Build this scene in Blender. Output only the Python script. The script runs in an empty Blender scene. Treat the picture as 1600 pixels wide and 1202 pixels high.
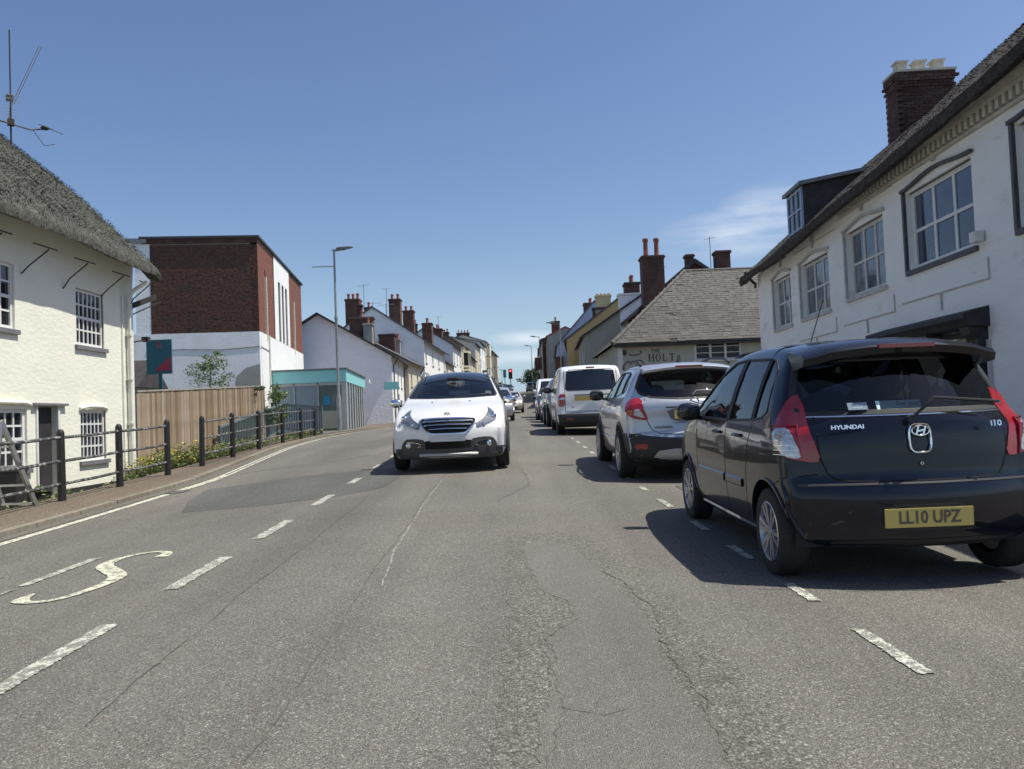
import bpy, bmesh, math, random
from mathutils import Vector, Matrix, Euler
from mathutils.bvhtree import BVHTree
from mathutils.geometry import tessellate_polygon
R = math.radians
random.seed(7)
SC = bpy.context.scene
COL = SC.collection
# ------------------------------------------------------------------ camera
ZC = 1.15
cam = bpy.data.cameras.new('camera'); camo = bpy.data.objects.new('camera', cam); COL.objects.link(camo)
cam.sensor_width = 36; cam.lens = 36 * 1256 / 1600; cam.clip_end = 9000; cam.clip_start = .05
_p, _r = R(2.14), R(2.3)
fw = Vector((0, math.cos(_p), math.sin(_p))); u0 = Vector((0, -math.sin(_p), math.cos(_p))); r0 = Vector((1, 0, 0))
up = u0 * math.cos(_r) + r0 * math.sin(_r); rt = r0 * math.cos(_r) - u0 * math.sin(_r)
camo.matrix_world = Matrix(((rt.x, up.x, -fw.x, 0), (rt.y, up.y, -fw.y, 0), (rt.z, up.z, -fw.z, ZC), (0, 0, 0, 1)))
SC.camera = camo
# ------------------------------------------------------------------ world and sun
SUN = Vector((.5, -.024, 1.0)).normalized()
world = bpy.data.worlds.new('World'); SC.world = world; world.use_nodes = True
nt = world.node_tree; nt.nodes.clear()
def wn(t, **k):
    n = nt.nodes.new(t)
    for a, b in k.items(): setattr(n, a, b)
    return n
sky = wn('ShaderNodeTexSky', sky_type='NISHITA', sun_disc=False, sun_elevation=math.asin(SUN.z),
         sun_rotation=R(93), altitude=50, air_density=1.0, dust_density=1.0, ozone_density=1.2)
tc = wn('ShaderNodeTexCoord'); 
mp = wn('ShaderNodeMapping'); mp.inputs['Scale'].default_value = (3.0, 3.0, 17); nt.links.new(tc.outputs['Generated'], mp.inputs[0])
no = wn('ShaderNodeTexNoise'); no.inputs['Scale'].default_value = 2.2; no.inputs['Detail'].default_value = 7; no.inputs['Roughness'].default_value = .58
nt.links.new(mp.outputs[0], no.inputs['Vector'])
def spot(az, el, raz, rel):
    # soft elliptical bank of cirrus round a direction
    c = Vector((math.sin(R(az)) * math.cos(R(el)), math.cos(R(az)) * math.cos(R(el)), math.sin(R(el))))
    s = wn('ShaderNodeVectorMath', operation='SUBTRACT'); nt.links.new(tc.outputs['Generated'], s.inputs[0]); s.inputs[1].default_value = c
    m = wn('ShaderNodeVectorMath', operation='MULTIPLY'); nt.links.new(s.outputs[0], m.inputs[0]); m.inputs[1].default_value = (1 / R(raz), 1 / R(raz), 1 / R(rel))
    l = wn('ShaderNodeVectorMath', operation='LENGTH'); nt.links.new(m.outputs[0], l.inputs[0])
    r = wn('ShaderNodeMapRange'); nt.links.new(l.outputs['Value'], r.inputs[0])
    r.inputs[1].default_value = 1.25; r.inputs[2].default_value = .1; r.inputs[3].default_value = 0; r.inputs[4].default_value = 1
    return r
tot = None
for a in [(16.0, 11.6, 4.6, 1.5), (19.5, 12.8, 4, 1.8), (1.2, 5.4, 2.6, .5), (2.5, 3.9, 5, .7), (-40, 9, 9, 1.2), (60, 10, 12, 2), (-100, 8, 14, 2), (140, 9, 16, 2.5)]:
    s = spot(*a)
    if tot is None: tot = s.outputs[0]
    else:
        m = wn('ShaderNodeMath', operation='MAXIMUM'); nt.links.new(tot, m.inputs[0]); nt.links.new(s.outputs[0], m.inputs[1]); tot = m.outputs[0]
rr = wn('ShaderNodeMapRange'); nt.links.new(no.outputs[0], rr.inputs[0]); rr.inputs[1].default_value = .34; rr.inputs[2].default_value = .72
mm = wn('ShaderNodeMath', operation='MULTIPLY'); nt.links.new(tot, mm.inputs[0]); nt.links.new(rr.outputs[0], mm.inputs[1])
mx = wn('ShaderNodeMixRGB'); nt.links.new(mm.outputs[0], mx.inputs[0]); hsv = wn('ShaderNodeHueSaturation'); hsv.inputs['Saturation'].default_value = 1.12; hsv.inputs['Hue'].default_value = .508; hsv.inputs['Value'].default_value = .99; nt.links.new(sky.outputs[0], hsv.inputs['Color']); 
sz = wn('ShaderNodeSeparateXYZ'); nt.links.new(tc.outputs['Generated'], sz.inputs[0]); hz_ = wn('ShaderNodeMapRange'); hz_.interpolation_type = 'SMOOTHSTEP'; nt.links.new(sz.outputs[2], hz_.inputs[0]); hz_.inputs[1].default_value = -.02; hz_.inputs[2].default_value = .20; hz_.inputs[3].default_value = .80; hz_.inputs[4].default_value = 0
hm = wn('ShaderNodeMixRGB'); nt.links.new(hz_.outputs[0], hm.inputs[0]); nt.links.new(hsv.outputs[0], hm.inputs[1]); hm.inputs[2].default_value = (3.1, 4.6, 6.2, 1); nt.links.new(hm.outputs[0], mx.inputs[1]); mx.inputs[2].default_value = (6.6, 7.1, 7.8, 1)
bg = wn('ShaderNodeBackground'); bg.inputs[1].default_value = .085; nt.links.new(mx.outputs[0], bg.inputs[0])
ow = wn('ShaderNodeOutputWorld'); nt.links.new(bg.outputs[0], ow.inputs[0])
sl = bpy.data.lights.new('sun', 'SUN'); sl.energy = 3.6; sl.angle = R(.53); sl.color = (1, .965, .86)
so = bpy.data.objects.new('sun', sl); COL.objects.link(so); so.rotation_euler = SUN.to_track_quat('Z', 'Y').to_euler()
SC.view_settings.view_transform = 'Standard'; SC.view_settings.look = 'None'; SC.view_settings.gamma = 1
SC.view_settings.exposure = .62
try: SC.cycles.max_bounces = 8; SC.cycles.transparent_max_bounces = 16
except Exception: pass
# ------------------------------------------------------------------ terrain
PY = [-60, -30, -10, 0, 5.3, 12, 21.4, 32, 45, 66, 85, 107, 140, 160, 175, 190, 230, 400, 3000]
PZ = [-1.6, -.7, -.22, 0, .14, .29, .69, .86, .98, 1.35, 2.2, 3.25, 4.9, 5.75, 6.1, 6.1, 5.0, -2, -60]
def interp(x, xs, ys):
    if x <= xs[0]: return ys[0]
    for i in range(1, len(xs)):
        if x <= xs[i]: return ys[i - 1] + (ys[i] - ys[i - 1]) * (x - xs[i - 1]) / (xs[i] - xs[i - 1])
    return ys[-1]
def prof(y): return sum(interp(y + k * 1.2 * (1 + abs(y) / 40), PY, PZ) for k in range(-3, 4)) / 7
def G(x, y):
    c = .028 * max(0, 1 - max(0, y - 40) / 60)
    return prof(y) - c * min(abs(x + 1.2), 9)
def slope(y): return (prof(y + 1.5) - prof(y - 1.5)) / 3
def KL(y): return interp(y, [-60, 5, 13.5, 17, 21, 26, 31, 35, 47, 60, 90, 150, 400], [-5.3, -5.33, -5.35, -5.75, -6.22, -6.52, -6.4, -5.95, -5.4, -4.9, -3.9, -1.9, -1])
def KR(y): return interp(y, [-60, 5, 12, 22, 40, 70, 110, 150, 400], [3.5, 3.5, 3.45, 3.2, 3.3, 3.5, 3.8, 4.3, 5])
# ------------------------------------------------------------------ materials
MAT = {}
def nodes(name):
    m = bpy.data.materials.new(name); m.use_nodes = True; MAT[name] = m
    t = m.node_tree; return m, t, t.nodes['Principled BSDF']
def c4(c): return (c[0], c[1], c[2], 1)
def mat(name, c, rough=.8, metal=0, var=.12, scale=3, bump=0, bscale=40, coat=0, spec=.5, rnd=0, dirt=None, stretch=(1, 1, 1), bdist=.01):
    m, t, b = nodes(name); N = t.nodes; L = t.links
    b.inputs['Roughness'].default_value = rough; b.inputs['Metallic'].default_value = metal
    b.inputs['Coat Weight'].default_value = coat; b.inputs['Coat Roughness'].default_value = .03; b.inputs['Specular IOR Level'].default_value = spec
    co = N.new('ShaderNodeTexCoord'); mpn = N.new('ShaderNodeMapping'); mpn.inputs['Scale'].default_value = stretch; L.new(co.outputs['Object'], mpn.inputs[0])
    n = N.new('ShaderNodeTexNoise'); n.inputs['Scale'].default_value = scale; n.inputs['Detail'].default_value = 6; n.inputs['Roughness'].default_value = .62; L.new(mpn.outputs[0], n.inputs['Vector'])
    r = N.new('ShaderNodeMapRange'); r.inputs[1].default_value = .3; r.inputs[2].default_value = .7; L.new(n.outputs[0], r.inputs[0])
    x = N.new('ShaderNodeMixRGB'); L.new(r.outputs[0], x.inputs[0])
    x.inputs[1].default_value = c4([v * (1 - var) for v in c]); x.inputs[2].default_value = c4([min(1, v * (1 + var)) for v in c])
    out = x.outputs[0]
    if dirt:
        n3 = N.new('ShaderNodeTexNoise'); n3.inputs['Scale'].default_value = dirt[1]; n3.inputs['Detail'].default_value = 8; n3.inputs['Roughness'].default_value = .7; L.new(mpn.outputs[0], n3.inputs['Vector'])
        r3 = N.new('ShaderNodeMapRange'); r3.inputs[1].default_value = dirt[2]; r3.inputs[2].default_value = dirt[2] + .14; L.new(n3.outputs[0], r3.inputs[0])
        x3 = N.new('ShaderNodeMixRGB'); L.new(r3.outputs[0], x3.inputs[0]); L.new(out, x3.inputs[1]); x3.inputs[2].default_value = c4(dirt[0]); out = x3.outputs[0]
    if rnd:
        oi = N.new('ShaderNodeObjectInfo'); hs = N.new('ShaderNodeHueSaturation'); rm = N.new('ShaderNodeMapRange')
        rm.inputs[3].default_value = 1 - rnd; rm.inputs[4].default_value = 1 + rnd; L.new(oi.outputs['Random'], rm.inputs[0]); L.new(rm.outputs[0], hs.inputs['Value'])
        rm2 = N.new('ShaderNodeMapRange'); rm2.inputs[3].default_value = 1 + rnd * .8; rm2.inputs[4].default_value = 1 - rnd * .8; L.new(oi.outputs['Random'], rm2.inputs[0]); L.new(rm2.outputs[0], hs.inputs['Saturation'])
        L.new(out, hs.inputs['Color']); out = hs.outputs[0]
    L.new(out, b.inputs['Base Color'])
    if bump:
        n2 = N.new('ShaderNodeTexNoise'); n2.inputs['Scale'].default_value = bscale; n2.inputs['Detail'].default_value = 5; L.new(mpn.outputs[0], n2.inputs['Vector'])
        bp = N.new('ShaderNodeBump'); bp.inputs['Strength'].default_value = bump; bp.inputs['Distance'].default_value = bdist; L.new(n2.outputs[0], bp.inputs['Height']); L.new(bp.outputs[0], b.inputs['Normal'])
    return m
def brickmat(name, c1, c2, mort, bw=.225, bh=.075, ms=.012, rough=.9, swap=False, bump=.5):
    m, t, b = nodes(name); N = t.nodes; L = t.links; b.inputs['Roughness'].default_value = rough
    co = N.new('ShaderNodeTexCoord'); sp = N.new('ShaderNodeSeparateXYZ'); L.new(co.outputs['Object'], sp.inputs[0])
    ad = N.new('ShaderNodeMath'); ad.operation = 'ADD'; L.new(sp.outputs[0], ad.inputs[0]); L.new(sp.outputs[1], ad.inputs[1])
    cb = N.new('ShaderNodeCombineXYZ'); L.new(ad.outputs[0], cb.inputs[0]); L.new(sp.outputs[2], cb.inputs[1])
    br = N.new('ShaderNodeTexBrick'); br.inputs['Scale'].default_value = 1; br.inputs['Brick Width'].default_value = bw; br.inputs['Row Height'].default_value = bh; br.inputs['Mortar Size'].default_value = ms
    br.inputs['Color1'].default_value = c4(c1); br.inputs['Color2'].default_value = c4(c2); br.inputs['Mortar'].default_value = c4(mort); L.new(cb.outputs[0], br.inputs['Vector'])
    n = N.new('ShaderNodeTexNoise'); n.inputs['Scale'].default_value = 1.4; n.inputs['Detail'].default_value = 6; L.new(co.outputs['Object'], n.inputs['Vector'])
    r = N.new('ShaderNodeMapRange'); r.inputs[1].default_value = .3; r.inputs[2].default_value = .7; r.inputs[3].default_value = .68; r.inputs[4].default_value = 1.2; L.new(n.outputs[0], r.inputs[0])
    mu = N.new('ShaderNodeVectorMath'); mu.operation = 'SCALE'; L.new(br.outputs['Color'], mu.inputs[0]); L.new(r.outputs[0], mu.inputs['Scale']); L.new(mu.outputs[0], b.inputs['Base Color'])
    bp = N.new('ShaderNodeBump'); bp.inputs['Strength'].default_value = bump; bp.inputs['Distance'].default_value = .01; bp.invert = True; L.new(br.outputs['Fac'], bp.inputs['Height']); L.new(bp.outputs[0], b.inputs['Normal'])
    return m
def asphalt(name, c, red=.0, speck=.3, coarse=1.0):
    m, t, b = nodes(name); N = t.nodes; L = t.links; b.inputs['Roughness'].default_value = .82; b.inputs['Specular IOR Level'].default_value = .35
    co = N.new('ShaderNodeTexCoord')
    def noise(s, d=4, ro=.6):
        n = N.new('ShaderNodeTexNoise'); n.inputs['Scale'].default_value = s; n.inputs['Detail'].default_value = d; n.inputs['Roughness'].default_value = ro; L.new(co.outputs['Object'], n.inputs['Vector']); return n.outputs[0]
    def rng(v, a, b2, c_, d):
        r = N.new('ShaderNodeMapRange'); r.inputs[1].default_value = a; r.inputs[2].default_value = b2; r.inputs[3].default_value = c_; r.inputs[4].default_value = d; L.new(v, r.inputs[0]); return r.outputs[0]
    def mix(f, a, b2, ty='MIX'):
        x = N.new('ShaderNodeMixRGB'); x.blend_type = ty
        for i, v in enumerate((f, a, b2)):
            if isinstance(v, (int, float)): x.inputs[i].default_value = v
            elif isinstance(v, (tuple, list)): x.inputs[i].default_value = c4(v)
            else: L.new(v, x.inputs[i])
        return x.outputs[0]
    def vor(s, off=0):
        v = N.new('ShaderNodeTexVoronoi'); v.inputs['Scale'].default_value = s; L.new(co.outputs['Object'], v.inputs['Vector']); return v
    v1 = vor(85 * coarse); sepc = N.new('ShaderNodeSeparateColor'); L.new(v1.outputs['Color'], sepc.inputs[0])
    base = mix(rng(noise(.55, 5), .3, .7, 0, 1), [x * .86 for x in c], [x * 1.12 for x in c])
    base = mix(rng(noise(.23, 3), .45, .7, 0, red), base, (c[0] * 1.22, c[1] * .98, c[2] * .93))
    stone = rng(sepc.outputs[0], 0, 1, 1 - speck, 1 + speck)
    gap = rng(v1.outputs['Distance'], .2, .75, 1.08, .5)
    ml = N.new('ShaderNodeMath'); ml.operation = 'MULTIPLY'; L.new(stone, ml.inputs[0]); L.new(gap, ml.inputs[1])
    vs = N.new('ShaderNodeVectorMath'); vs.operation = 'SCALE'; L.new(base, vs.inputs[0]); L.new(ml.outputs[0], vs.inputs['Scale'])
    col = mix(rng(sepc.outputs[1], .93, .96, 0, .55), vs.outputs[0], (.42, .40, .36))
    col = mix(rng(sepc.outputs[2], .94, .96, 0, red * 1.2), col, (.26, .15, .12))
    # wheel-track polish and oil: bands along the lane, broken by noise
    sx = N.new('ShaderNodeSeparateXYZ'); L.new(co.outputs['Object'], sx.inputs[0])
    mp2 = N.new('ShaderNodeMapping'); mp2.inputs['Scale'].default_value = (1.5, .10, 1); L.new(co.outputs['Object'], mp2.inputs[0])
    n4 = N.new('ShaderNodeTexNoise'); n4.inputs['Scale'].default_value = 1.0; n4.inputs['Detail'].default_value = 5; L.new(mp2.outputs[0], n4.inputs['Vector'])
    st = rng(n4.outputs[0], .3, .7, .80, 1.12); st2 = rng(noise(2.6, 8, .7), .60, .74, 1, .80)
    m5 = N.new('ShaderNodeMath'); m5.operation = 'MULTIPLY'; L.new(st, m5.inputs[0]); L.new(st2, m5.inputs[1])
    v5 = N.new('ShaderNodeVectorMath'); v5.operation = 'SCALE'; L.new(col, v5.inputs[0]); L.new(m5.outputs[0], v5.inputs['Scale'])
    L.new(v5.outputs[0], b.inputs['Base Color'])
    bp = N.new('ShaderNodeBump'); bp.inputs['Strength'].default_value = .8; bp.inputs['Distance'].default_value = .006; bp.invert = True
    L.new(v1.outputs['Distance'], bp.inputs['Height']); L.new(bp.outputs[0], b.inputs['Normal'])
    return m
def paintmat(name, c, wear=.5, under=(.19, .18, .15)):
    m, t, b = nodes(name); N = t.nodes; L = t.links; b.inputs['Roughness'].default_value = .7
    co = N.new('ShaderNodeTexCoord')
    n = N.new('ShaderNodeTexNoise'); n.inputs['Scale'].default_value = 17; n.inputs['Detail'].default_value = 9; n.inputs['Roughness'].default_value = .8; L.new(co.outputs['Object'], n.inputs['Vector'])
    v = N.new('ShaderNodeTexVoronoi'); v.inputs['Scale'].default_value = 85; L.new(co.outputs['Object'], v.inputs['Vector'])
    a = N.new('ShaderNodeMath'); a.operation = 'MULTIPLY_ADD'; L.new(v.outputs['Distance'], a.inputs[0]); a.inputs[1].default_value = .16; L.new(n.outputs[0], a.inputs[2])
    r = N.new('ShaderNodeMapRange'); r.inputs[1].default_value = 1 - wear; r.inputs[2].default_value = 1 - wear + .08; L.new(a.outputs[0], r.inputs[0])
    x = N.new('ShaderNodeMixRGB'); L.new(r.outputs[0], x.inputs[0]); x.inputs[1].default_value = c4(c); x.inputs[2].default_value = c4(under); L.new(x.outputs[0], b.inputs['Base Color'])
    bp = N.new('ShaderNodeBump'); bp.inputs['Strength'].default_value = .5; bp.inputs['Distance'].default_value = .005; bp.invert = True; L.new(v.outputs['Distance'], bp.inputs['Height']); L.new(bp.outputs[0], b.inputs['Normal'])
    return m
def glassmat(name, tint=(.30, .36, .36), ior=1.5, gloss=(1, 1, 1)):
    m = bpy.data.materials.new(name); m.use_nodes = True; t = m.node_tree; t.nodes.clear(); N = t.nodes; L = t.links
    fr = N.new('ShaderNodeFresnel'); fr.inputs[0].default_value = ior
    tr = N.new('ShaderNodeBsdfTransparent'); tr.inputs[0].default_value = c4(tint)
    gl = N.new('ShaderNodeBsdfGlossy'); gl.inputs['Roughness'].default_value = .01; gl.inputs['Color'].default_value = c4(gloss)
    mx = N.new('ShaderNodeMixShader'); L.new(fr.outputs[0], mx.inputs[0]); L.new(tr.outputs[0], mx.inputs[1]); L.new(gl.outputs[0], mx.inputs[2])
    o = N.new('ShaderNodeOutputMaterial'); L.new(mx.outputs[0], o.inputs[0]); MAT[name] = m; return m
def paint(name, c, metal=0, flake=0, rough=.35): return mat(name, c, rough=rough, metal=metal, var=.03, scale=6, coat=1.0, spec=.5)
M = dict(
 asphalt=asphalt('asphalt', (.192, .181, .158), red=.26, speck=.27, coarse=1.5),
 asphalt_patch=asphalt('asphalt_patch', (.135, .138, .124), red=.0, speck=.2, coarse=1.8),
 worn=asphalt('worn_asphalt', (.215, .200, .176), red=.1, speck=.14, coarse=2.2),
 rubble=asphalt('open_asphalt', (.180, .170, .143), red=.1, speck=.42, coarse=1.15),
 crack=mat('crack', (.11, .102, .085), rough=1, var=.4, scale=20),
 crackl=mat('crack_pale', (.25, .235, .21), rough=1, var=.5, scale=20),
 pave=asphalt('pavement_tarmac', (.19, .155, .115), red=.3, speck=.3),
 gutter=asphalt('gutter_concrete', (.21, .19, .155), red=.1, speck=.4),
 kerb=mat('kerb_stone', (.20, .175, .135), rough=.9, var=.25, scale=12, bump=.5, bscale=60, rnd=.12),
 soil=mat('soil', (.10, .085, .05), rough=1, var=.4, scale=5, bump=1, bscale=30),
 ground=mat('ground', (.14, .13, .09), rough=1, var=.3, scale=.5),
 lineY=paintmat('cream_line', (.66, .64, .52), .43), lineW=paintmat('white_line', (.56, .55, .47), .47), lineS=paintmat('lettering_paint', (.64, .62, .47), .44), lineF=paintmat('faded_line', (.45, .44, .38), .55),
 cream=mat('cream_roughcast', (.80, .78, .67), rough=.95, var=.05, scale=1.2, bump=.3, bscale=9, bdist=.03, stretch=(1,1,1.8), dirt=((.55, .52, .42), 1.1, .66)),
 thatch=mat('thatch', (.088, .088, .072), rough=1, var=.55, scale=7, bump=1, bscale=30, stretch=(1, 1, .35), bdist=.06, dirt=((.12, .15, .05), 1.5, .62)),
 thatchd=mat('thatch_dark', (.062, .052, .044), rough=1, var=.5, scale=7, bump=1, bscale=30, bdist=.06),
 wwood=mat('white_joinery', (.72, .72, .70), rough=.45, var=.05), gwood=mat('grey_white_joinery', (.60, .59, .56), rough=.6, var=.12, scale=4),
 glassd=mat('window_glass', (.012, .015, .018), rough=.03, var=.3, spec=.8), glassb=mat('window_glass_curtained', (.14, .16, .19), rough=.05, var=.6, scale=2.2, spec=.8, rnd=.4),
 glassg=mat('shop_glass', (.13, .17, .16), rough=.08, var=.4, scale=1.3, spec=.8), glassn=mat('window_glass_sky_blue', (.045, .06, .10), rough=.04, var=.7, scale=1.1, spec=.9, rnd=.35),  # glassn: the blue of reflected sky is put into the pane colour
 slate_sill=mat('slate_sill', (.16, .16, .17), rough=.8), blackp=mat('black_render', (.03, .03, .03), rough=.7, var=.3),
 brick=brickmat('red_brick', (.10, .035, .026), (.135, .05, .036), (.17, .13, .10)), brickd=brickmat('dark_brick', (.085, .03, .024), (.12, .042, .03), (.10, .08, .065)),
 brickp=mat('single_brick', (.21, .075, .05), rough=.9, var=.45, scale=9, bump=.4, bscale=60, rnd=.25), mortar=mat('mortar', (.24, .20, .17), rough=1, var=.2),
 brickm=mat('single_dark_brick', (.075, .036, .030), rough=.9, var=.3, scale=3, bump=.4, bscale=60, rnd=.3),
 brickc=mat('brick_course', (.105, .048, .033), rough=.9, var=.6, scale=9, dirt=((.05, .045, .034), 1.3, .52), bump=.4, bscale=60),
 white=mat('white_render', (.84, .84, .81), rough=.9, var=.05, scale=1, bump=.5, bscale=18, bdist=.02, dirt=((.6, .6, .56), .9, .68)),
 bluew=mat('blue_white_render', (.86, .88, .88), rough=.9, var=.07, scale=1, bump=.35, bscale=14, bdist=.02, dirt=((.42, .45, .47), 1.0, .62)),
 sidew=mat('rough_white_stone', (.85, .86, .92), rough=.95, var=.04, scale=1.5, bump=.7, bscale=5, bdist=.04, stretch=(1, 1, 2.2)),
 rwhite=mat('painted_brick_white', (.88, .87, .83), rough=.85, var=.04, scale=.8, bump=.35, bscale=9, bdist=.025, stretch=(1, 1, 3), dirt=((.68, .66, .60), .9, .55)),
 rshade=mat('grey_white_trim', (.50, .49, .46), rough=.8, var=.2, scale=5), cornice=mat('cornice_stone', (.52, .50, .43), rough=.85, var=.18, scale=3),
 darktrim=mat('dark_grey_trim', (.085, .08, .085), rough=.6, var=.2, scale=5), hood=mat('dark_hood', (.035, .033, .032), rough=.7, var=.4, scale=6),
 slate=brickmat('far_slate', (.12, .115, .12), (.15, .145, .145), (.07, .07, .07), bw=.3, bh=.2, ms=.01), slp=mat('slate_tile', (.10, .091, .083), rough=.8, var=.35, scale=2, bump=.5, bscale=25, rnd=.22, dirt=((.26, .25, .21), 6, .68)),
 slps=mat('slate_courses', (.10, .091, .083), rough=.8, var=.55, scale=6, bump=.5, bscale=25, dirt=((.26, .25, .21), 6, .68)), slateu=mat('under_slate', (.06, .055, .05), rough=1),
 darkroof=mat('dark_roof', (.045, .04, .042), rough=.8, var=.4, scale=5, bump=.6, bscale=20), coping=mat('coping', (.05, .045, .05), rough=.7),
 greenish=mat('grey_green_render', (.38, .375, .31), rough=.95, var=.1, scale=1.2, bump=.6, bscale=15, bdist=.02), greyr=mat('grey_render', (.36, .36, .33), rough=.95, var=.12, scale=1, bump=.5, bscale=15),
 yellow=mat('ochre_render', (.60, .44, .20), rough=.9, var=.08), yellow2=mat('yellow_stack', (.62, .52, .28), rough=.9), paleb=mat('pale_blue_render', (.40, .48, .60), rough=.9), brown=mat('brown_stone', (.24, .20, .16), rough=.95, var=.15),
 cream2=mat('cream_render', (.66, .61, .48), rough=.9, var=.06), stone=mat('rubble_stone', (.22, .20, .17), rough=1, var=.3, scale=7, bump=1, bscale=9, bdist=.05, rnd=.2),
 pot=mat('clay_pot', (.30, .105, .075), rough=.85, var=.3, scale=5), potw=mat('pale_pot', (.52, .48, .40), rough=.85, var=.3, scale=6),
 wood=mat('fence_board', (.29, .215, .145), rough=.85, var=.38, scale=6, stretch=(6, 6, .6), bump=.4, bscale=30, rnd=.33), woodc=mat('fence_cap', (.33, .29, .24), rough=.9, var=.25),
 railb=mat('black_iron', (.018, .016, .017), rough=.5, var=.3, scale=14), railg=mat('worn_rail', (.045, .043, .042), rough=.55, var=.3, scale=14, dirt=((.42, .42, .40), 17, .50)), grail=mat('grey_green_rail', (.13, .17, .175), rough=.5, var=.12),
 teal=mat('teal_fascia', (.30, .68, .68), rough=.4, var=.04), tealb=mat('teal_board', (.035, .15, .19), rough=.45, var=.2, scale=2), red=mat('crimson_board', (.42, .05, .09), rough=.45, var=.1), alu=mat('grey_frame', (.42, .45, .43), rough=.4, var=.08), frost=mat('frosted_glass', (.22, .28, .33), rough=.25, var=.08, scale=1), poster=mat('blue_poster', (.02, .25, .45), rough=.4),
 galv=mat('galvanised_steel', (.30, .33, .32), rough=.45, metal=.4, var=.2), lead=mat('lead_grey', (.18, .19, .20), rough=.6, var=.2), iron=mat('dark_iron', (.04, .035, .03), rough=.7), alum=mat('aluminium', (.5, .5, .5), rough=.35, metal=.8), plw=mat('white_plastic', (.68, .67, .60), rough=.5),
 leaf=mat('leaf', (.13, .19, .06), rough=.6, var=.45, scale=9), leafd=mat('leaf_dark', (.04, .07, .025), rough=.6, var=.4, scale=.8), leafg=mat('weed_leaf', (.15, .18, .06), rough=.7, var=.45, scale=7), flower=mat('yellow_flower', (.62, .50, .05), rough=.7, var=.2), straw=mat('dry_grass', (.30, .25, .12), rough=.9, var=.3), bark=mat('bark', (.10, .08, .06), rough=1, var=.3),
 signb=mat('dark_letter', (.05, .055, .045), rough=.8), orange=mat('orange_letter', (.62, .24, .03), rough=.6), barr=mat('orange_plastic', (.70, .14, .03), rough=.5),
 rust=mat('rusty_tile', (.35, .13, .07), rough=.9, var=.2),
 # vehicles
 p_white=paint('white_paint', (.77, .77, .76)), p_black=paint('dark_blue_black_paint', (.003, .0038, .011), rough=.3), p_silver=paint('silver_paint', (.50, .52, .56), metal=.55, rough=.38), p_cream=paint('pale_champagne_paint', (.55, .52, .46), metal=.4), p_grey=paint('grey_paint', (.12, .125, .13), metal=.5), p_navy=paint('navy_paint', (.01, .02, .05)),
 plast=mat('black_plastic', (.022, .022, .024), rough=.55, var=.15, scale=30), plastg=mat('dark_grey_plastic', (.05, .05, .052), rough=.5), rubber=mat('tyre_rubber', (.022, .021, .02), rough=.85, var=.3, scale=25), gap=mat('panel_gap', (.004, .004, .004), rough=.9),
 alloy=mat('alloy', (.50, .50, .51), rough=.32, metal=.75, var=.08), chrome=mat('chrome', (.82, .83, .85), rough=.06, metal=1, var=.02), skid=mat('silver_skid_plate', (.40, .41, .42), rough=.4, metal=.3), disc=mat('brake_dark', (.05, .045, .045), rough=.6, metal=.5),
 lred=mat('red_lens', (.30, .006, .012), rough=.06, coat=1, var=.25, scale=14), lclear=mat('clear_lens', (.52, .52, .54), rough=.08, coat=1, var=.4, scale=60, metal=.3), lhead=mat('headlamp_lens', (.26, .28, .30), rough=.05, coat=1, var=.6, scale=16, metal=.6), bulb=mat('lamp_reflector', (.75, .77, .8), rough=.08, metal=1),
 seat=mat('seat_cloth', (.035, .035, .04), rough=.95), cabin=mat('cabin_trim', (.03, .03, .032), rough=.9), platey=mat('yellow_plate', (.62, .47, .13), rough=.4, var=.04), platew=mat('white_plate', (.65, .66, .66), rough=.4), platet=mat('plate_letter', (.12, .105, .07), rough=.5), sticker=mat('pale_sticker', (.60, .72, .70), rough=.5),
 dglass=mat('tinted_glass', (.008, .009, .012), rough=.02, var=.1, spec=.9), undr=mat('underbody', (.02, .02, .02), rough=.95))
_b = MAT['dark_blue_black_paint'].node_tree.nodes['Principled BSDF']; _b.inputs['Coat Weight'].default_value = .8; _b.inputs['Specular IOR Level'].default_value = .15
glassmat('car_glass', (.34, .39, .40)); glassmat('privacy_glass', (.10, .12, .12)); M['glassk'] = MAT['privacy_glass']; glassmat('clear_car_glass', (.55, .60, .60)); M['glass'] = MAT['car_glass']; M['glassc'] = MAT['clear_car_glass']
def emis(name, c, s):
    m, t, b = nodes(name); b.inputs['Base Color'].default_value = c4(c); b.inputs['Emission Color'].default_value = c4(c); b.inputs['Emission Strength'].default_value = s; M[name] = m
emis('red_signal', (1, .05, .06), 3.0)
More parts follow.
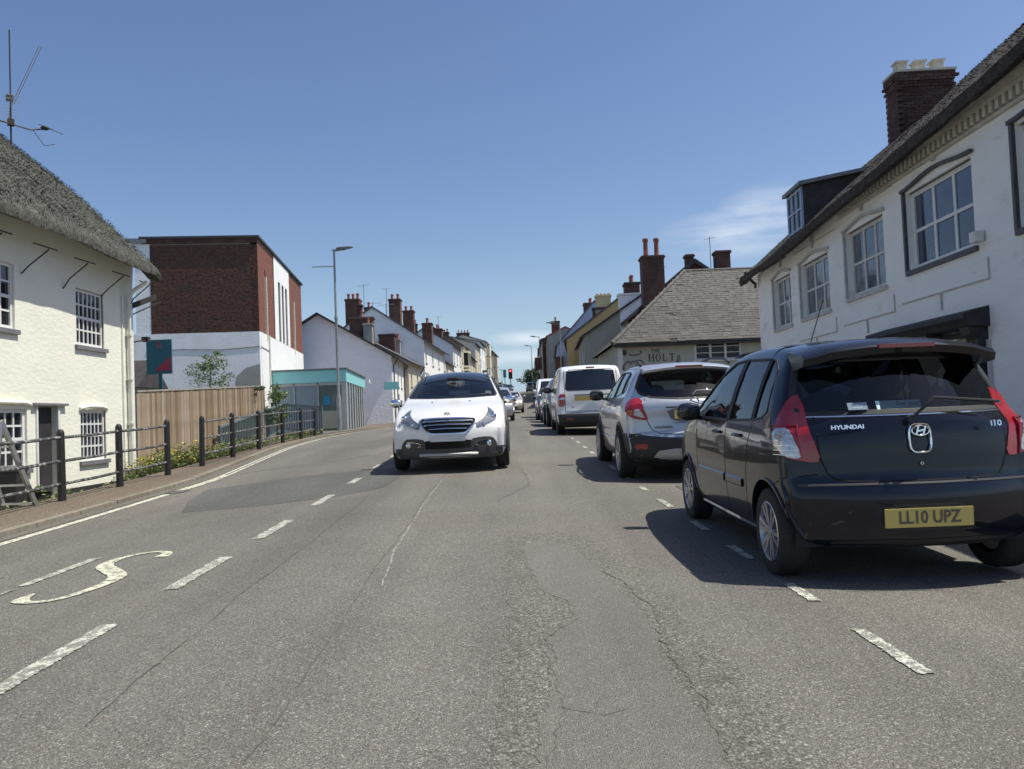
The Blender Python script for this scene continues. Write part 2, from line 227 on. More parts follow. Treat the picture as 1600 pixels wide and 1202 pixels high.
# ------------------------------------------------------------------ mesh helpers
class MB:
    def __init__(s): s.v = []; s.f = []; s.m = []
    def add(s, vs, fs, mi=0):
        n = len(s.v); s.v += [tuple(v) for v in vs]; s.f += [tuple(i + n for i in f) for f in fs]; s.m += [mi] * len(fs); return s
    def box(s, x0, x1, y0, y1, z0, z1, mi=0):
        return s.add([(x0, y0, z0), (x1, y0, z0), (x1, y1, z0), (x0, y1, z0), (x0, y0, z1), (x1, y0, z1), (x1, y1, z1), (x0, y1, z1)],
              [(0, 3, 2, 1), (4, 5, 6, 7), (0, 1, 5, 4), (1, 2, 6, 5), (2, 3, 7, 6), (3, 0, 4, 7)], mi)
    def bar(s, a, b, w, h=None, upv=(0, 0, 1), mi=0):
        a = Vector(a); b = Vector(b); h = h or w; d = (b - a).normalized(); sd = d.cross(Vector(upv))
        if sd.length < 1e-4: sd = d.cross(Vector((1, 0, 0)))
        sd.normalize(); u = sd.cross(d); P = []
        for q in (a, b):
            for i, j in ((-1, -1), (1, -1), (1, 1), (-1, 1)): P.append(q + sd * i * w / 2 + u * j * h / 2)
        return s.add(P, [(0, 1, 2, 3), (7, 6, 5, 4), (0, 4, 5, 1), (1, 5, 6, 2), (2, 6, 7, 3), (3, 7, 4, 0)], mi)
    def tube(s, pts, r, n=8, r2=None, cap=True, mi=0):
        pts = [Vector(p) for p in pts]; K = len(pts); rings = []; prev = None
        for i, p in enumerate(pts):
            d = (pts[min(i + 1, K - 1)] - pts[max(i - 1, 0)]).normalized()
            if prev is None: prev = d.orthogonal().normalized()
            prev = (prev - d * prev.dot(d)).normalized(); q = d.cross(prev)
            rr = r if r2 is None else r + (r2 - r) * i / (K - 1)
            rings += [p + (prev * math.cos(2 * math.pi * k / n) + q * math.sin(2 * math.pi * k / n)) * rr for k in range(n)]
        f = [(i * n + k, i * n + (k + 1) % n, (i + 1) * n + (k + 1) % n, (i + 1) * n + k) for i in range(K - 1) for k in range(n)]
        if cap: f += [tuple(reversed(range(n))), tuple(range((K - 1) * n, K * n))]
        return s.add(rings, f, mi)
    def lathe(s, prof_, c=(0, 0, 0), ax='z', n=20, cap=True, mi=0):
        P = []
        for r, h in prof_:
            for k in range(n):
                a = 2 * math.pi * k / n; x, y = r * math.cos(a), r * math.sin(a)
                P.append((c[0] + x, c[1] + y, c[2] + h) if ax == 'z' else (c[0] + h, c[1] + x, c[2] + y) if ax == 'x' else (c[0] + x, c[1] + h, c[2] + y))
        K = len(prof_); f = [(i * n + k, i * n + (k + 1) % n, (i + 1) * n + (k + 1) % n, (i + 1) * n + k) for i in range(K - 1) for k in range(n)]
        if cap: f += [tuple(range(n)), tuple(range((K - 1) * n, K * n))]
        return s.add(P, f, mi)
    def prism(s, poly, a0, a1, ax='x', mi=0):
        # poly in the two other axes
        def P(p, a): return (a, p[0], p[1]) if ax == 'x' else (p[0], a, p[1]) if ax == 'y' else (p[0], p[1], a)
        n = len(poly); V = [P(p, a0) for p in poly] + [P(p, a1) for p in poly]
        return s.add(V, [tuple(range(n)), tuple(reversed(range(n, 2 * n)))] + [(i, (i + 1) % n + 0, (i + 1) % n + n, i + n) for i in range(n)], mi)
    def ell(s, c, r, n=12, m_=8, p=1.0, mi=0):
        V = []
        def sg(v): return math.copysign(abs(v) ** p, v)
        for i in range(m_ + 1):
            t = math.pi * i / m_
            for k in range(n):
                a = 2 * math.pi * k / n
                V.append((c[0] + r[0] * sg(math.sin(t)) * sg(math.cos(a)), c[1] + r[1] * sg(math.sin(t)) * sg(math.sin(a)), c[2] + r[2] * sg(math.cos(t))))
        return s.add(V, [(i * n + k, i * n + (k + 1) % n, (i + 1) * n + (k + 1) % n, (i + 1) * n + k) for i in range(m_) for k in range(n)], mi)
    def mesh(s, name, mats, smooth=False, fix=True, angle=35):
        me = bpy.data.meshes.new(name); me.from_pydata(s.v, [], s.f)
        for m in (mats if isinstance(mats, (list, tuple)) else [mats]): me.materials.append(M[m] if isinstance(m, str) else m)
        if any(s.m): me.polygons.foreach_set('material_index', s.m)
        if fix or smooth:
            b = bmesh.new(); b.from_mesh(me)
            if smooth: bmesh.ops.remove_doubles(b, verts=b.verts, dist=1e-5)
            bmesh.ops.recalc_face_normals(b, faces=b.faces); b.to_mesh(me); b.free()
        if smooth:
            me.shade_smooth(); me.set_sharp_from_angle(angle=R(angle))
        me.update(); return me
    def build(s, name, mats, parent=None, smooth=False, loc=None, rot=None, **k):
        return link(name, s.mesh(name, mats, smooth, **k), parent, loc, rot)
def link(name, me, parent=None, loc=None, rot=None):
    o = bpy.data.objects.new(name, me); COL.objects.link(o)
    if parent: o.parent = parent
    if loc: o.location = loc
    if rot: o.rotation_euler = rot
    return o
def tag(o, label=None, cat=None, group=None, kind=None):
    if label: o['label'] = label
    if cat: o['category'] = cat
    if group: o['group'] = group
    if kind: o['kind'] = kind
    return o
def thing(name, label, cat, loc=(0, 0, 0), rot=(0, 0, 0), group=None):
    o = bpy.data.objects.new(name, None); COL.objects.link(o); o.location = loc; o.rotation_euler = rot; o.empty_display_size = .2
    return tag(o, label, cat, group)
def part_empty(name, parent, loc=(0, 0, 0), rot=(0, 0, 0)):
    o = bpy.data.objects.new(name, None); COL.objects.link(o); o.parent = parent; o.location = loc; o.rotation_euler = rot; return o
def copy_tree(o, parent=None):
    c = o.copy(); COL.objects.link(c)
    if parent is not None: c.parent = parent; c.matrix_parent_inverse = o.matrix_parent_inverse
    for ch in CH.get(o.name, [k for k in o.children]): copy_tree(ch, c)
    return c
CH = {}
def text_mesh(txt, size, extrude=.003, width=1.0, bold=0):
    cu = bpy.data.curves.new('t', 'FONT'); cu.body = txt; cu.size = size; cu.extrude = extrude; cu.align_x = 'CENTER'; cu.align_y = 'CENTER'; cu.offset = bold; cu.resolution_u = 3
    o = bpy.data.objects.new('t', cu); COL.objects.link(o); bpy.context.view_layer.update()
    me = bpy.data.meshes.new_from_object(o.evaluated_get(bpy.context.evaluated_depsgraph_get())); bpy.data.objects.remove(o)
    for v in me.vertices: v.co.x *= width
    return me
def drape(name, poly, dz, m, parent=None, cell=.5, jag=0, kind='structure'):
    """a sheet cut to a ground outline and laid on the terrain"""
    if jag:
        q = []
        for i, p in enumerate(poly):
            a = Vector(p); b_ = Vector(poly[(i + 1) % len(poly)]); n = max(1, int((b_ - a).length / (jag * 1.6)))
            for k in range(n):
                t = a.lerp(b_, k / n); q.append((t.x + random.uniform(-jag, jag) * .8, t.y + random.uniform(-jag, jag)))
        poly = q
    b = bmesh.new(); vs = [b.verts.new((p[0], p[1], 0)) for p in poly]
    tris = tessellate_polygon([[Vector((p[0], p[1], 0)) for p in poly]])
    for t in tris:
        try: b.faces.new([vs[i] for i in t])
        except Exception: pass
    x0 = min(p[0] for p in poly); x1 = max(p[0] for p in poly); y0 = min(p[1] for p in poly); y1 = max(p[1] for p in poly)
    for ax, lo, hi in ((0, x0, x1), (1, y0, y1)):
        k = lo + cell
        while k < hi:
            co = [0, 0, 0]; no_ = [0, 0, 0]; co[ax] = k; no_[ax] = 1
            bmesh.ops.bisect_plane(b, geom=b.verts[:] + b.edges[:] + b.faces[:], plane_co=co, plane_no=no_); k += cell
    if x0 < -1.2 < x1: bmesh.ops.bisect_plane(b, geom=b.verts[:] + b.edges[:] + b.faces[:], plane_co=(-1.2, 0, 0), plane_no=(1, 0, 0))
    for v in b.verts: v.co.z = G(v.co.x, v.co.y) + dz
    bmesh.ops.recalc_face_normals(b, faces=b.faces)
    for f in b.faces:
        if f.normal.z < 0: f.normal_flip()
    me = bpy.data.meshes.new(name); b.to_mesh(me); b.free(); me.materials.append(M[m]); o = link(name, me, parent)
    if parent is None and kind: o['kind'] = kind
    return o
def strip(name, fl, fr, ys, dz, m, nx=4, kind='structure', zf=None, skirt=0):
    mb = MB(); V = []; n = nx + 1
    for y in ys:
        a, c = fl(y), fr(y)
        for i in range(n):
            x = a + (c - a) * i / nx; V.append((x, y, (zf(x, y) if zf else G(x, y)) + dz))
    F = [(j * n + i, j * n + i + 1, (j + 1) * n + i + 1, (j + 1) * n + i) for j in range(len(ys) - 1) for i in range(nx)]
    mb.add(V, F)
    if skirt:
        for e in (0, nx):
            W = []
            for j in range(len(ys)): p = V[j * n + e]; W += [p, (p[0], p[1], p[2] - skirt)]
            mb.add(W, [(2 * j, 2 * j + 1, 2 * j + 3, 2 * j + 2) for j in range(len(ys) - 1)])
    o = mb.build(name, m, fix=False)
    if kind: o['kind'] = kind
    return o
# ------------------------------------------------------------------ ground, road, pavements
def frange(a, b, s):
    o = []; 
    while a < b - 1e-6: o.append(a); a += s
    return o + [b]
YN = frange(-30, 60, .5) + frange(61, 240, 2)
def terr(x, y):
    z = prof(y) - .35
    if x < -6.4 and y < 34: z = min(z, prof(y) - .35 - .1 * min(1, (-6.4 - x)))
    return z - .0 * x
g = MB(); xs = [-2500, -600, -150, -60, -30, -20, -14, -10, -8, -6.4, -4, 0, 4, 8, 14, 24, 60, 150, 600, 2500]; ys = [-400, -100, -40] + frange(-30, 240, 3) + [300, 400, 700, 1500, 3000, 6000]
V = [(x, y, terr(x, min(y, 3000)) - (0 if abs(x) < 200 else abs(x) * .012)) for y in ys for x in xs]
g.add(V, [(j * len(xs) + i, j * len(xs) + i + 1, (j + 1) * len(xs) + i + 1, (j + 1) * len(xs) + i) for j in range(len(ys) - 1) for i in range(len(xs) - 1)])
tag(g.build('ground', 'ground', fix=False), kind='structure')
mb = MB(); V = []
for y in YN:
    a, c = KL(y), KR(y)
    for x in (a - .02, a + (-1.2 - a) * .33, a + (-1.2 - a) * .67, -1.2, -1.2 + (c + 1.2) * .33, -1.2 + (c + 1.2) * .67, c + .02): V.append((x, y, G(x, y)))
mb.add(V, [(j * 7 + i, j * 7 + i + 1, (j + 1) * 7 + i + 1, (j + 1) * 7 + i) for j in range(len(YN) - 1) for i in range(6)])
tag(mb.build('road', 'asphalt', fix=False), kind='structure')
PL = lambda y: interp(y, [-60, 12, 16.5, 19, 24, 30, 34, 240], [-6.75, -6.75, -6.7, -6.7, -7.2, -7.6, -9.5, -9.5])
lp = strip('pavement', PL, lambda y: KL(y) - .02, [y for y in YN if y <= 200], .045, 'pave', 3, skirt=.4)
rp = strip('pavement', lambda y: KR(y) + .13, lambda y: 7.4 if y < 60 else 6.5, [y for y in YN if y <= 200], .11, 'pave', 3)
gt = strip('gutter', lambda y: KL(y) + .015, lambda y: KL(y) + .20, [y for y in YN if y <= 60], .004, 'gutter', 1)
# verge behind the railings, falling to the cottage and fence foot
def vz(x, y):
    base = G(-6.6, y) + .02; t = max(0, min(1, (-6.7 - x) / 1.0)); low = interp(y, [5, 11, 16.5, 20, 24, 28, 32], [-.15, -.12, .0, .2, .42, .62, .78]); return base * (1 - t) + (min(base, low)) * t
vg = strip('verge', lambda y: -11, lambda y: PL(y) + .02, frange(4, 34, .5), 0, 'soil', 8, zf=vz)
# kerbs: each stone its own piece
def kerb(fx, wid, hgt, y0, y1, ln, side):
    root = strip('kerb', (lambda y: fx(y) - (wid if side < 0 else 0)), (lambda y: fx(y) + (wid if side > 0 else 0)), [y for y in YN if y1 <= y <= 200], hgt, 'kerb', 1, skirt=.2)
    cache = {}
    y = y0; i = 0
    while y < y1:
        a = Vector((fx(y), y, G(fx(y), y))); b = Vector((fx(y + ln), y + ln, G(fx(y + ln), y + ln)))
        k = i % 3
        if k not in cache:
            m_ = MB(); s0, s1 = (-wid, 0) if side < 0 else (0, wid); dz = random.uniform(-.003, .004); m_.box(s0, s1, .006, ln - .006, -.2, hgt + dz); cache[k] = m_.mesh('kerb_stone', 'kerb')
        o = link('kerb_stone', cache[k], root, a); d = b - a; o.rotation_euler = (math.atan2(d.z, d.y), 0, -math.atan2(d.x, d.y)); y += ln; i += 1
    return root
kerb(KL, .12, .05, -2, 40, .915, -1); kerb(KR, .13, .12, 0, 40, .915, 1)
# asphalt repairs, cracks
drape('asphalt_patch', [(-3.9, 9.4), (-3.0, 9.55), (-2.2, 10.0), (-1.75, 10.6), (-1.7, 11.8), (-1.95, 13.4), (-2.6, 13.3), (-3.3, 13.1), (-3.9, 12.6), (-4.55, 11.9), (-4.3, 10.6)], .0025, 'asphalt_patch', jag=.02)
drape('worn_surface', [(.00, 2.0), (.62, 2.0), (.66, 2.9), (.60, 3.4), (.66, 4.0), (.62, 4.6), (.55, 5.3), (.42, 6.2), (.28, 6.45), (.12, 6.5), (.03, 6.2), (.06, 5.6), (.12, 4.9), (.28, 4.6), (.28, 4.25), (.12, 3.9), (.10, 3.2), (.04, 2.7)], .003, 'worn', jag=.022)
drape('open_surface', [(-.12, 2.0), (.9, 2.0), (.95, 3.2), (.84, 4.4), (.8, 5.4), (.55, 6.6), (.3, 7.0), (-.05, 6.7), (-.1, 5.5), (-.05, 4.2), (-.1, 3.2)], .0015, 'rubble', jag=.05)
def crack(pts, w, m='crack', seed=1, step=.05, jit=.02):
    rd = random.Random(seed); P = []; off = 0
    for i in range(len(pts) - 1):
        a, b = Vector(pts[i]), Vector(pts[i + 1]); n = max(1, int((b - a).length / step))
        for k in range(n): t = a.lerp(b, k / n); off = .86 * off + rd.uniform(-jit, jit) * .5; P.append((t.x + off + rd.uniform(-jit, jit) * .15, t.y))
    mb = MB(); V = []
    for i, (x, y) in enumerate(P):
        ww = w * rd.uniform(.1, 1.25); V += [(x - ww / 2, y, G(x, y) + .0045), (x + ww / 2, y, G(x, y) + .0045)]
    mb.add(V, [(2 * i, 2 * i + 1, 2 * i + 3, 2 * i + 2) for i in range(len(P) - 1)]); o = mb.build('road_crack', m); o['kind'] = 'structure'
crack([(-.87, 1.8), (-.9, 2.6), (-.94, 4.0), (-.98, 5.8), (-1.0, 7.5), (-1.06, 9.5), (-1.04, 11.3), (-1.1, 16)], .009, 'crack', 1, .05, .012)
crack([(-.85, 5.0), (-.96, 6.2), (-.98, 7.5), (-1.02, 9.5), (-1.02, 11.3)], .02, 'crackl', 3, .05, .012)
crack([(.60, 2.2), (.70, 3.2), (.68, 3.9), (.72, 4.5), (.56, 5.4)], .011, 'crack', 5, .03, .03)
crack([(.04, 2.4), (.14, 3.1), (.12, 3.9), (.3, 4.3)], .008, 'crack', 6, .03, .03)
crack([(.14, 3.05), (.3, 2.98), (.42, 3.05)], .011, 'crack', 8, .02, .01)
crack([(-.2, 9), (.2, 10.5), (.1, 12.5), (-.3, 14)], .012, 'crack', 9, .06, .03)
crack([(-3.4, 14.2), (-3.0, 14.6), (-2.6, 14.8)], .02, 'crackl', 10, .05, .02)
crack([(-1.62, 3.0), (-1.7, 5), (-1.75, 8), (-1.8, 10)], .008, 'crack', 12, .05, .015)
# painted markings
def dash(x0, y0, x1, y1, w, m, name='road_marking', cell=1.0):
    d = Vector((x1 - x0, y1 - y0)).normalized(); n = Vector((-d.y, d.x)) * w / 2
    return drape(name, [(x0 - n.x, y0 - n.y), (x1 - n.x, y1 - n.y), (x1 + n.x, y1 + n.y), (x0 + n.x, y0 + n.y)], .0055 if y1 < 25 else .009, m, cell=cell, jag=.009 if y1 < 25 else 0)
for y0, y1 in ((1.4, 2.3), (3.2, 4.45), (5.25, 6.3), (7.1, 8.15), (9.2, 10.15), (11.4, 12.1), (13.5, 14.3), (15.6, 16.5), (18.0, 19.0), (21, 22)): dash(-2.2 - y0 * .012, y0, -2.2 - y1 * .012, y1, .105, 'lineW')
for y0, y1 in ((2.2, 2.6), (3.37, 4.0), (4.54, 4.95), (5.7, 6.2), (6.9, 7.4), (8.3, 8.95), (9.7, 10.1), (11.0, 11.5), (12.3, 12.9), (13.7, 14.3), (15.1, 15.6), (16.4, 16.9), (17.8, 18.4), (19.2, 19.7), (20.6, 21.3), (22.2, 22.9), (24, 24.7), (26, 26.7)): dash(1.72 - y0 * .016, y0, 1.72 - y1 * .016, y1, .07, 'lineW')
EL = lambda y: KL(y) + .33
def eline(y0, y1, w, m='lineY', off=0, nm='edge_line'):
    ys = frange(y0, y1, .5); return drape(nm, [(EL(y) - w / 2 + off, y) for y in ys] + [(EL(y) + w / 2 + off, y) for y in reversed(ys)], .0055, m, cell=.5, jag=.008 if y1 < 20 else 0)
eline(-4, 11.6, .115); eline(12.1, 14.2, .17, 'lineS'); eline(14.2, 46, .06, off=-.05); eline(14.2, 46, .06, off=.06)
drape('drain_grate', [(-5.1, 11.7), (-4.85, 11.7), (-4.85, 12.05), (-5.1, 12.05)], .008, 'crack')
dash(-4.9, 14.3, -4.1, 15.2, .05, 'lineF'); dash(-3.6, 15.6, -2.9, 16.6, .05, 'lineF'); dash(-3.5, 5.7, -3.47, 6.65, .085, 'lineW'); dash(-3.55, 3.9, -3.5, 5.6, .05, 'lineF')
dash(-3.95, 5.2, -3.9, 6.1, .05, 'lineF')
# the letter S of SLOW, laid for oncoming traffic
def ribbon(pts, ws, m, nm):
    P = [Vector(p) for p in pts]; q = []; W = []
    for i in range(len(P) - 1):
        p0, p1, p2, p3 = P[max(i - 1, 0)], P[i], P[i + 1], P[min(i + 2, len(P) - 1)]
        for k in range(6):
            t = k / 6; q.append(.5 * ((2 * p1) + (p2 - p0) * t + (2 * p0 - 5 * p1 + 4 * p2 - p3) * t * t + (3 * p1 - p0 - 3 * p2 + p3) * t ** 3)); W.append(ws[i] + (ws[i + 1] - ws[i]) * t)
    q.append(P[-1]); W.append(ws[-1]); A = []; B = []
    for i, p in enumerate(q):
        d = (q[min(i + 1, len(q) - 1)] - q[max(i - 1, 0)]).normalized(); n = Vector((-d.y, d.x)) * W[i] / 2; A.append(p + n); B.append(p - n)
    mb = MB(); V = []
    for a, b in zip(A, B): V += [(a.x, a.y, G(a.x, a.y) + .006), (b.x, b.y, G(b.x, b.y) + .006)]
    mb.add(V, [(2 * i, 2 * i + 1, 2 * i + 3, 2 * i + 2) for i in range(len(q) - 1)]); o = mb.build(nm, m); o['kind'] = 'structure'
ribbon([(-3.24, 5.40), (-3.22, 5.22), (-3.10, 5.14), (-2.95, 5.20), (-2.86, 5.50), (-2.88, 5.80), (-3.05, 6.05), (-3.20, 6.25), (-3.24, 6.48), (-3.17, 6.68), (-3.03, 6.76), (-2.90, 6.68), (-2.87, 6.50)], [.02, .11, .06, .065, .085, .125, .135, .125, .09, .06, .055, .08, .12], 'lineS', 'slow_lettering')
for y in (34, 52, 80): dash(-4.0, y, -3.6, y + .02, .5, 'lineF')
for y in frange(28, 150, 6): dash(-2.4 + y * .016, y, -2.4 + (y + 2) * .016, y + 2, .1, 'lineW', cell=2)
ysl = frange(85, 150, 4); drape('edge_line', [(KR(y) - .35, y) for y in ysl] + [(KR(y) - .2, y) for y in reversed(ysl)], .012, 'lineW', cell=4)
drape('manhole_cover', [(2.0, 9.7), (2.6, 9.72), (2.6, 10.2), (2.0, 10.18)], .006, 'crack')
# ------------------------------------------------------------------ building kit. local frame: x along the front, y inward, z up
WIN = {}
def cached(key, fn):
    if key not in WIN: WIN[key] = fn()
    return WIN[key]
def wall_open(mb, x0, x1, z0, z1, ops, y=0, dep=.14):
    xs = sorted(set([x0, x1] + [v for o in ops for v in (o[0], o[0] + o[2])])); zs = sorted(set([z0, z1] + [v for o in ops for v in (o[1], o[1] + o[3])]))
    xs = [v for v in xs if x0 <= v <= x1]; zs = [v for v in zs if z0 <= v <= z1]
    for i in range(len(xs) - 1):
        for j in range(len(zs) - 1):
            cx, cz = (xs[i] + xs[i + 1]) / 2, (zs[j] + zs[j + 1]) / 2
            if any(o[0] < cx < o[0] + o[2] and o[1] < cz < o[1] + o[3] for o in ops): continue
            mb.add([(xs[i], y, zs[j]), (xs[i + 1], y, zs[j]), (xs[i + 1], y, zs[j + 1]), (xs[i], y, zs[j + 1])], [(0, 1, 2, 3)])
    for o in ops:
        a, b, c, d = o[0], o[0] + o[2], o[1], o[1] + o[3]; e = y + dep
        mb.add([(a, y, c), (b, y, c), (b, y, d), (a, y, d), (a, e, c), (b, e, c), (b, e, d), (a, e, d)], [(0, 4, 5, 1), (1, 5, 6, 2), (2, 6, 7, 3), (3, 7, 4, 0), (4, 7, 6, 5)])
def window(parent, x, z, w, h, y=0, cols=2, rows=4, fr=.06, bar=.022, set_=.07, frame='wwood', glass='glassd', sill='slate_sill', sillp=.07, rail=True, box=.0, single=True, surround=None):
    """sash window: box frame, bars, each pane a piece, stone sill"""
    def mk():
        f = MB(); o = fr
        f.box(0, o, 0, .06, 0, h); f.box(w - o, w, 0, .06, 0, h); f.box(o, w - o, .002, .06, 0, o * 1.2); f.box(o, w - o, .002, .06, h - o, h)
        if box: f.box(-box, 0.0, -.02, .08, -.0, h + box); f.box(w, w + box, -.02, .08, 0, h + box); f.box(0, w, -.02, .08, h, h + box)
        if rail: f.box(o, w - o, .006, .05, h / 2 - .025, h / 2 + .025)
        for c in range(1, cols): xx = o + (w - 2 * o) * c / cols; f.box(xx - bar / 2, xx + bar / 2, .012, .045, o * 1.2, h - o)
        for r in range(1, rows):
            if rail and r * 2 == rows: continue
            zz = o * 1.2 + (h - o * 2.2) * r / rows; f.box(o, w - o, .014, .042, zz - bar / 2, zz + bar / 2)
        return f.mesh('window', frame)
    wo = link('window', cached(('w', w, h, cols, rows, fr, bar, frame, rail, box), mk), parent, (x, y + set_, z))
    pw = (w - 2 * fr) / cols; ph = (h - fr * 2.2) / rows
    pm = cached(('p', round(pw, 3), round(ph, 3), glass), lambda: MB().box(.002, pw - .002, 0, .006, .002, ph - .002).mesh('pane', glass))
    if single and cols * rows <= 24:
        for c in range(cols):
            for r in range(rows): link('pane', pm, wo, (fr + c * pw, .028, fr * 1.2 + r * ph)).rotation_euler = (random.uniform(-.006, .006), 0, random.uniform(-.006, .006))
    else: link('pane', cached(('P', w, h, glass), lambda: MB().box(fr, w - fr, .028, .034, fr, h - fr).mesh('pane', glass)), wo)
    if sill: link('sill', cached(('s', w, sill, sillp), lambda: MB().box(-.07, w + .07, -sillp - set_, .0, -.075, -.002).mesh('sill', sill)), wo)
    return wo
def chimney(parent, x, y, w, d, z0, z1, m='brick', pots=2, potm='pot', poth=.45, cap=True, potr=.11):
    c = MB(); c.box(x - w / 2, x + w / 2, y - d / 2, y + d / 2, z0, z1 - (.18 if cap else 0))
    if cap:
        for k, e in ((0, .035), (1, .07), (2, .035)): c.box(x - w / 2 - e, x + w / 2 + e, y - d / 2 - e, y + d / 2 + e, z1 - .18 + k * .06 + .001, z1 - .12 + k * .06)
    o = c.build('chimney', m, parent)
    L = max(w, d)
    for k in range(pots):
        t = (k + .5) / pots - .5; px, py = (x + t * w, y) if w >= d else (x, y + t * d); hh = poth * random.uniform(.85, 1.15)
        q = MB(); q.lathe([(potr, 0), (potr * .85, hh * .15), (potr * .8, hh * .8), (potr * 1.05, hh * .86), (potr, hh), (potr * .7, hh), (potr * .7, hh * .7)], (px, py, z1), n=10); q.build('pot', potm, o, smooth=True)
    return o
def roof_gable(parent, x0, x1, dep, ze, zr, m='slate', oh=.25, ohg=.12, th=.12, ridge=.5, name='roof', ze2=None, yr=None):
    yr = dep * ridge if yr is None else yr; s1 = (zr - ze) / yr; ze2 = ze if ze2 is None else ze2; s2 = (zr - ze2) / (dep - yr)
    a, b = x0 - ohg, x1 + ohg; r = MB()
    pf = [(-oh, ze - oh * s1), (yr, zr), (dep + oh, ze2 - oh * s2), (dep + oh, ze2 - oh * s2 + th), (yr, zr + th * 1.2), (-oh, ze - oh * s1 + th)]
    V = [(a, p[0], p[1]) for p in pf] + [(b, p[0], p[1]) for p in pf]
    r.add(V, [(0, 5, 4, 1), (1, 4, 3, 2), (6, 7, 10, 11), (7, 8, 9, 10), (0, 6, 11, 5), (2, 3, 9, 8), (5, 11, 10, 4), (4, 10, 9, 3), (0, 1, 7, 6), (1, 2, 8, 7)])
    return r.build(name, m, parent)
def house(name, label, cat, front, ze, zr, dep, wall='white', side=None, roofm='slate', wins=(), group=None, zb=-1.5, ridge=.5, oh=.25, gutter=True, door=None, roofth=.12, pipes=(), right=False, ohg=.12, single=True, base=None):
    """front = (nearX, nearY, farX, farY); z values are world heights"""
    (ax, ay, bx, by) = front
    if right: ax, ay, bx, by = bx, by, ax, ay       # on the right the local x runs toward us
    d = Vector((bx - ax, by - ay)); w = d.length; ang = math.atan2(d.y, d.x); zg = min(G(ax, ay), G(bx, by)) if base is None else base
    t = thing(name, label, cat, (ax, ay, zg), (0, 0, ang), group)
    ze -= zg; zr -= zg; ops = [(x, z - zg, ww, hh) for (x, z, ww, hh, *_) in wins]
    if door: ops.append((door[0], door[1] - zg, door[2], door[3]))
    wl = MB(); wall_open(wl, 0, w, zb, ze, ops); wl.add([(0, 0, zb), (w, 0, zb), (w, dep, zb), (0, dep, zb), (0, dep, ze), (w, dep, ze)], [(1, 2, 5), (2, 3, 4, 5)])
    wo = wl.build('wall', wall, t, fix=False)
    yr = dep * ridge
    e = MB(); 
    for xx in (0, w): e = MB(); e.add([(xx, 0, zb), (xx, 0, ze), (xx, yr, zr), (xx, dep, ze), (xx, dep, zb)], [(0, 1, 2, 3, 4)]); e.build('gable_wall', side or wall, t, fix=False)
    roof_gable(t, 0, w, dep, ze, zr, roofm, oh, ohg, roofth, ridge)
    for (x, z, ww, hh, *k) in wins:
        kw = dict(cols=2, rows=4, single=single); kw.update(k[0] if k else {}); window(t, x, z - zg, ww, hh, y=.02, **kw)
    if door:
        dd = MB().box(door[0] + .04, door[0] + door[2] - .04, .08, .12, door[1] - zg, door[1] - zg + door[3] - .04); dd.build('door', door[4] if len(door) > 4 else 'darktrim', t)
    if gutter:
        gz = ze - oh * (zr - ze) / yr + .02; MB().tube([(-.1, -oh - .05, gz), (w + .1, -oh - .05, gz)], .055, 6).build('gutter', 'iron', t)
        for px in pipes: MB().tube([(px, -oh - .05, gz - .03), (px, -.08, gz - .35), (px, -.08, zb)], .035, 6).build('downpipe', 'plw' if wall == 'cream' else 'iron', t)
    t['_w'] = w; return t, zg, w
def grid_wins(w, z0s, h, n, ww, m0=.6, **k):
    out = []
    for z in z0s:
        for i in range(n):
            out.append((m0 + (w - 2 * m0 - ww) * (i / (n - 1) if n > 1 else .5), z, ww, h, dict(k)))
    return out
def aerial(label, x, y, z, h, yaw=0, n=8, ln=.9, cat='aerial', extra=0):
    t = thing('tv_aerial', label, cat, (x, y, z), (0, 0, yaw)); MB().tube([(0, 0, 0), (0, 0, h)], .018, 6).build('mast', 'iron', t)
    b = MB(); b.bar((0, -ln / 2, h - .1), (0, ln / 2, h - .1), .02); b.build('boom', 'alum', t)
    for k in range(n):
        yy = -ln / 2 + ln * k / (n - 1); MB().bar((-.17, yy, h - .1), (.17, yy, h - .1), .009).build('element', 'alum', t)
    return t
# ================================================================== LEFT SIDE
# ---- thatched cottage: front wall x=-7.8, y 6..16.6
t, zg, w = house('cottage', 'cream roughcast cottage with thick grey thatched roof beside the black railings', 'house', (-7.8, 5.0, -7.8, 16.6), 4.75, 7.9, 7.6, wall='cream', roofm='thatch', base=-.05, zb=-.6, gutter=False, oh=.5, ohg=.0, roofth=.05,
  wins=[(9.42, 2.72, .98, 1.04, dict(cols=6, rows=4, fr=.05, box=.06, set_=.02, bar=.03)), (6.65, 2.80, .98, 1.04, dict(cols=4, rows=4, fr=.05, box=.06, set_=.02, bar=.03)), (3.4, 2.8, .98, 1.04, dict(cols=4, rows=4)),
        (9.5, .62, .9, .92, dict(cols=6, rows=4, fr=.05, box=.05, set_=.02, bar=.03)), (6.55, .60, 1.35, .95, dict(cols=6, rows=4, fr=.06, box=.09, set_=.02, bar=.032)), (3.2, .6, 1.2, .95, dict(cols=6, rows=4))], door=(8.14, .0, .62, 1.62, 'blackp'))
cott = t
for ch in list(t.children):
    if ch.name.startswith('roof'): bpy.data.objects.remove(ch)
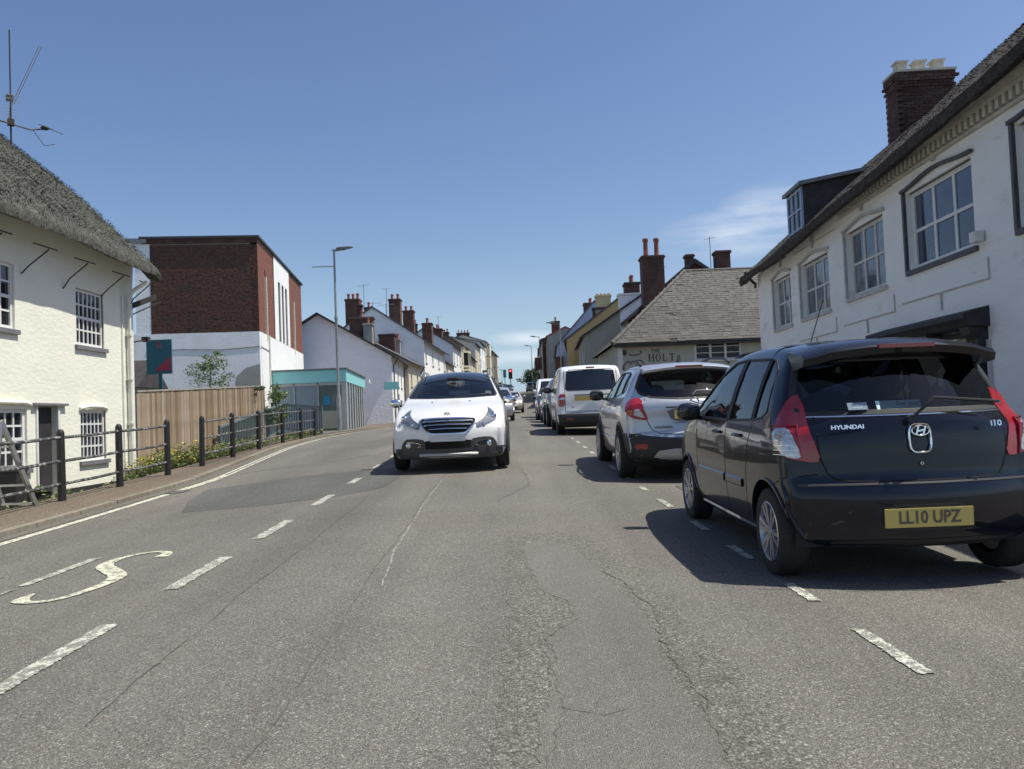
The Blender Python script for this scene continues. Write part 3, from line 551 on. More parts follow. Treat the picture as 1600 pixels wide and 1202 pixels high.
# plinth, lintels, canopy strip, reveal post
MB().box(8.85, 11.62, -.03, 0, -.6, .22).build('plinth', 'blackp', t)
MB().box(8.0, 9.0, -.07, .0, 1.66, 1.70).build('door_hood', 'slate_sill', t); MB().box(8.12, 8.16, -.03, .3, 0, 1.65).build('door_frame', 'wwood', t); MB().box(8.74, 8.80, -.03, .02, 0, 1.65).build('door_frame', 'wwood', t)
for a, b, z in ((9.45, 10.45, 1.62), (6.4, 8.05, 1.66)):
    q = MB(); q.tube([(a, -.02, z), (a + .25, -.06, z + .04), (b - .25, -.03, z + .04), (b, -.0, z)], .032, 8); q.build('lintel', 'cream', t, smooth=True)
# downpipe at the right corner
q = MB(); q.tube([(11.3, -.45, 4.2), (11.28, -.2, 4.05), (11.28, -.07, 3.9), (11.28, -.07, -.3)], .04, 8); q.build('downpipe', 'plw', t, smooth=True)
q = MB()
for z in (.4, 1.3, 2.2, 3.1): q.box(11.22, 11.34, -.12, 0, z, z + .04)
q.build('pipe_bracket', 'plw', t)
MB().tube([(11.08, -.02, 3.9), (11.08, -.02, .2)], .012, 5).build('cable', 'gwood', t)
# iron stays under the eaves
for i, x in enumerate((3.2, 4.9, 6.6, 7.8, 9.0, 10.3, 11.4)):
    q = MB(); q.tube([(x, -.01, 3.72 + .05 * (i % 2)), (x + .05, -.10, 3.9), (x + .15, -.38, 4.18)], .012, 5); q.tube([(x - .25, -.36, 4.2), (x + .35, -.40, 4.2)], .012, 5); q.build('eaves_stay', 'iron', t)
# bracket arms and flood lamp off the corner
q = MB(); q.bar((11.58, .05, 3.75), (12.0, -.3, 4.0), .09, .11); q.bar((11.6, .1, 3.55), (12.35, -.25, 3.95), .02); q.bar((11.6, .1, 3.0), (12.05, -.05, 3.1), .03); q.box(12.0, 12.12, -.12, .02, 3.06, 3.16); q.build('wall_bracket', 'iron', t)
# thatched roof: thick, softly rounded, verge at the right gable
def thatch(parent, x0, x1, ze, zr, yr, oh, th, m, pitch_noise=.03, dep=7.6, nx=60, seed=2, straws=0, lift=0):
    rd = random.Random(seed); prof_ = []
    s = (zr - ze) / yr
    # section from soffit out to lip, up the slope, over the ridge, down behind
    sec = [(.02, ze - .02), (-oh * .55, ze - oh * s * .62), (-oh, ze - oh * s * .78 - .02), (-oh - .03, ze - oh * s * .78 + .12), (-oh * .9, ze - oh * s * .72 + th * .72)]
    n = 16
    for k in range(1, n + 1):
        u = k / n; y = -oh * .9 + (yr + oh * .9) * u; sec.append((y, ze + th + (y) * s + math.sin(u * math.pi) * .10 - (.12 if u > .97 else 0)))
    for k in range(1, 9): u = k / 8; sec.append((yr + (dep + oh - yr) * u, ze + th + yr * s - (zr - ze + .1) * u))
    sec.append((dep, ze - .1)); sec.append((yr, zr - .3))
    mb = MB(); K = len(sec); V = []
    for i in range(nx + 1):
        x = x0 + (x1 - x0) * i / nx; ed = min(1, (x1 - x) / .35) ; rr_ = (1 - (1 - ed) ** 2) ** .5 if ed < 1 else 1
        for k, (y, z) in enumerate(sec):
            inn = 1 if k in (0, K - 1, K - 2) else 0
            wv = (math.sin(x * 1.7 + y * 1.1) * .5 + math.sin(x * .9 - y * 2.3)) * pitch_noise + rd.uniform(-.012, .012) * (1 - inn)
            zz = z + wv * (1 - inn) - (0 if inn else (1 - rr_) * th * .55)
            V.append((x, y, zz + lift * max(0, -x - 3) * (.95 + .55 * max(0, min(1, (k - 4) / 16)))))
    mb.add(V, [(i * K + k, i * K + (k + 1) % K, (i + 1) * K + (k + 1) % K, (i + 1) * K + k) for i in range(nx) for k in range(K)] + [tuple(range(K)), tuple(reversed(range(nx * K, nx * K + K)))])
    o = mb.build('roof', m, parent, smooth=True, angle=60)
    if straws:
        q = MB()
        for _ in range(straws):
            x = rd.uniform(x0, x1); u = rd.random(); y = -oh + (yr + oh) * u; z = ze + th + y * s + math.sin(u * math.pi) * .10 + (math.sin(x * 1.7 + y * 1.1) * .5 + math.sin(x * .9 - y * 2.3)) * pitch_noise
            if False: y = -oh + rd.uniform(-.04, .05); z = ze - oh * s * .75 + rd.uniform(-.0, th * .8)
            z += lift * max(0, -x - 3) * (.95 + .55 * u); l = rd.uniform(.03, .085) * (.35 if u < .07 else 1); dx = rd.uniform(-.04, .04); ww = rd.uniform(.006, .014); up_ = rd.uniform(.01, .045)
            q.add([(x - ww, y, z - .01), (x + ww, y, z - .01), (x + dx + ww * .3, y - l * .8, z - l * s * .8 + up_), (x + dx - ww * .3, y - l * .8, z - l * s * .8 + up_)], [(0, 1, 2, 3)])
        so_ = q.build('straw', m, o, fix=False); so_['kind'] = 'stuff'
    return o
thatch(t, 0, 11.69, 4.8, 8.9, 4.6, .55, .26, 'thatch', straws=42000)
# cottage chimney behind the frame edge carries the aerial
aer = aerial('grille television aerial with upright poles above the cottage thatch', -10.08, 16.3, 7.0, .95, yaw=R(35), n=9, ln=1.6)
MB().tube([(0, 0, .9), (0, 0, 2.5)], .014, 6).build('rod', 'iron', aer)
q = MB(); q.tube([(0.02, 0, .95), (.55, .3, 2.4)], .008, 4); q.tube([(0.06, 0, .95), (.60, .3, 2.4)], .008, 4); q.build('rod', 'iron', aer)
q = MB(); q.tube([(-.5, -.2, .55), (.35, .1, .5), (.75, .2, .62)], .016, 5); q.tube([(.4, .1, .5), (.6, .1, .2), (.8, .15, .28)], .008, 4); q.tube([(.5, .1, .65), (.95, .1, .5)], .008, 4); q.box(-.06, .06, -.06, .06, .5, .62); q.box(-.08, .05, -.05, .05, 1.0, 1.12); q.ell((.62, .15, .6), (.08, .05, .05)); q.build('bracket', 'iron', aer)
# ---- black railings by the pavement: two runs
def railing(pts, label, h=1.0):
    t = thing('railing', label, 'railing', (pts[0][0], pts[0][1], G(*pts[0])), group='black post and rail barriers along the left pavement')
    o0 = Vector((pts[0][0], pts[0][1], G(*pts[0]))); L_ = [Vector((p[0], p[1], G(*p) + .03)) - o0 for p in pts]
    pm = MB(); pm.lathe([(.056, -.1), (.054, h * .5), (.052, h - .05), (.048, h - .02), (.03, h + .012), (.0, h + .022)], n=12); me = pm.mesh('post', 'railb', True)
    for p in L_: link('post', me, t, p).rotation_euler = (random.uniform(-.012, .012), random.uniform(-.012, .012), 0)
    for a, b in zip(L_[:-1], L_[1:]):
        for z in (.25, .57, .90):
            mid = a.lerp(b, .5) + Vector((0, 0, h * z - .008)); MB().tube([a + Vector((0, 0, h * z)), mid, b + Vector((0, 0, h * z))], .023, 7).build('rail', 'railg', t, smooth=True)
railing([(-6.36, 6.6), (-6.36, 8.2), (-6.36, 9.75), (-6.36, 11.3), (-6.33, 12.9), (-6.25, 14.5)], 'near run of black iron railings in front of the thatched cottage', 1.0)
railing([(-6.25, 16.1), (-6.33, 18.1), (-6.53, 20.6), (-6.75, 23.5), (-6.85, 25.9), (-7.0, 28.3)], 'far run of black iron railings climbing toward the lamp post', 1.0)
# ---- wooden board fence
t = thing('board_fence', 'tall brown wooden board fence between the cottage and the glass shop', 'fence', (-7.85, 16.75, 0))
P0 = Vector((0, 0)); P1 = Vector((-.25, 5.2)); P2 = Vector((-.55, 10.4)); 
rd = random.Random(4); s = 0; tot_ = 10.4; bm_ = {}
while s < tot_:
    bw = rd.choice((.14, .15, .15, .16)); u = (s + bw / 2) / tot_; x = -.55 * u - .1 * math.sin(u * 3.14); y = s; top = 1.93 + .5 * u + rd.uniform(-.012, .01)
    k = (bw, rd.randint(0, 2))
    if k not in bm_: bm_[k] = MB().box(0, .018 + .004 * k[1], .003, bw - .003, -2.3, 0).mesh('board', 'wood')
    o = link('board', bm_[k], t, (x + rd.uniform(-.002, .002), y, top)); o.rotation_euler = (rd.uniform(-.004, .004), 0, math.atan2(.55, 10.4)); s += bw
q = MB(); 
for k in range(10): a, b = k * 1.04, (k + 1) * 1.04; xa = -.055 * k - .1 * math.sin(k * .314); xb = -.055 * (k + 1) - .1 * math.sin((k + 1) * .314); q.bar((xa, a, 1.95 + .05 * k), (xb, b + .01, 2.0 + .05 * k), .07, .035)
q.build('cap', 'woodc', t)
for k in range(5): MB().box(-.30 - .13 * k, -.22 - .13 * k, .2 + 2.4 * k, .3 + 2.4 * k, -.4, 1.8 + .12 * k).build('post', 'wood', t)
# ---- grey ramp railing
t = thing('ramp_railing', 'grey green metal railing with upright bars beside the ramp', 'railing', (-8.0, 21.9, .1))
pts = [Vector((0, 0, 0)), Vector((-.62, 8.1, .75)), Vector((.85, 8.15, .60))]
for a, b, n, h0, h1 in ((pts[0], pts[1], 46, 1.02, 1.02), (pts[1], pts[2], 16, 1.02, 1.02)):
    MB().bar(a + Vector((0, 0, h0)), b + Vector((0, 0, h1)), .06).build('top_rail', 'grail', t); MB().bar(a + Vector((0, 0, .1)), b + Vector((0, 0, .1)), .045).build('bottom_rail', 'grail', t)
    ln = MB().box(-.02, .02, -.02, .02, .1, 1.01).mesh('bar', 'grail')
    for k in range(1, n): link('bar', ln, t, a.lerp(b, k / n))
for p in pts: MB().box(p.x - .035, p.x + .035, p.y - .035, p.y + .035, -.5, p.z + 1.06).build('post', 'grail', t)
MB().box(-.9, .86, 8.2, 8.3, .2, .72).build('ramp_wall', 'gutter', t)
tag(drape('path', [(-8.6, 22), (-6.9, 22), (-6.9, 26), (-7.1, 31), (-6.2, 35.8), (-11, 35.8), (-9.2, 28)], .06, 'gutter'), kind='structure')
# ---- teal estate board
t = thing('estate_board', 'teal and crimson sale board on a post behind the board fence', 'sign', (-9.2, 21.0, .3))
MB().box(-.33, .33, -.02, .02, 2.28, 3.18).build('board', 'tealb', t); MB().bar((.01, .03, 0), (.01, .03, 2.4), .07).build('post', 'tealb', t)
MB().add([(-.12, -.026, 2.36), (.30, -.026, 2.36), (.30, -.026, 2.74)], [(0, 1, 2)]).add([(-.12, -.021, 2.36), (.30, -.021, 2.36), (.30, -.021, 2.74)], [(2, 1, 0)]).build('panel', 'red', t)
q = MB(); q.add([(-.06, -.024, 3.04), (-.03, -.024, 3.04), (.0, -.024, 3.10), (.03, -.024, 3.04), (.06, -.024, 3.04), (0, -.024, 3.15)], [(0, 1, 2, 5), (2, 3, 4, 5)]); q.box(-.045, -.015, -.024, -.02, 2.97, 3.03); q.box(.015, .045, -.024, -.02, 2.97, 3.03); q.build('emblem', 'red', t, fix=False)
# ---- brick hall with white front
BX0, BY0, BX1, BY1 = -10.62, 34.0, -12.0, 46.3
d = Vector((BX1 - BX0, BY1 - BY0)); w = d.length; ang = math.atan2(d.y, d.x); zg = G(BX0, BY0)
t = thing('brick_hall', 'flat roofed brick and white rendered hall rising behind the board fence', 'building', (BX0, BY0, zg), (0, 0, ang))
zt, zb_ = 9.16 - zg, 5.11 - zg; D_ = 4.4
wl = MB(); wl.box(0, w, 0, 14, -1, zb_); wl.build('render_wall', 'bluew', t)
q = MB(); q.box(.25, w + .01, -.025, -.001, -1, zb_ + .0); q.build('front_render', 'white', t)
wl = MB(); wall_open(wl, .012, w, zb_, zt - .06, [(1.45, zb_ - .0, .32, 2.9), (4.2 + .45, zb_ + .02, .62, 2.9), (4.2 + 1.45, zb_ + .02, .62, 2.9), (4.2 + 2.45, zb_ + .02, .62, 2.9), (9.3, zb_, .3, 2.6)], y=.012, dep=.25)
wl.box(.012, w, .3, D_, zb_, zt - .06); wl.build('brick_core', 'mortar', t)
q = MB(); wall_open(q, 3.6, 7.9, zb_ + .002, zt - .10, [(4.2 + .45, zb_ + .02, .62, 2.9), (4.2 + 1.45, zb_ + .02, .62, 2.9), (4.2 + 2.45, zb_ + .02, .62, 2.9)], y=-.03, dep=.28); q.build('front_panel', 'white', t, fix=False)
for x in (4.65, 5.65, 6.65):
    q = MB(); q.box(x, x + .62, .16, .2, zb_ + .03, zb_ + 2.9); q.build('window_panel', 'frost', t)
    for xx in (x + .02, x + .3, x + .58): MB().box(xx - .02, xx + .02, .1, .18, zb_ + .03, zb_ + 2.9).build('mullion', 'wwood', t)
for x in (1.55, 9.4): MB().box(x, x + .12, -.06, .1, zb_ - .2, zb_ + 2.6).build('pilaster', 'cream2', t)
# real brick courses on both faces
def courses(mb, face, a0, a1, z0, z1, skip=(), bw=.225, bh=.075, gap_=.010, proud=.012, rd=random.Random(9)):
    k = 0; z = z0
    while z + bh <= z1 + .001:
        x = a0 - (bw / 2 if k % 2 else 0)
        while x < a1:
            s0, s1 = max(x, a0), min(x + bw - gap_, a1)
            if s1 - s0 > .04 and not any(c0 < (s0 + s1) / 2 < c1 and d0 < z + .03 < d1 for c0, c1, d0, d1 in skip):
                face(mb, s0, s1, z + .0, z + bh - gap_, proud * rd.uniform(.6, 1.2))
            x += bw
        z += bh; k += 1
q = MB(); courses(q, lambda m_, a, b, c, d_, p: m_.box(.012 - p, .0125, a, b, c, d_), .0, D_, zb_, zt - .25); o = q.build('brick_courses', 'brickc', t, fix=False); o['kind'] = 'stuff'
q = MB(); courses(q, lambda m_, a, b, c, d_, p: m_.box(a, b, .012 - p, .0125, c, d_), .012, w, zb_, zt - .10, skip=[(1.42, 1.8, zb_, zb_ + 2.9), (3.6, 7.9, 0, 20), (9.27, 9.62, zb_, zb_ + 2.6)]); o = q.build('brick_courses', 'brickp', t, fix=False); o['kind'] = 'stuff'
q = MB(); q.box(-.03, .0, -.03, D_ + .3, zt - .25, zt - .05); q.build('soldier_band', 'brickd', t)
MB().box(-.10, w + .1, -.10, D_ + .4, zt - .05, zt + .05).build('roof_edge', 'coping', t)
q = MB(); q.box(0.01, .5, D_ + .002, D_ + .6, 0, zt - .1); q.build('pale_pier', 'bluew', t); MB().box(-.1, .5, D_ + .1, D_ + .95, zt - .22, zt - .02).build('eaves_box', 'lead', t)
q = MB(); q.tube([(-.06, D_ + .62, zt - .3), (-.06, D_ + .75, zt - 2), (-.06, D_ + .8, 0)], .05, 6); q.build('downpipe', 'lead', t)
q = MB(); q.tube([(-.012, 0.0, 3.85), (-.012, 1.6, 3.75), (-.012, 3.2, 3.81), (-.012, 4.6, 3.79)], .014, 4); q.tube([(.0, -.04, 3.85), (1.9, -.04, 3.8)], .012, 4); q.build('cable', 'iron', t)
q = MB(); q.add([(-.012, .02, 1.2), (-.012, 1.1, 1.2), (-.012, 1.0, 2.6), (-.012, .6, 2.95), (-.012, .02, 3.1)], [(0, 1, 2, 3, 4)]); q.build('weathered_patch', 'greyr', t)
MB().tube([(1.9, -.07, zb_), (1.9, -.07, 1.5)], .04, 6).build('downpipe', 'plw', t)
# dark shed and gate wall glimpsed between cottage and hall
t = thing('shed', 'small dark roofed shed glimpsed between the cottage and the hall', 'shed', (-14.2, 27.5, .3)); MB().box(-.8, 1.4, 0, 2, -.5, 2.3).build('wall', 'greyr', t); MB().prism([(-.2, 2.3), (1, 3.3), (2.2, 2.3)], -.95, 1.5, 'x').build('roof', 'darkroof', t)
# ---- glass fronted shop with teal fascia
t = thing('glass_shop', 'low glass fronted shop with a pale teal fascia beside the lamp post', 'shop', (-7.45, 36.0, .55))
d = Vector((-.68, 8.2)); a2 = math.atan2(-.68, 8.2)
q = MB(); F0 = Vector((0, 0)); F1 = Vector((-3.3, 0)); F2 = Vector((-.68, 8.2)); F3 = Vector((-4.0, 8.2))
def qprism(mb, P, z0, z1):
    n = len(P); mb.add([(p[0], p[1], z0) for p in P] + [(p[0], p[1], z1) for p in P], [tuple(range(n)), tuple(range(n, 2 * n))] + [(i, (i + 1) % n, (i + 1) % n + n, i + n) for i in range(n)])
qprism(q, [(.04, -.04), (-3.3, -.04), (-4.0, 8.2), (-.64, 8.25)], 2.38, 2.93); q.build('fascia', 'teal', t)
q = MB(); qprism(q, [(.12, -.12), (-3.35, -.12), (-4.05, 8.3), (-.58, 8.35)], 2.94, 3.0); q.build('roof', 'lead', t)
q = MB(); qprism(q, [(.0, .0), (-3.28, .0), (-3.9, 8.15), (-.7, 8.2)], -.5, .02); q.build('base', 'gutter', t)
q = MB(); qprism(q, [(-.35, .5), (-3.2, .5), (-3.8, 8.0), (-1.0, 8.1)], .02, 2.37); q.build('interior', 'alu', t)
for x0, x1, m_ in ((-3.2, -2.35, 'frost'), (-2.3, -1.28, 'frost'), (-1.22, -.22, 'glassg')): MB().box(x0, x1, .05, .07, .05, 2.25).build('pane', m_, t)
for x in (-3.25, -2.325, -1.25): MB().box(x - .025, x + .025, 0, .1, .02, 2.37).build('mullion', 'alu', t)
MB().box(-3.25, -.2, .0, .1, 2.25, 2.37).build('head_rail', 'alu', t)
MB().box(-1.0, -.72, .03, .048, 1.35, 1.75).build('poster', 'poster', t); MB().box(-1.22, -.2, .028, .046, .3, 1.1).build('poster', 'greenish', t)
def onside(s, out=0): return Vector((-.68 * s / 8.228 * 1.0, s)) + Vector((out, 0))
for k in range(8):
    s0 = .05 + k * 1.02; p = onside(s0); q = MB(); q.box(p.x - .12, p.x + .03, p.y, p.y + .16, .02, 2.37); q.build('mullion', 'alu', t)
    p2 = onside(s0 + .2); MB().box(p2.x - .1, p2.x - .08, p2.y, p2.y + .72, .1, 2.3).build('pane', 'glassb' if k % 3 else 'frost', t)
MB().box(-.20, .02, -.02, .04, .02, 2.37).build('corner_post', 'alu', t)
tm = text_mesh('lettings', .3, .004); o = link('lettering', tm, t, (.02, 6.0, 2.62), (R(90), 0, R(90) + .083)); tm.materials.append(M['white'])
# ---- lamp post at the left pavement
def lamp_post(label, x, y, h, arm=1.1, dirn=1, banner=False, z=None, bs=1.0, cat='lamp post'):
    t = thing('street_lamp', label, cat, (x, y, G(x, y) if z is None else z))
    q = MB(); q.lathe([(.105 * bs, 0), (.105 * bs, 1.35), (.085 * bs, 1.5), (.062 * bs, 1.6), (.062 * bs, h * .62), (.066 * bs, h * .62 + .02), (.05 * bs, h * .64), (.045 * bs, h)], n=12); q.build('pole', 'galv', t, smooth=True)
    q = MB(); q.tube([(0, 0, h - .06), (dirn * .5 * arm, 0, h - .02)], .025, 6); q.build('arm', 'galv', t)
    q = MB(); q.ell((dirn * (arm * .5 + .36), 0, h + .03), (.38, .12, .055), 14, 8, .7); o = q.build('lantern', 'lead', t, smooth=True); o.rotation_euler = (0, -dirn * R(3), 0)
    MB().box(min(dirn * .3 * 1, dirn * (arm * .5 + .6)), max(dirn * .35, dirn * (arm * .5 + .6)), -.08, .08, h - .035, h - .02).build('lens', 'frost', o)
    if banner: MB().bar((0, 0, h - .72), (-1.02, .25, h - .66), .035).build('banner_arm', 'galv', t); MB().lathe([(.075, h * .62 - .05), (.08, h * .62), (.075, h * .62 + .08)], n=12).build('collar', 'galv', t)
    return t
lamp_post('grey lamp post with short banner arm in front of the glass shop', -7.35, 34.0, 7.75, 1.0, 1, True, .72)
# ---- white cottages row
def LX(y): return -9 + .038 * y
H = house
t, zg, w = H('white_cottage', 'white cottage with a rough blank gable wall half in sunlight', 'house', (-7.15, 48.0, -7.42, 55.2), 4.95, 7.55, 8.6, wall='white', side='sidew', roofm='darkroof', zb=-.6, oh=.3, ohg=.28,
  wins=[(1.0, 3.2, .7, 1.0, dict(cols=3, rows=4)), (3.2, 3.2, .7, 1.0, dict(cols=3, rows=4)), (5.2, 3.2, .7, 1.0, dict(cols=3, rows=4)), (1.2, 1.2, .8, 1.2, dict(cols=3, rows=4)), (5.0, 1.2, .8, 1.2, dict(cols=3, rows=4))], door=(3.2, .85, .8, 1.9), pipes=(.4, 6.9))
# front corner of gable kept square to the sun's grazing light
chimney(t, 7.0, 2.7, .7, 1.6, 3, 8.2 - zg, 'brick', 1); chimney(t, 6.4, 2.2, .5, .6, 3, 7.7 - zg, 'greyr', 1)
t, zg, w = H('white_cottage', 'white cottage with a squat chimney, second along the left row', 'house', (-7.1, 55.4, -6.9, 61.0), 5.1, 7.3, 8.0, wall='cream2', roofm='slate', zb=-.8, oh=.25,
  wins=[(.8, 3.4, .7, 1.0, dict(cols=3, rows=4)), (3.6, 3.4, .7, 1.0, dict(cols=3, rows=4)), (.8, 1.4, .8, 1.1, dict(cols=3, rows=4))], door=(3.6, 1.0, .8, 1.9), pipes=(5.4,))
chimney(t, 4.8, 2.3, .7, 1.2, 2.5, 7.55 - zg, 'brickd', 0); chimney(t, 5.3, 1.6, .35, .35, 2.5, 7.2 - zg, 'greyr', 1)
t, zg, w = H('gabled_house', 'tall white house with a broad pale gable and brick stacks', 'house', (-6.6, 61.2, -6.15, 75.0), 7.1, 9.75, 7.8, wall='white', side='bluew', roofm='slate', zb=-1, oh=.3, wins=grid_wins(13.8, (5.4, 3.2), 1.3, 4, .8, cols=2, rows=4, single=False), door=(6.6, 1.2, .9, 2))
chimney(t, 3.0, 6.0, 1.0, 1.1, 6, 10.9 - zg, 'brick', 3, potr=.13); chimney(t, 1.2, 5.1, .4, .4, 6, 10.2 - zg, 'brickd', 1); chimney(t, 9.2, 3.7, .9, 1.0, 7, 11.7 - zg, 'brick', 2, potr=.14); chimney(t, 13.4, 3.2, .8, 1.0, 6, 11.2 - zg, 'brick', 2, potr=.14); chimney(t, .8, 4.3, .5, .6, 6, 9.9 - zg, 'brickd', 1)
t, zg, w = H('low_house', 'small cream house with dark coped gable before the taller terrace', 'house', (-6.1, 75.3, -5.85, 82.0), 6.3, 7.75, 3.6, wall='cream2', side='cream2', roofm='darkroof', zb=-1, oh=.15, ohg=.15, wins=grid_wins(6.7, (4.7, 2.9), 1.1, 2, .8, single=False))
chimney(t, .5, 1.7, 1.0, .9, 5, 10.1 - zg, 'brick', 2)
MB().box(-2.2, .2, 2.5, 4.1, 4.2, 6.6).build('lean_to', 'brick', t)
t, zg, w = H('terrace_house', 'pale blue white terrace house with thin chimney on the left row', 'house', (-5.9, 82.2, -5.6, 90.0), 8.5, 10.35, 5.8, wall='white', side='bluew', roofm='slate', zb=-1, oh=.2, wins=grid_wins(7.7, (6.7, 4.6, 2.6), 1.3, 3, .8, single=False))
chimney(t, 2.0, 4.1, .35, .4, 7, 11.1 - zg, 'brickd', 1); chimney(t, 7.2, 2.4, 1.6, 1.0, 7, 11.0 - zg, 'brickd', 5, potr=.12)
t, zg, w = H('bay_house', 'cream stone house with stacked bay windows on the left row', 'house', (-5.6, 90.2, -5.2, 97.5), 9.3, 11.6, 7, wall='cream2', side='brown', roofm='slate', zb=-1, oh=.15, wins=grid_wins(7.3, (7.2, 5.0, 3.0), 1.4, 3, .8, single=False))
for z in (4.9, 7.0):
    q = MB(); q.prism([(2.2, 0), (2.6, -.6), (4.7, -.6), (5.1, 0)], z - zg - .2, z - zg, 'z'); q.prism([(2.2, 0), (2.6, -.6), (4.7, -.6), (5.1, 0)], z - zg + 1.5, z - zg + 1.7, 'z')
    for a, b in (((2.25, 0), (2.62, -.55)), ((2.62, -.55), (3.3, -.55)), ((3.3, -.55), (4.0, -.55)), ((4.0, -.55), (4.68, -.55)), ((4.68, -.55), (5.05, 0))): q.bar((a[0], a[1], z - zg), (a[0], a[1], z - zg + 1.5), .09)
    q.build('bay', 'cream2', t)
    MB().prism([(2.3, .02), (2.65, -.52), (4.65, -.52), (5.0, .02)], z - zg, z - zg + 1.5, 'z').build('bay_glass', 'glassd', t)
t, zg, w = H('low_shop', 'lower two storey shop between taller left houses', 'house', (-5.2, 97.7, -4.9, 109.8), 8.6, 10.3, 6, wall='cream2', roofm='slate', zb=-1, oh=.3, wins=grid_wins(12, (6.4, 3.6), 1.4, 4, .9, single=False))
t, zg, w = H('tall_house', 'tall cream house with wide flat gable and long dark stack', 'house', (-4.85, 110, -4.55, 118), 11.1, 12.1, 6.5, wall='cream2', side='cream2', roofm='slate', zb=-1, wins=grid_wins(8, (9.2, 7.2, 5.2), 1.4, 3, .8, single=False)); chimney(t, .8, 4.6, 1.3, 1.9, 8, 12.9 - zg, 'brickd', 5)
t, zg, w = H('balcony_house', 'white four storey house with dark balcony strips on the left', 'house', (-4.5, 118.2, -4.1, 128), 12.0, 12.8, 7, wall='white', side='white', roofm='slate', zb=-1, wins=grid_wins(9.8, (10.2, 8.2, 6.2), 1.4, 3, .9, single=False))
for z in (8.0, 6.0): MB().box(3, 7, -.7, 0, z - zg - .12, z - zg).build('balcony', 'darktrim', t)
t, zg, w = H('bay_house', 'cream four storey house with brackets near the top of the left row', 'house', (-4.1, 128.2, -3.5, 140), 13.0, 14.2, 7, wall='cream2', side='cream2', roofm='slate', zb=-1, wins=grid_wins(11.8, (11.2, 9.2, 7.2), 1.4, 3, .9, single=False)); chimney(t, .8, 3.5, 1.0, 2, 8, 14.6 - zg, 'brickd', 4)
for z in (11.0, 9.0, 7.0): MB().box(2, 5, -.6, 0, z - zg - .15, z - zg + 1.6).build('bay', 'cream2', t)
t, zg, w = H('brown_house', 'brown stone house at the far end of the left row', 'house', (-3.4, 140.2, -2.6, 156), 12.4, 13.4, 7, wall='brown', side='brown', roofm='slate', zb=-1, wins=grid_wins(15.8, (10.6, 8.6, 6.8), 1.3, 4, .9, single=False)); chimney(t, 5, 3.5, 1.0, 2, 8, 14.2 - zg, 'brickd', 4)
for z in (10.0, 8.0): MB().box(4, 7, -.7, 0, z - zg - .15, z - zg + 1.6).build('bay', 'cream2', t)
aerial('spiky aerial on mast beside the three pot stack', -11.3, 62.5, 9.0, 2.8, R(60), 7, 1.2); aerial('low aerial between the left stacks', -10.8, 63.5, 9.3, 1.2, R(80), 8, 1.4); aerial('aerial above the squat left chimneys', -9.9, 64.5, 9.2, 1.3, R(70), 8, 1.4); aerial('thin aerial on the tall two pot stack', -10.6, 69.5, 9.6, 3.0, R(90), 6, .8); aerial('aerial above the dark row of pots', -7.9, 89, 10, 2.4, R(90), 5, .8)
# ---- street signs by the white cottages
for (x, y, zz, m_, lab, w_, h_) in ((-6.55, 46.0, 3.3, 'teal', 'small teal sign on a post before the white cottage', .85, .45), (-5.55, 54, 3.2, 'greenish', 'green and white board beyond the teal sign', 1.0, 1.0)):
    t = thing('post_sign', lab, 'sign', (x, y, G(x, y))); MB().bar((0, 0, 0), (0, 0, zz - G(x, y)), .06).build('post', 'galv', t); MB().box(-w_ / 2 - (.35 if m_ == 'teal' else 0), w_ / 2 - (.35 if m_ == 'teal' else 0), -.04, -.01, zz - G(x, y) - h_, zz - G(x, y)).build('panel', m_ if m_ == 'teal' else 'grail', t)
    if m_ != 'teal': MB().box(-w_ / 2 - .05, w_ / 2 + .05, -.05, -.0, zz - G(x, y), zz - G(x, y) + .18).build('band', 'white', t)
# ================================================================== RIGHT SIDE
# ---- long white painted house; local x runs from the far corner toward us
RX = lambda y: 6.40 + .032 * (y - 10)
FY, NY = 21.7, 4.5
def rx(Y): return (FY - Y) / math.cos(math.atan(.032))
wn_ = []; 
SW = dict(cols=3, rows=2, fr=.07, bar=.07, frame='gwood', glass='glassb', sill='rshade', single=True)
def rwin(Ya, Yb, z0, z1, **k): return (rx(Yb), z0, rx(Ya) - rx(Yb), z1 - z0, {**SW, **k})
wn_ = [rwin(18.95, 20.25, 3.02, 4.25), rwin(16.45, 18.15, 3.05, 4.25), rwin(13.8, 15.45, 3.12, 4.38), rwin(10.95, 12.9, 3.2, 4.45, frame='wwood', glass='glassn', sill='darktrim'), rwin(7.6, 9.9, 3.2, 4.5, frame='wwood', glass='glassn', sill='darktrim'),
       (rx(11.6), 1.25, .75, 1.0, dict(cols=1, rows=2, frame='wwood', sill=None)), (rx(9.6), .9, .9, 1.5, dict(cols=1, rows=2, frame='wwood', sill='darktrim'))]
t, zg, w = house('white_house', 'long white painted brick house with thatched roof filling the right side', 'house', (RX(NY), NY, RX(FY), FY), 4.66, 8.1, 9.0, wall='rwhite', roofm='thatchd', right=True, zb=-.6, gutter=False, ridge=.48, wins=wn_, base=0, door=(rx(13.2), .2, .85, 1.85, 'hood'))
rh = t
for ch in list(t.children):
    if ch.name.startswith('roof'): bpy.data.objects.remove(ch)
# thatch follows the rising eave; far verge at local x=0
def flipx(o, ww):
    pass
rt_ = part = thatch(t, -17.4, .22, 4.78, 8.35, 4.3, .42, .17, 'thatchd', dep=9, nx=80, seed=5, straws=11000, lift=.055, pitch_noise=.015)
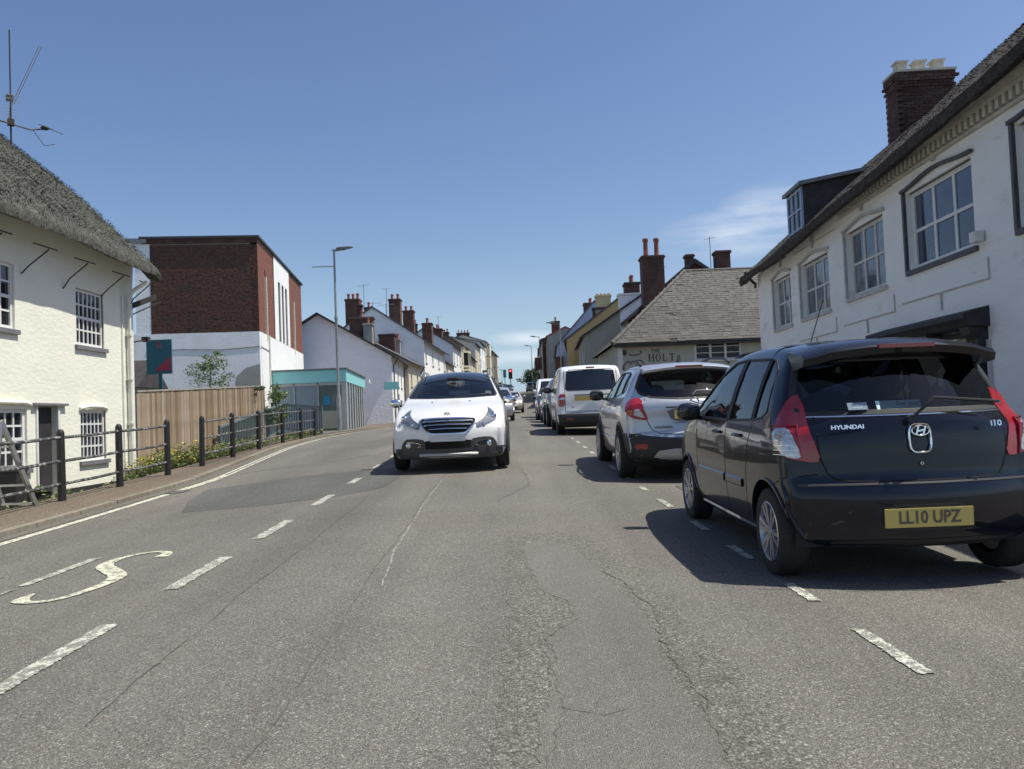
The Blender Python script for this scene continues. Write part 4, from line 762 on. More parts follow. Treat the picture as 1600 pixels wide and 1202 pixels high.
# the thatch is modelled running to -x; turn it to run from the far corner toward us
for o in [rt_] + list(rt_.children):
    me = o.data
    for v in me.vertices: v.co.x = -v.co.x
    me.flip_normals()
q = MB(); q.prism([(2.5, 4.66), (17.2, 4.66), (17.2, 5.47), (2.5, 4.72)], .0005, .25, 'y'); q.build('upper_wall', 'rwhite', t)
# cornice, dentils
x0, x1 = rx(15.7), rx(4.6)
q = MB()
for dz, p, h_ in ((0.0, .05, .05), (.20, .075, .05), (.25, .12, .07), (.32, .16, .06), (.40, .10, .2)): q.box(x0 if dz < .3 else (rx(14) if dz < .39 else rx(10.6)), x1, -p, -.001, 4.74 + dz, 4.74 + dz + h_)
q.build('cornice', 'cornice', t)
dm = MB().box(0, .075, -.10, -.002, 0, .13).mesh('dentil', 'cornice'); n = int((x1 - x0) / .15)
for k in range(n): link('dentil', dm, t, (x0 + .02 + k * .15, 0, 4.80))
# shaped window heads, keystones and panels
for i, (x, z, ww, hh, k) in enumerate(wn_[:5]):
    dark = i >= 3; m_ = 'darktrim' if dark else 'rshade'; q = MB(); P = []
    for s in range(13):
        u = s / 12; P.append((x - .09 + (ww + .18) * u, -.045, z + hh + .05 + .09 * math.sin(u * math.pi) ** 2))
    for a, b in zip(P[:-1], P[1:]): q.bar(a, b, .05, .05)
    q.build('window_head', m_, t)
    q = MB(); q.box(x - .075, x - .015, -.05, .02, z, z + hh + .02); q.build('jamb', m_, t)
    q = MB(); q.prism([(x + ww * .5 - .045, z + hh + .25), (x + ww * .5 + .045, z + hh + .25), (x + ww * .5 + .06, z + hh + .5), (x + ww * .5 - .06, z + hh + .5)], -.04, -.001, 'y'); q.build('keystone', 'rshade', t)
    q = MB(); q.prism([(x + .0, z + hh), (x + ww, z + hh), (x + ww * .72, z + hh + .10), (x + ww * .5, z + hh + .17), (x + ww * .28, z + hh + .10)], .05, .09, 'y'); q.build('arched_head', 'gwood' if not dark else 'wwood', t)
    if i in (1, 2, 3):
        q = MB(); q.box(x - .3, x + ww + .3, -.018, -.001, z - .50, z - .478); q.box(x + ww + .28, x + ww + .3, -.018, -.001, z - .478, z - .2); q.box(x + ww * .5 - .03, x + ww * .5, -.03, -.001, z - .75, z - .51); q.build('panel_moulding', 'rshade', t)
        q = MB(); q.box(x - .45, x + ww + .45, -.015, -.001, z + hh + .34, z + hh + .36); q.build('string_moulding', 'rshade', t)
# dark shop door hood with scrolled consoles
q = MB(); a, b = rx(13.95), rx(10.72)
q.prism([(0, 2.36), (-.34, 2.27), (-.36, 2.20), (-.30, 2.15), (-.26, 2.10), (0, 2.08)], a, b, 'x'); q.build('door_hood', 'hood', t)
for x in (a + .25, a + 1.75, b - .30):
    q = MB(); q.prism([(0, 2.09), (-.26, 2.09), (-.24, 1.98), (-.15, 1.92), (-.13, 1.78), (0, 1.66)], x, x + .24, 'x'); q.build('console', 'hood', t)
MB().box(a + .1, b - .1, -.03, 0, 1.98, 2.07).build('hood_board', 'hood', t)
MB().box(rx(12.9), rx(12.72), -.05, .02, .0, 1.98).build('pilaster', 'wwood', t); MB().box(rx(10.78), rx(10.72), -.04, 0, .0, 1.9).build('pilaster', 'rshade', t)
q = MB(); q.prism([(0, 2.62), (-.55, 2.52), (-.62, 2.42), (-.5, 2.45), (0, 2.46)], -.45, .15, 'x'); q.box(.0, .12, -.35, -.02, 2.2, 2.45); q.build('side_hood', 'hood', t)
q = MB(); q.tube([(.25, -.4, 4.72), (.22, -.3, 4.55), (.12, -.1, 4.4), (-.05, -.06, 4.35)], .04, 7); q.tube([(-.16, .0, 2.3), (-.22, .1, 1.9), (-.18, .15, .2)], .06, 8); q.build('downpipe', 'iron', t, smooth=True)
MB().box(rx(10.85), rx(10.7), -.14, -.02, 3.22, 3.36).build('camera_box', 'plw', t)
# chimney of individually laid bricks at the far gable
cx0, cx1, cz1 = .1, .78, 9.72
q = MB(); q.box(cx0 + .01, cx1 - .01, 3.65, 5.15, 6.6, cz1 - .01); ch = q.build('chimney', 'mortar', t)
bms = [MB().box(.005, .215, 0, .10, 0, .065).mesh('brick', 'brickm') for _ in range(1)] + [MB().box(.005, .10, 0, .10, 0, .065).mesh('brick', 'brickm')]
rd = random.Random(3); z = 7.0; k = 0
def cb(x, y, z, rot, half=0, pr_=0): link('brick', bms[half], ch, (x, y, z), (0, 0, rot))
while z < cz1 - .05:
    pr_ = .0 if z < cz1 - .45 else (.03 if z < cz1 - .33 else (.06 if z < cz1 - .12 else .03))
    # face toward the camera is the +x local end; street side is y=3.95
    y = 3.65 - pr_ + (.11 if k % 2 else 0)
    if z > 7.0:
        if k % 2: cb(cx1 + .015 + pr_, 3.65 - pr_, z, R(90), 1)
        while y < 5.15 + pr_ - .12: cb(cx1 + .015 + pr_, y, z, R(90)); y += .222
    x = cx0 - pr_ + (.11 if k % 2 else 0)
    while x < cx1 - .1: cb(x, 3.64 - pr_, z, 0); x += .222
    z += .077; k += 1
q = MB(); q.box(cx0 - .05, cx1 + .06, 3.6, 5.2, cz1 - .01, cz1 + .05); q.build('capping', 'cornice', ch)
for y in (3.92, 4.4, 4.88):
    q = MB(); q.box(.31, .57, y - .13, y + .13, cz1 + .05, cz1 + .34); q.box(.27, .61, y - .17, y + .17, cz1 + .34, cz1 + .38); q.build('pot', 'potw', ch)
# dormer
dx0, dx1 = rx(19.85), rx(18.75)
q = MB(); q.add([(dx0, .35, 5.2), (dx1, .35, 5.2), (dx1, .35, 6.25), (dx0, .35, 6.25), (dx0, 2.3, 6.6), (dx1, 2.3, 6.6), (dx0, 2.3, 6.0), (dx1, 2.3, 6.0)], [(1, 7, 5, 2), (0, 3, 4, 6), (0, 1, 2, 3)]); dr = q.build('dormer', 'darkroof', t)
q = MB(); q.prism([(.22, 6.25), (2.4, 6.62), (2.4, 6.70), (.22, 6.34)], dx0 - .1, dx1 + .12, 'x'); q.build('dormer_roof', 'lead', dr)
q = MB(); q.box(dx0 + .05, dx1 - .05, .32, .36, 5.3, 6.2); q.build('pane', 'glassd', dr)
q = MB()
for x in (dx0 + .02, dx0 + .36, dx0 + .70, dx1 - .08): q.box(x, x + .06, .29, .34, 5.25, 6.25)
for z in (5.27, 5.72, 6.18): q.box(dx0 + .02, dx1 - .02, .295, .335, z, z + .05)
q.build('dormer_frame', 'paleb', dr)
# ---- the pub: stone tiled hip roof facing us
t = thing('pub', 'low grey green pub with mossy tiled hip roof and painted wall sign', 'pub', (4.45, 33.0, .5))
W_, D_, ez = 11.0, 8.0, 3.42
q = MB(); wall_open(q, 0, W_, -.6, ez + .1, [(3.1, 2.58, 1.95, .84)], dep=.12); q.build('wall', 'greenish', t, fix=False)
MB().box(0, W_, .15, D_, -.6, ez).build('core_wall', 'greenish', t)
wf = MB()
for x in (3.1, 3.72, 4.34, 4.96): wf.box(x, x + .09, .03, .08, 2.58, 3.42)
for z in (2.58, 2.85, 3.11, 3.36): wf.box(3.1, 5.05, .032, .075, z, z + (.06 if z in (2.58, 3.36) else .03))
wo = wf.build('window', 'gwood', t)
for i in range(3):
    for j in range(3): MB().box(3.2 + i * .62, 3.71 + i * .62, .06, .065, 2.62 + j * .26, 2.86 + j * .26).build('pane', 'glassd', wo)
MB().box(3.0, 5.15, -.06, .0, 2.51, 2.57).build('sill', 'gwood', wo)
# hip roof
hx, rz_ = 3.75, 6.95; O_ = .28
A_ = [(-O_, -O_, ez - .05), (W_, -O_, ez - .05), (W_, 4.0, rz_), (hx, 4.0, rz_), (-O_, D_ + O_, ez - .05), (W_, D_ + O_, ez - .05)]
q = MB(); q.add(A_, [(0, 1, 2, 3), (0, 3, 4), (3, 2, 5, 4)]); q.add([(-O_, -O_, ez - .05), (W_, -O_, ez - .05), (W_, -O_, ez - .13), (-O_, -O_, ez - .13), (-O_, .2, ez - .13), (W_, .2, ez - .13)], [(0, 1, 2, 3), (3, 2, 5, 4)]); rf = q.build('roof', 'slateu', t, fix=False)
# tiles: the largest rows singly, the upper courses joined
P0 = Vector(A_[0]); ux = Vector((1, 0, 0)); uy = (Vector((0, 4.0 + O_, rz_ - ez + .05))).normalized(); LN = Vector((0, 4.0 + O_, rz_ - ez + .05)).length; nn = ux.cross(uy)
tw, th_, rd = .33, .175, random.Random(11); cnt = 0; joined = MB(); rotx = math.atan2(uy.z, uy.y)
tms = [MB().add([(0, -.0, .012), (tw_ - .008, 0, .012), (tw_ - .008, .30, .0), (0, .30, .0), (0, 0, .032), (tw_ - .008, 0, .032), (tw_ - .008, .30, .012), (0, .30, .012)], [(0, 3, 2, 1), (4, 5, 6, 7), (0, 1, 5, 4), (1, 2, 6, 5), (2, 3, 7, 6), (3, 0, 4, 7)]).mesh('tile', 'slp') for tw_ in (.33, .30, .36)]
r = 0
while r * th_ < LN - .1:
    v = r * th_; lim = hx + O_; xl = (lim) * v / LN; x = xl + (.02 if r % 2 == 0 else .12)
    while x < W_ - 3.2:
        k = rd.randint(0, 2); p = P0 + ux * x + uy * v
        if rd.random() > .006:
            if cnt < 290: o = link('tile', tms[k], rf, p); o.rotation_euler = (rotx + rd.uniform(-.02, .03), rd.uniform(-.02, .02), rd.uniform(-.02, .02)); cnt += 1
            else:
                wv = tms[k].vertices; rm = Euler((rotx + rd.uniform(-.02, .03), rd.uniform(-.02, .02), rd.uniform(-.02, .02))).to_matrix()
                joined.add([rm @ vv.co + p for vv in wv], [(0, 3, 2, 1), (4, 5, 6, 7), (0, 1, 5, 4), (1, 2, 6, 5), (2, 3, 7, 6), (3, 0, 4, 7)])
        x += (.33, .30, .36)[k]
    r += 1
o = joined.build('tile_courses', 'slps', rf, fix=False); o['kind'] = 'stuff'
q = MB(); q.tube([A_[0], A_[3]], .11, 6); q.tube([A_[3], (W_ - 3, 4, rz_)], .08, 6); q.build('ridge_tiles', 'slps', rf)
q = MB(); q.box(-.05, .14, -.10, .02, -.4, ez - .1); q.build('corner_post', 'gwood', t); MB().box(-.2, 7, -.28, -.2, ez - .22, ez - .12).build('gutter', 'iron', t)
# THE HOLT lettering with slab serifs
def serif(mb, ch_, x, z, h):
    w_ = h * .62; s = h * .14; sf = h * .06; st = lambda a, b, c, d_: mb.box(x + a, x + b, -.014, -.002, z + c, z + d_)
    def stem(a): st(a, a + s, 0, h); st(a - s * .5, a + s * 1.5, 0, sf); st(a - s * .5, a + s * 1.5, h - sf, h)
    if ch_ == 'H': stem(s * .5); stem(w_); st(s, w_, h * .47, h * .53)
    if ch_ == 'T': st(w_ * .5 - s / 2, w_ * .5 + s / 2, 0, h); st(w_ * .5 - s, w_ * .5 + s, 0, sf); st(0, w_, h - sf, h); st(0, sf, h * .78, h); st(w_ - sf, w_, h * .78, h)
    if ch_ == 'L': stem(s * .5); st(s, w_, 0, sf); st(w_ - sf, w_, 0, h * .25)
    if ch_ == 'E': stem(s * .5); st(s, w_, 0, sf); st(s, w_, h - sf, h); st(s, w_ * .8, h * .47, h * .53); st(w_ - sf, w_, 0, h * .2); st(w_ - sf, w_, h * .8, h)
    if ch_ == 'O':
        V = []; n = 20
        for k in range(n):
            a = 2 * math.pi * k / n; V += [(x + w_ * .58 + math.cos(a) * w_ * .6, -.008, z + h / 2 + math.sin(a) * h * .52), (x + w_ * .58 + math.cos(a) * w_ * .34, -.008, z + h / 2 + math.sin(a) * h * .46)]
        mb.add(V, [(2 * k, 2 * k + 1, (2 * k + 3) % (2 * n), (2 * k + 2) % (2 * n)) for k in range(n)])
    return x + w_ * 1.35 + s
q = MB(); x = 1.2
for c_ in 'HOLT': x = serif(q, c_, x, 2.60, .30)
x = 1.32
for c_ in 'THE': x = serif(q, c_, x, 2.96, .14)
q.build('lettering', 'signb', t, fix=False)
q = MB(); q.tube([(.40, -.01, 2.95), (.5, -.01, 2.88), (.8, -.01, 2.90), (.95, -.01, 2.98), (.92, -.01, 3.05), (.85, -.01, 3.02)], .02, 5); q.tube([(.42, -.01, 2.5), (.6, -.01, 2.66), (.9, -.01, 2.66), (1.0, -.01, 2.5)], .02, 5); q.tube([(.7, -.01, 2.4), (.75, -.01, 2.6)], .02, 5); q.build('emblem', 'signb', t)
q = MB(); q.box(.15, .3, -.05, -.0, 2.9, 3.1); q.build('wall_lamp', 'iron', t)
# timber lean-to, low stone wall with shrubs beyond the pub
t = thing('stone_wall', 'low rough stone wall between the pub and the grey gabled house', 'wall', (4.2, 43.6, .7)); MB().box(0, 6, 0, .4, -.5, 2.35).build('wall', 'stone', t)
sm = [MB().box(.01, .3 + .1 * k, -.03, .03, .01, .17).mesh('stone', 'stone') for k in range(3)]
rd = random.Random(5)
for r in range(13):
    x = rd.uniform(-.1, .1)
    while x < 2.4: k = rd.randint(0, 2); link('stone', sm[k], t, (max(0, x), 0, -.1 + r * .18)).rotation_euler = (rd.uniform(-.04, .04), 0, rd.uniform(-.03, .03)); x += .31 + .1 * k
t = thing('pergola', 'dark lean-to canopy frame rising behind the low stone wall', 'canopy', (4.35, 44.2, .8))
q = MB(); q.bar((0, 0, 2.2), (2.6, 0, 4.4), .12); q.bar((0.1, 1.2, 2.2), (2.7, 1.2, 4.4), .12); q.build('rafter', 'coping', t)
for k in range(7): MB().bar((.2 + k * .38, -.1, 2.4 + k * .322), (.2 + k * .38, 1.4, 2.4 + k * .322), .28, .03).build('slat', 'darkroof', t)
for x in (.7, 1.6): MB().bar((x, 0, 0), (x, 0, 2.7 + x * .4), .09).build('post', 'gwood', t)
q = MB(); q.tube([(.4, -.05, 2.9), (.7, -.05, 2.5), (1.2, -.05, 2.45), (1.5, -.05, 2.9)], .04, 5); q.build('brace', 'iron', t)
# ---- buildings behind and beyond
t = thing('brick_house', 'dark roofed brick house behind the pub with a tall two pot stack', 'house', (7.4, 42.8, .8))
q = MB(); q.add([(0, 0, -1), (5, 0, -1), (5, 0, 6.3), (2.6, 0, 8.05), (0, 0, 6.0), (0, 8, -1), (5, 8, -1), (5, 8, 6.3), (2.6, 8, 8.05), (0, 8, 6.0)], [(0, 1, 2, 3, 4), (0, 4, 9, 5), (1, 6, 7, 2)]); q.build('wall', 'brickd', t, fix=False)
q = MB(); q.prism([(-.5, 5.75), (2.6, 8.3), (5.6, 6.1), (5.6, 5.95), (2.6, 8.05), (-.5, 5.55)], -.2, 8, 'y'); q.build('roof', 'darkroof', t)
chimney(t, .3, -.2, 1.15, .9, 3, 8.45, 'brickd', 2, poth=.85, potr=.15); chimney(t, 4.2, .4, .75, .7, 5, 8.7, 'brickd', 0); chimney(t, 2.45, .5, .4, .5, 6, 8.6, 'brickd', 0)
aerial('small aerial on tall mast beside the right brick stack', 10.95, 43, 8.4, 1.9, R(50), 5, .6); aerial('little aerial left of the dark gable', 8.7, 45, 8.3, .9, R(70), 5, .5)
t, zg, w = H('grey_house', 'grey green gabled house with dark coping beyond the pub', 'house', (4.6, 50.0, 5.0, 59.6), 5.85, 8.7, 9.0, wall='greyr', side='greenish', roofm='darkroof', right=True, zb=-1, oh=.18, ohg=.22, wins=grid_wins(9.6, (4.2, 2.0), 1.3, 3, .9, single=False))
chimney(t, 5.0, 3.6, 1.1, 1.0, 6, 9.75 - zg, 'brickd', 2, potr=.14)
MB().box(8.9, 9.7, 2.3, 4.6, 5.2, 7.35).build('dormer', 'bluew', t); MB().box(8.8, 9.8, 2.2, 4.7, 7.36, 7.46).build('dormer_roof', 'white', t)
q = MB(); q.box(9.63, 9.66, .9, 1.3, 2.8, 3.4); q.box(9.63, 9.66, 2.2, 2.5, 2.9, 3.3); q.build('small_window', 'glassd', t)
t, zg, w = H('yellow_house', 'ochre yellow gabled house with orange wall lettering', 'shop', (4.22, 60.1, 5.2, 71.5), 6.6, 9.8, 9.0, wall='yellow', side='yellow', roofm='slate', right=True, zb=-1, oh=.15, ohg=.12, wins=grid_wins(11.4, (4.9, 2.6), 1.3, 3, .9, single=False))
gxx = 11.42
tm = text_mesh('Indian', .42, .01, 1.0, .012); tm.materials.append(M['orange']); o = link('lettering', tm, t, (gxx + .0, 1.05, 5.95 - zg), (R(90), 0, R(90))); tm2 = text_mesh('Cuisine', .42, .01, 1.0, .012); tm2.materials.append(M['orange']); link('lettering', tm2, t, (gxx, 1.1, 5.5 - zg), (R(90), 0, R(90)))
MB().box(gxx, gxx + .12, .5, .6, 6.35 - zg, 6.42 - zg).build('wall_lamp', 'plw', t)
chimney(t, 9.8, 2.9, 1.0, 1.1, 5, 8.85 - zg, 'greyr', 0); q = MB(); q.box(9.2, 10.4, 2.3, 3.5, 8.85 - zg, 9.05 - zg); q.build('brick_band', 'brick', t); chimney(t, 9.8, 2.9, 1.05, 1.15, 9.05 - zg, 10.0 - zg, 'yellow2', 4, potr=.1, poth=.15); chimney(t, 4, 2.6, .9, .9, 6, 9.8 - zg, 'brickd', 2)
t, zg, w = H('blue_house', 'pale blue rendered gabled house left of the ochre one', 'house', (4.2, 72, 4.9, 88), 7.2, 11.0, 7, wall='paleb', side='paleb', roofm='slate', right=True, zb=-1, oh=.1, wins=grid_wins(16, (5.4, 3.4), 1.3, 5, .9, single=False)); chimney(t, 11, 3.4, 1.4, 1.3, 8, 11.5 - zg, 'brick', 4, potr=.14)
MB().box(15.95, 16.2, -.25, .5, 2, 4.6).build('projecting_sign', 'brick', t)
t, zg, w = H('brick_shop', 'dark three storey shop with a rusty orange roof on the right', 'shop', (4.1, 88.3, 4.4, 100), 9.6, 10.5, 4, wall='brown', side='greyr', roofm='rust', right=True, zb=-1, oh=.1, wins=grid_wins(11.6, (8.0, 5.9), 1.3, 3, .9, single=False))
chimney(t, 10, 1.0, .9, .9, 6, 11.4 - zg, 'brickd', 2)
t, zg, w = H('grey_shop', 'grey three storey shop with hanging signs farther up the right', 'shop', (4.0, 100.3, 4.3, 116), 10.4, 11.2, 6, wall='greyr', side='brickd', roofm='slate', right=True, zb=-1, oh=.2, wins=grid_wins(15, (8.4, 6.4), 1.3, 4, .9, single=False))
for k, (m_, y_) in enumerate((('white', 3), ('darktrim', 6), ('wwood', 10), ('brick', 13))): MB().box(y_, y_ + .15, -1.0, -.1, 4.4 - .2 * k, 5.4).build('hanging_sign', m_, t)
t, zg, w = H('white_shop', 'white fronted shop with dark fascia near the crest on the right', 'shop', (4.2, 116.3, 4.7, 134), 10.6, 11.6, 6, wall='white', side='greyr', roofm='darkroof', right=True, zb=-1, oh=.2, wins=grid_wins(17, (8.8,), 1.3, 5, .9, single=False)); chimney(t, 16, 2, 1.2, .9, 6, 12.6 - zg, 'brickd', 2)
MB().box(0, w, -.5, 0, 2.4, 3.2).build('fascia', 'darktrim', t)
t, zg, w = H('low_building', 'low dark building at the hill crest beside the trees', 'building', (5.2, 138, 5.5, 158), 8.3, 9.2, 6, wall='brown', roofm='darkroof', right=True, zb=-1, wins=grid_wins(19, (6.4,), 1.0, 5, 1, single=False))
q = MB(); q.box(14, 15, -.4, 0, .2, 4.2); q.build('pillar', 'cream2', t)
lamp_post('lamp post with long arm before the yellow house', 4.3, 69, 7.4, 1.6, -1, cat='street lamp'); lamp_post('grey lamp post standing before the dark shops on the right', 3.75, 104, 8.0, 1.8, -1); lamp_post('farthest right lamp post near the hill crest', 3.3, 128, 7.7, 1.6, -1); lamp_post('short distant post left of the signals near the crest', -1.9, 158, 4.4, .1, -1, bs=.8)
# ---- traffic signals
def signal(label, x, y, z0, h, red):
    t = thing('traffic_light', label, 'traffic light', (x, y, z0)); MB().tube([(0, 0, 0), (0, 0, h - .9)], .055, 8).build('pole', 'grail', t)
    q = MB(); q.box(-.19, .19, -.12, .12, h - 1.15, h); q.box(-.24, .24, .10, .13, h - 1.2, h + .05); q.build('head', 'railb' if red else 'tealb', t)
    if red:
        for i, m_ in enumerate(('red_signal', 'darktrim', 'darktrim')):
            zz = h - .22 - i * .36; MB().lathe([(0, -.135), (.13, -.135), (.13, -.12)], (0, 0, zz), 'y', 12).build('lens', m_, t); MB().add([(-.15, -.12, zz + .02), (-.15, -.3, zz + .05), (0, -.3, zz + .17), (.15, -.3, zz + .05), (.15, -.12, zz + .02), (0, -.12, zz + .18)], [(0, 1, 2, 5), (5, 2, 3, 4)]).build('visor', 'railb', t)
    return t
signal('traffic light showing red in the middle of the road', -.15, 100, 2.9, 3.9, True); signal('far traffic light with its back turned beyond the red one', -1.1, 128, 4.3, 4.0, False)
def cone(x, y, label, h=1.0, m='barr'):
    t = thing('traffic_cone', label, 'cone', (x, y, G(x, y)), group='cones and posts round the road works'); q = MB(); q.lathe([(.2, 0), (.2, .04), (.08, .06), (.06, h * .9), (.05, h)], n=10); q.build('cone', m, t, smooth=True); q = MB(); q.lathe([(.083, h * .45), (.077, h * .75)], n=10, cap=False); q.build('sleeve', 'white', t)
cone(.15, 97, 'orange and white marker post right beside the red traffic light'); cone(.9, 99, 'pale marker post farther right of the red traffic light', 1.0, 'plw')
t = thing('barrier', 'orange plastic barriers near the crest on the left', 'barrier', (-2.2, 126, G(-2.2, 126)))
for k in range(4): q = MB(); q.box(k * .8 - 1, k * .8 - .3, 0, .1, .1, .9); q.box(k * .8 - .9, k * .8 - .4, -.02, 0, .45, .65); q.build('panel', 'barr', t)
# ================================================================== plants
def leaves(name, parent, c, rad, n, sz, m, seed=1, flat=.5, shape=None):
    rd = random.Random(seed); q = MB()
    cl = [(rd.gauss(0, .42) * rad[0], rd.gauss(0, .42) * rad[1], rd.uniform(-.9, .9) * rad[2]) for _ in range(max(3, n // 60))]
    for i in range(n):
        a = cl[rd.randrange(len(cl))]; p = Vector((a[0] + rd.gauss(0, .17) * rad[0], a[1] + rd.gauss(0, .17) * rad[1], a[2] + rd.gauss(0, .13) * rad[2])) + Vector(c)
        if shape and not shape(p - Vector(c)): continue
        e = Euler((rd.uniform(0, 6), rd.uniform(0, 6), rd.uniform(0, 6))).to_matrix(); s = sz * rd.uniform(.5, 1.3)
        q.add([p + e @ Vector(v) for v in ((-s * .3, 0, 0), (0, -s * .6, s * .1), (s * .3, 0, 0), (0, s * .6, s * .1))], [(0, 1, 2, 3)])
    return q.build(name, m, parent, fix=False)
t = thing('young_tree', 'bushy young tree showing above the board fence', 'tree', (-9.6, 25.5, .3)); q = MB(); q.tube([(0, 0, 0), (.05, 0, 1.2), (0, .05, 2.2), (.05, 0, 2.9)], .04, 6, .01); q.tube([(0, 0, 1.3), (-.4, .1, 2.2), (-.5, 0, 2.5)], .02, 5, .006); q.tube([(0, 0, 1.4), (.4, .1, 2.3)], .02, 5, .006); q.build('trunk', 'bark', t)
leaves('crown', t, (0, 0, 2.35), (.72, .6, .62), 1900, .06, 'leaf', 3, shape=lambda v: abs(v.x) < .9 - .45 * max(0, v.z))
leaves('crown', t, (.1, 0, 2.9), (.35, .3, .35), 420, .06, 'leaf', 5); leaves('foliage', t, (-.6, .2, 1.95), (.8, .3, .25), 160, .09, 'leafd', 8); leaves('foliage', t, (1.3, .6, 2.0), (.5, .3, .25), 110, .09, 'leafd', 9)
t = thing('climber', 'leafy climber tumbling over the far end of the board fence', 'plant', (-8.1, 27.4, .4)); leaves('foliage', t, (0, 0, 1.35), (.5, .4, .75), 900, .085, 'leaf', 13); q = MB(); q.tube([(0, 0, 0), (.1, 0, 1), (-.1, .1, 2)], .025, 5); q.build('stem', 'bark', t)
def weeds(label, x0, x1, y0, y1, n, h, seed, fl=0, name='weeds'):
    rd = random.Random(seed); q = MB(); fq = MB()
    for _ in range(n):
        x = rd.uniform(x0, x1); y = rd.uniform(y0, y1); z = vz(x, y); hh = h * rd.uniform(.3, 1.15); lean = (rd.uniform(-.12, .12), rd.uniform(-.12, .12))
        k = rd.randint(2, 5)
        for j in range(k):
            u = (j + 1) / k; p = Vector((x + lean[0] * u * hh * 2, y + lean[1] * u * hh * 2, z + hh * u)); e = Euler((rd.uniform(-1, 1), rd.uniform(-1, 1), rd.uniform(0, 6))).to_matrix(); s = rd.uniform(.02, .05)
            q.add([p + e @ Vector(v) for v in ((-s * .35, 0, 0), (0, -s, 0), (s * .35, 0, 0), (0, s, 0))], [(0, 1, 2, 3)])
        ww = .006; q.add([(x - ww, y, z), (x + ww, y, z), (x + lean[0] * hh * 2, y + lean[1] * hh * 2, z + hh)], [(0, 1, 2)])
        if rd.random() < fl:
            for _k in range(4):
                p = Vector((x + lean[0] * hh * 2 + rd.uniform(-.05, .05), y + lean[1] * hh * 2, z + hh + rd.uniform(-.05, .03))); s = .015; e = Euler((rd.uniform(-.8, .8), rd.uniform(-.8, .8), 0)).to_matrix()
                fq.add([p + e @ Vector(v) for v in ((-s, -s, 0), (s, -s, 0), (s, s, 0), (-s, s, 0))], [(0, 1, 2, 3)])
    o = q.build(name, 'leafg', fix=False); tag(o, label, 'weeds', kind='stuff')
    if fq.v: fo = fq.build('flower', 'flower', o, fix=False); fo['kind'] = 'stuff'
weeds('tall weeds with small yellow flowers between the two railing runs', -7.75, -6.8, 15.6, 17.8, 1300, .46, 1, .12)
weeds('green weeds and grass at the foot of the grey ramp railing', -7.9, -6.85, 17.8, 22.5, 1300, .36, 2, .01)
weeds('short weeds at the cottage foot near the ladder', -7.75, -6.8, 11.0, 12.8, 200, .12, 3, 0); weeds('dry grass along the pavement edge under the near railings', -7.7, -6.7, 13.6, 15.4, 160, .09, 4, 0); weeds('grass along the ramp wall below the grey railing', -7.6, -7.0, 23, 29.5, 500, .25, 6, .02)
# trees at the crest
def tree(label, x, y, z, h, r, seed, m='leafd', n=2600, sz=.34):
    t = thing('tree', label, 'tree', (x, y, z)); q = MB(); q.tube([(0, 0, -1), (.1, 0, h * .4), (0, .1, h * .7)], .22, 7, .07); q.tube([(0, 0, h * .35), (r * .5, 0, h * .6)], .1, 5, .03); q.tube([(0, 0, h * .35), (-r * .5, 0, h * .62)], .1, 5, .03); q.build('trunk', 'bark', t)
    leaves('crown', t, (0, 0, h * .62), (r, r, h * .33), n, sz, m, seed)
tree('round dark tree at the crest behind the parked jeep', 4.2, 176, 5.9, 5.2, 2.4, 21); tree('broad dark tree at the crest right of the jeep', 6.6, 182, 5.8, 6.0, 3.0, 22); tree('dark tree hugging the low building at the crest', 9.5, 178, 5.8, 6.4, 3.0, 23); tree('low dark hedge tree at the left of the crest', -3.4, 170, 5.5, 2.6, 1.6, 24)
# ================================================================== ladder, bins, troughs by the cottage
t = thing('step_ladder', 'aluminium step ladder leaning beside the cottage door', 'ladder', (-6.75, 11.05, .03), (0, 0, R(184)))
for x in (-.22, .22): MB().bar((x, 0, 0), (x * .7, .80, 1.30), .035, .07).build('stile', 'alum', t); MB().bar((x * 1.1, 1.15, 0), (x * .75, .80, 1.28), .03, .04).build('back_leg', 'alum', t)
for k in range(5): u = .14 + k * .2; MB().box(-.21 + .06 * u, .21 - .06 * u, .80 * u - .04, .80 * u + .06, 1.30 * u - .012, 1.30 * u + .012).build('tread', 'alum', t)
t = thing('wheelie_bin', 'black wheelie bin at the left edge behind the near railings', 'bin', (-7.35, 11.6, -.05), (0, 0, R(15))); t.scale = (.8, .8, .78); MB().add([(-.22, -.22, .05), (.22, -.22, .05), (.22, .22, .05), (-.22, .22, .05), (-.28, -.28, .85), (.28, -.28, .85), (.28, .3, .85), (-.28, .3, .85)], [(0, 3, 2, 1), (4, 5, 6, 7), (0, 1, 5, 4), (1, 2, 6, 5), (2, 3, 7, 6), (3, 0, 4, 7)]).build('body', 'plast', t)
MB().prism([(-.31, .86), (.33, .86), (.33, .92), (.0, .96), (-.31, .92)], -.3, .3, 'x').build('lid', 'plast', t); MB().tube([(-.22, .32, .9), (.22, .32, .9)], .02, 6).build('handle', 'plast', t)
for x in (-.24, .24): MB().lathe([(.1, -.03), (.1, .03)], (x, .25, .1), 'x', 12).build('wheel', 'rubber', t)
t = thing('plant_pot', 'dark tub of plants by the window below the cottage door side', 'pot', (-7.45, 12.55, -.05)); MB().lathe([(.16, 0), (.2, .28), (.22, .3), (.19, .3), (.17, .25)], n=14).build('tub', 'plast', t); leaves('foliage', t, (0, 0, .38), (.16, .16, .14), 120, .06, 'leaf', 31)
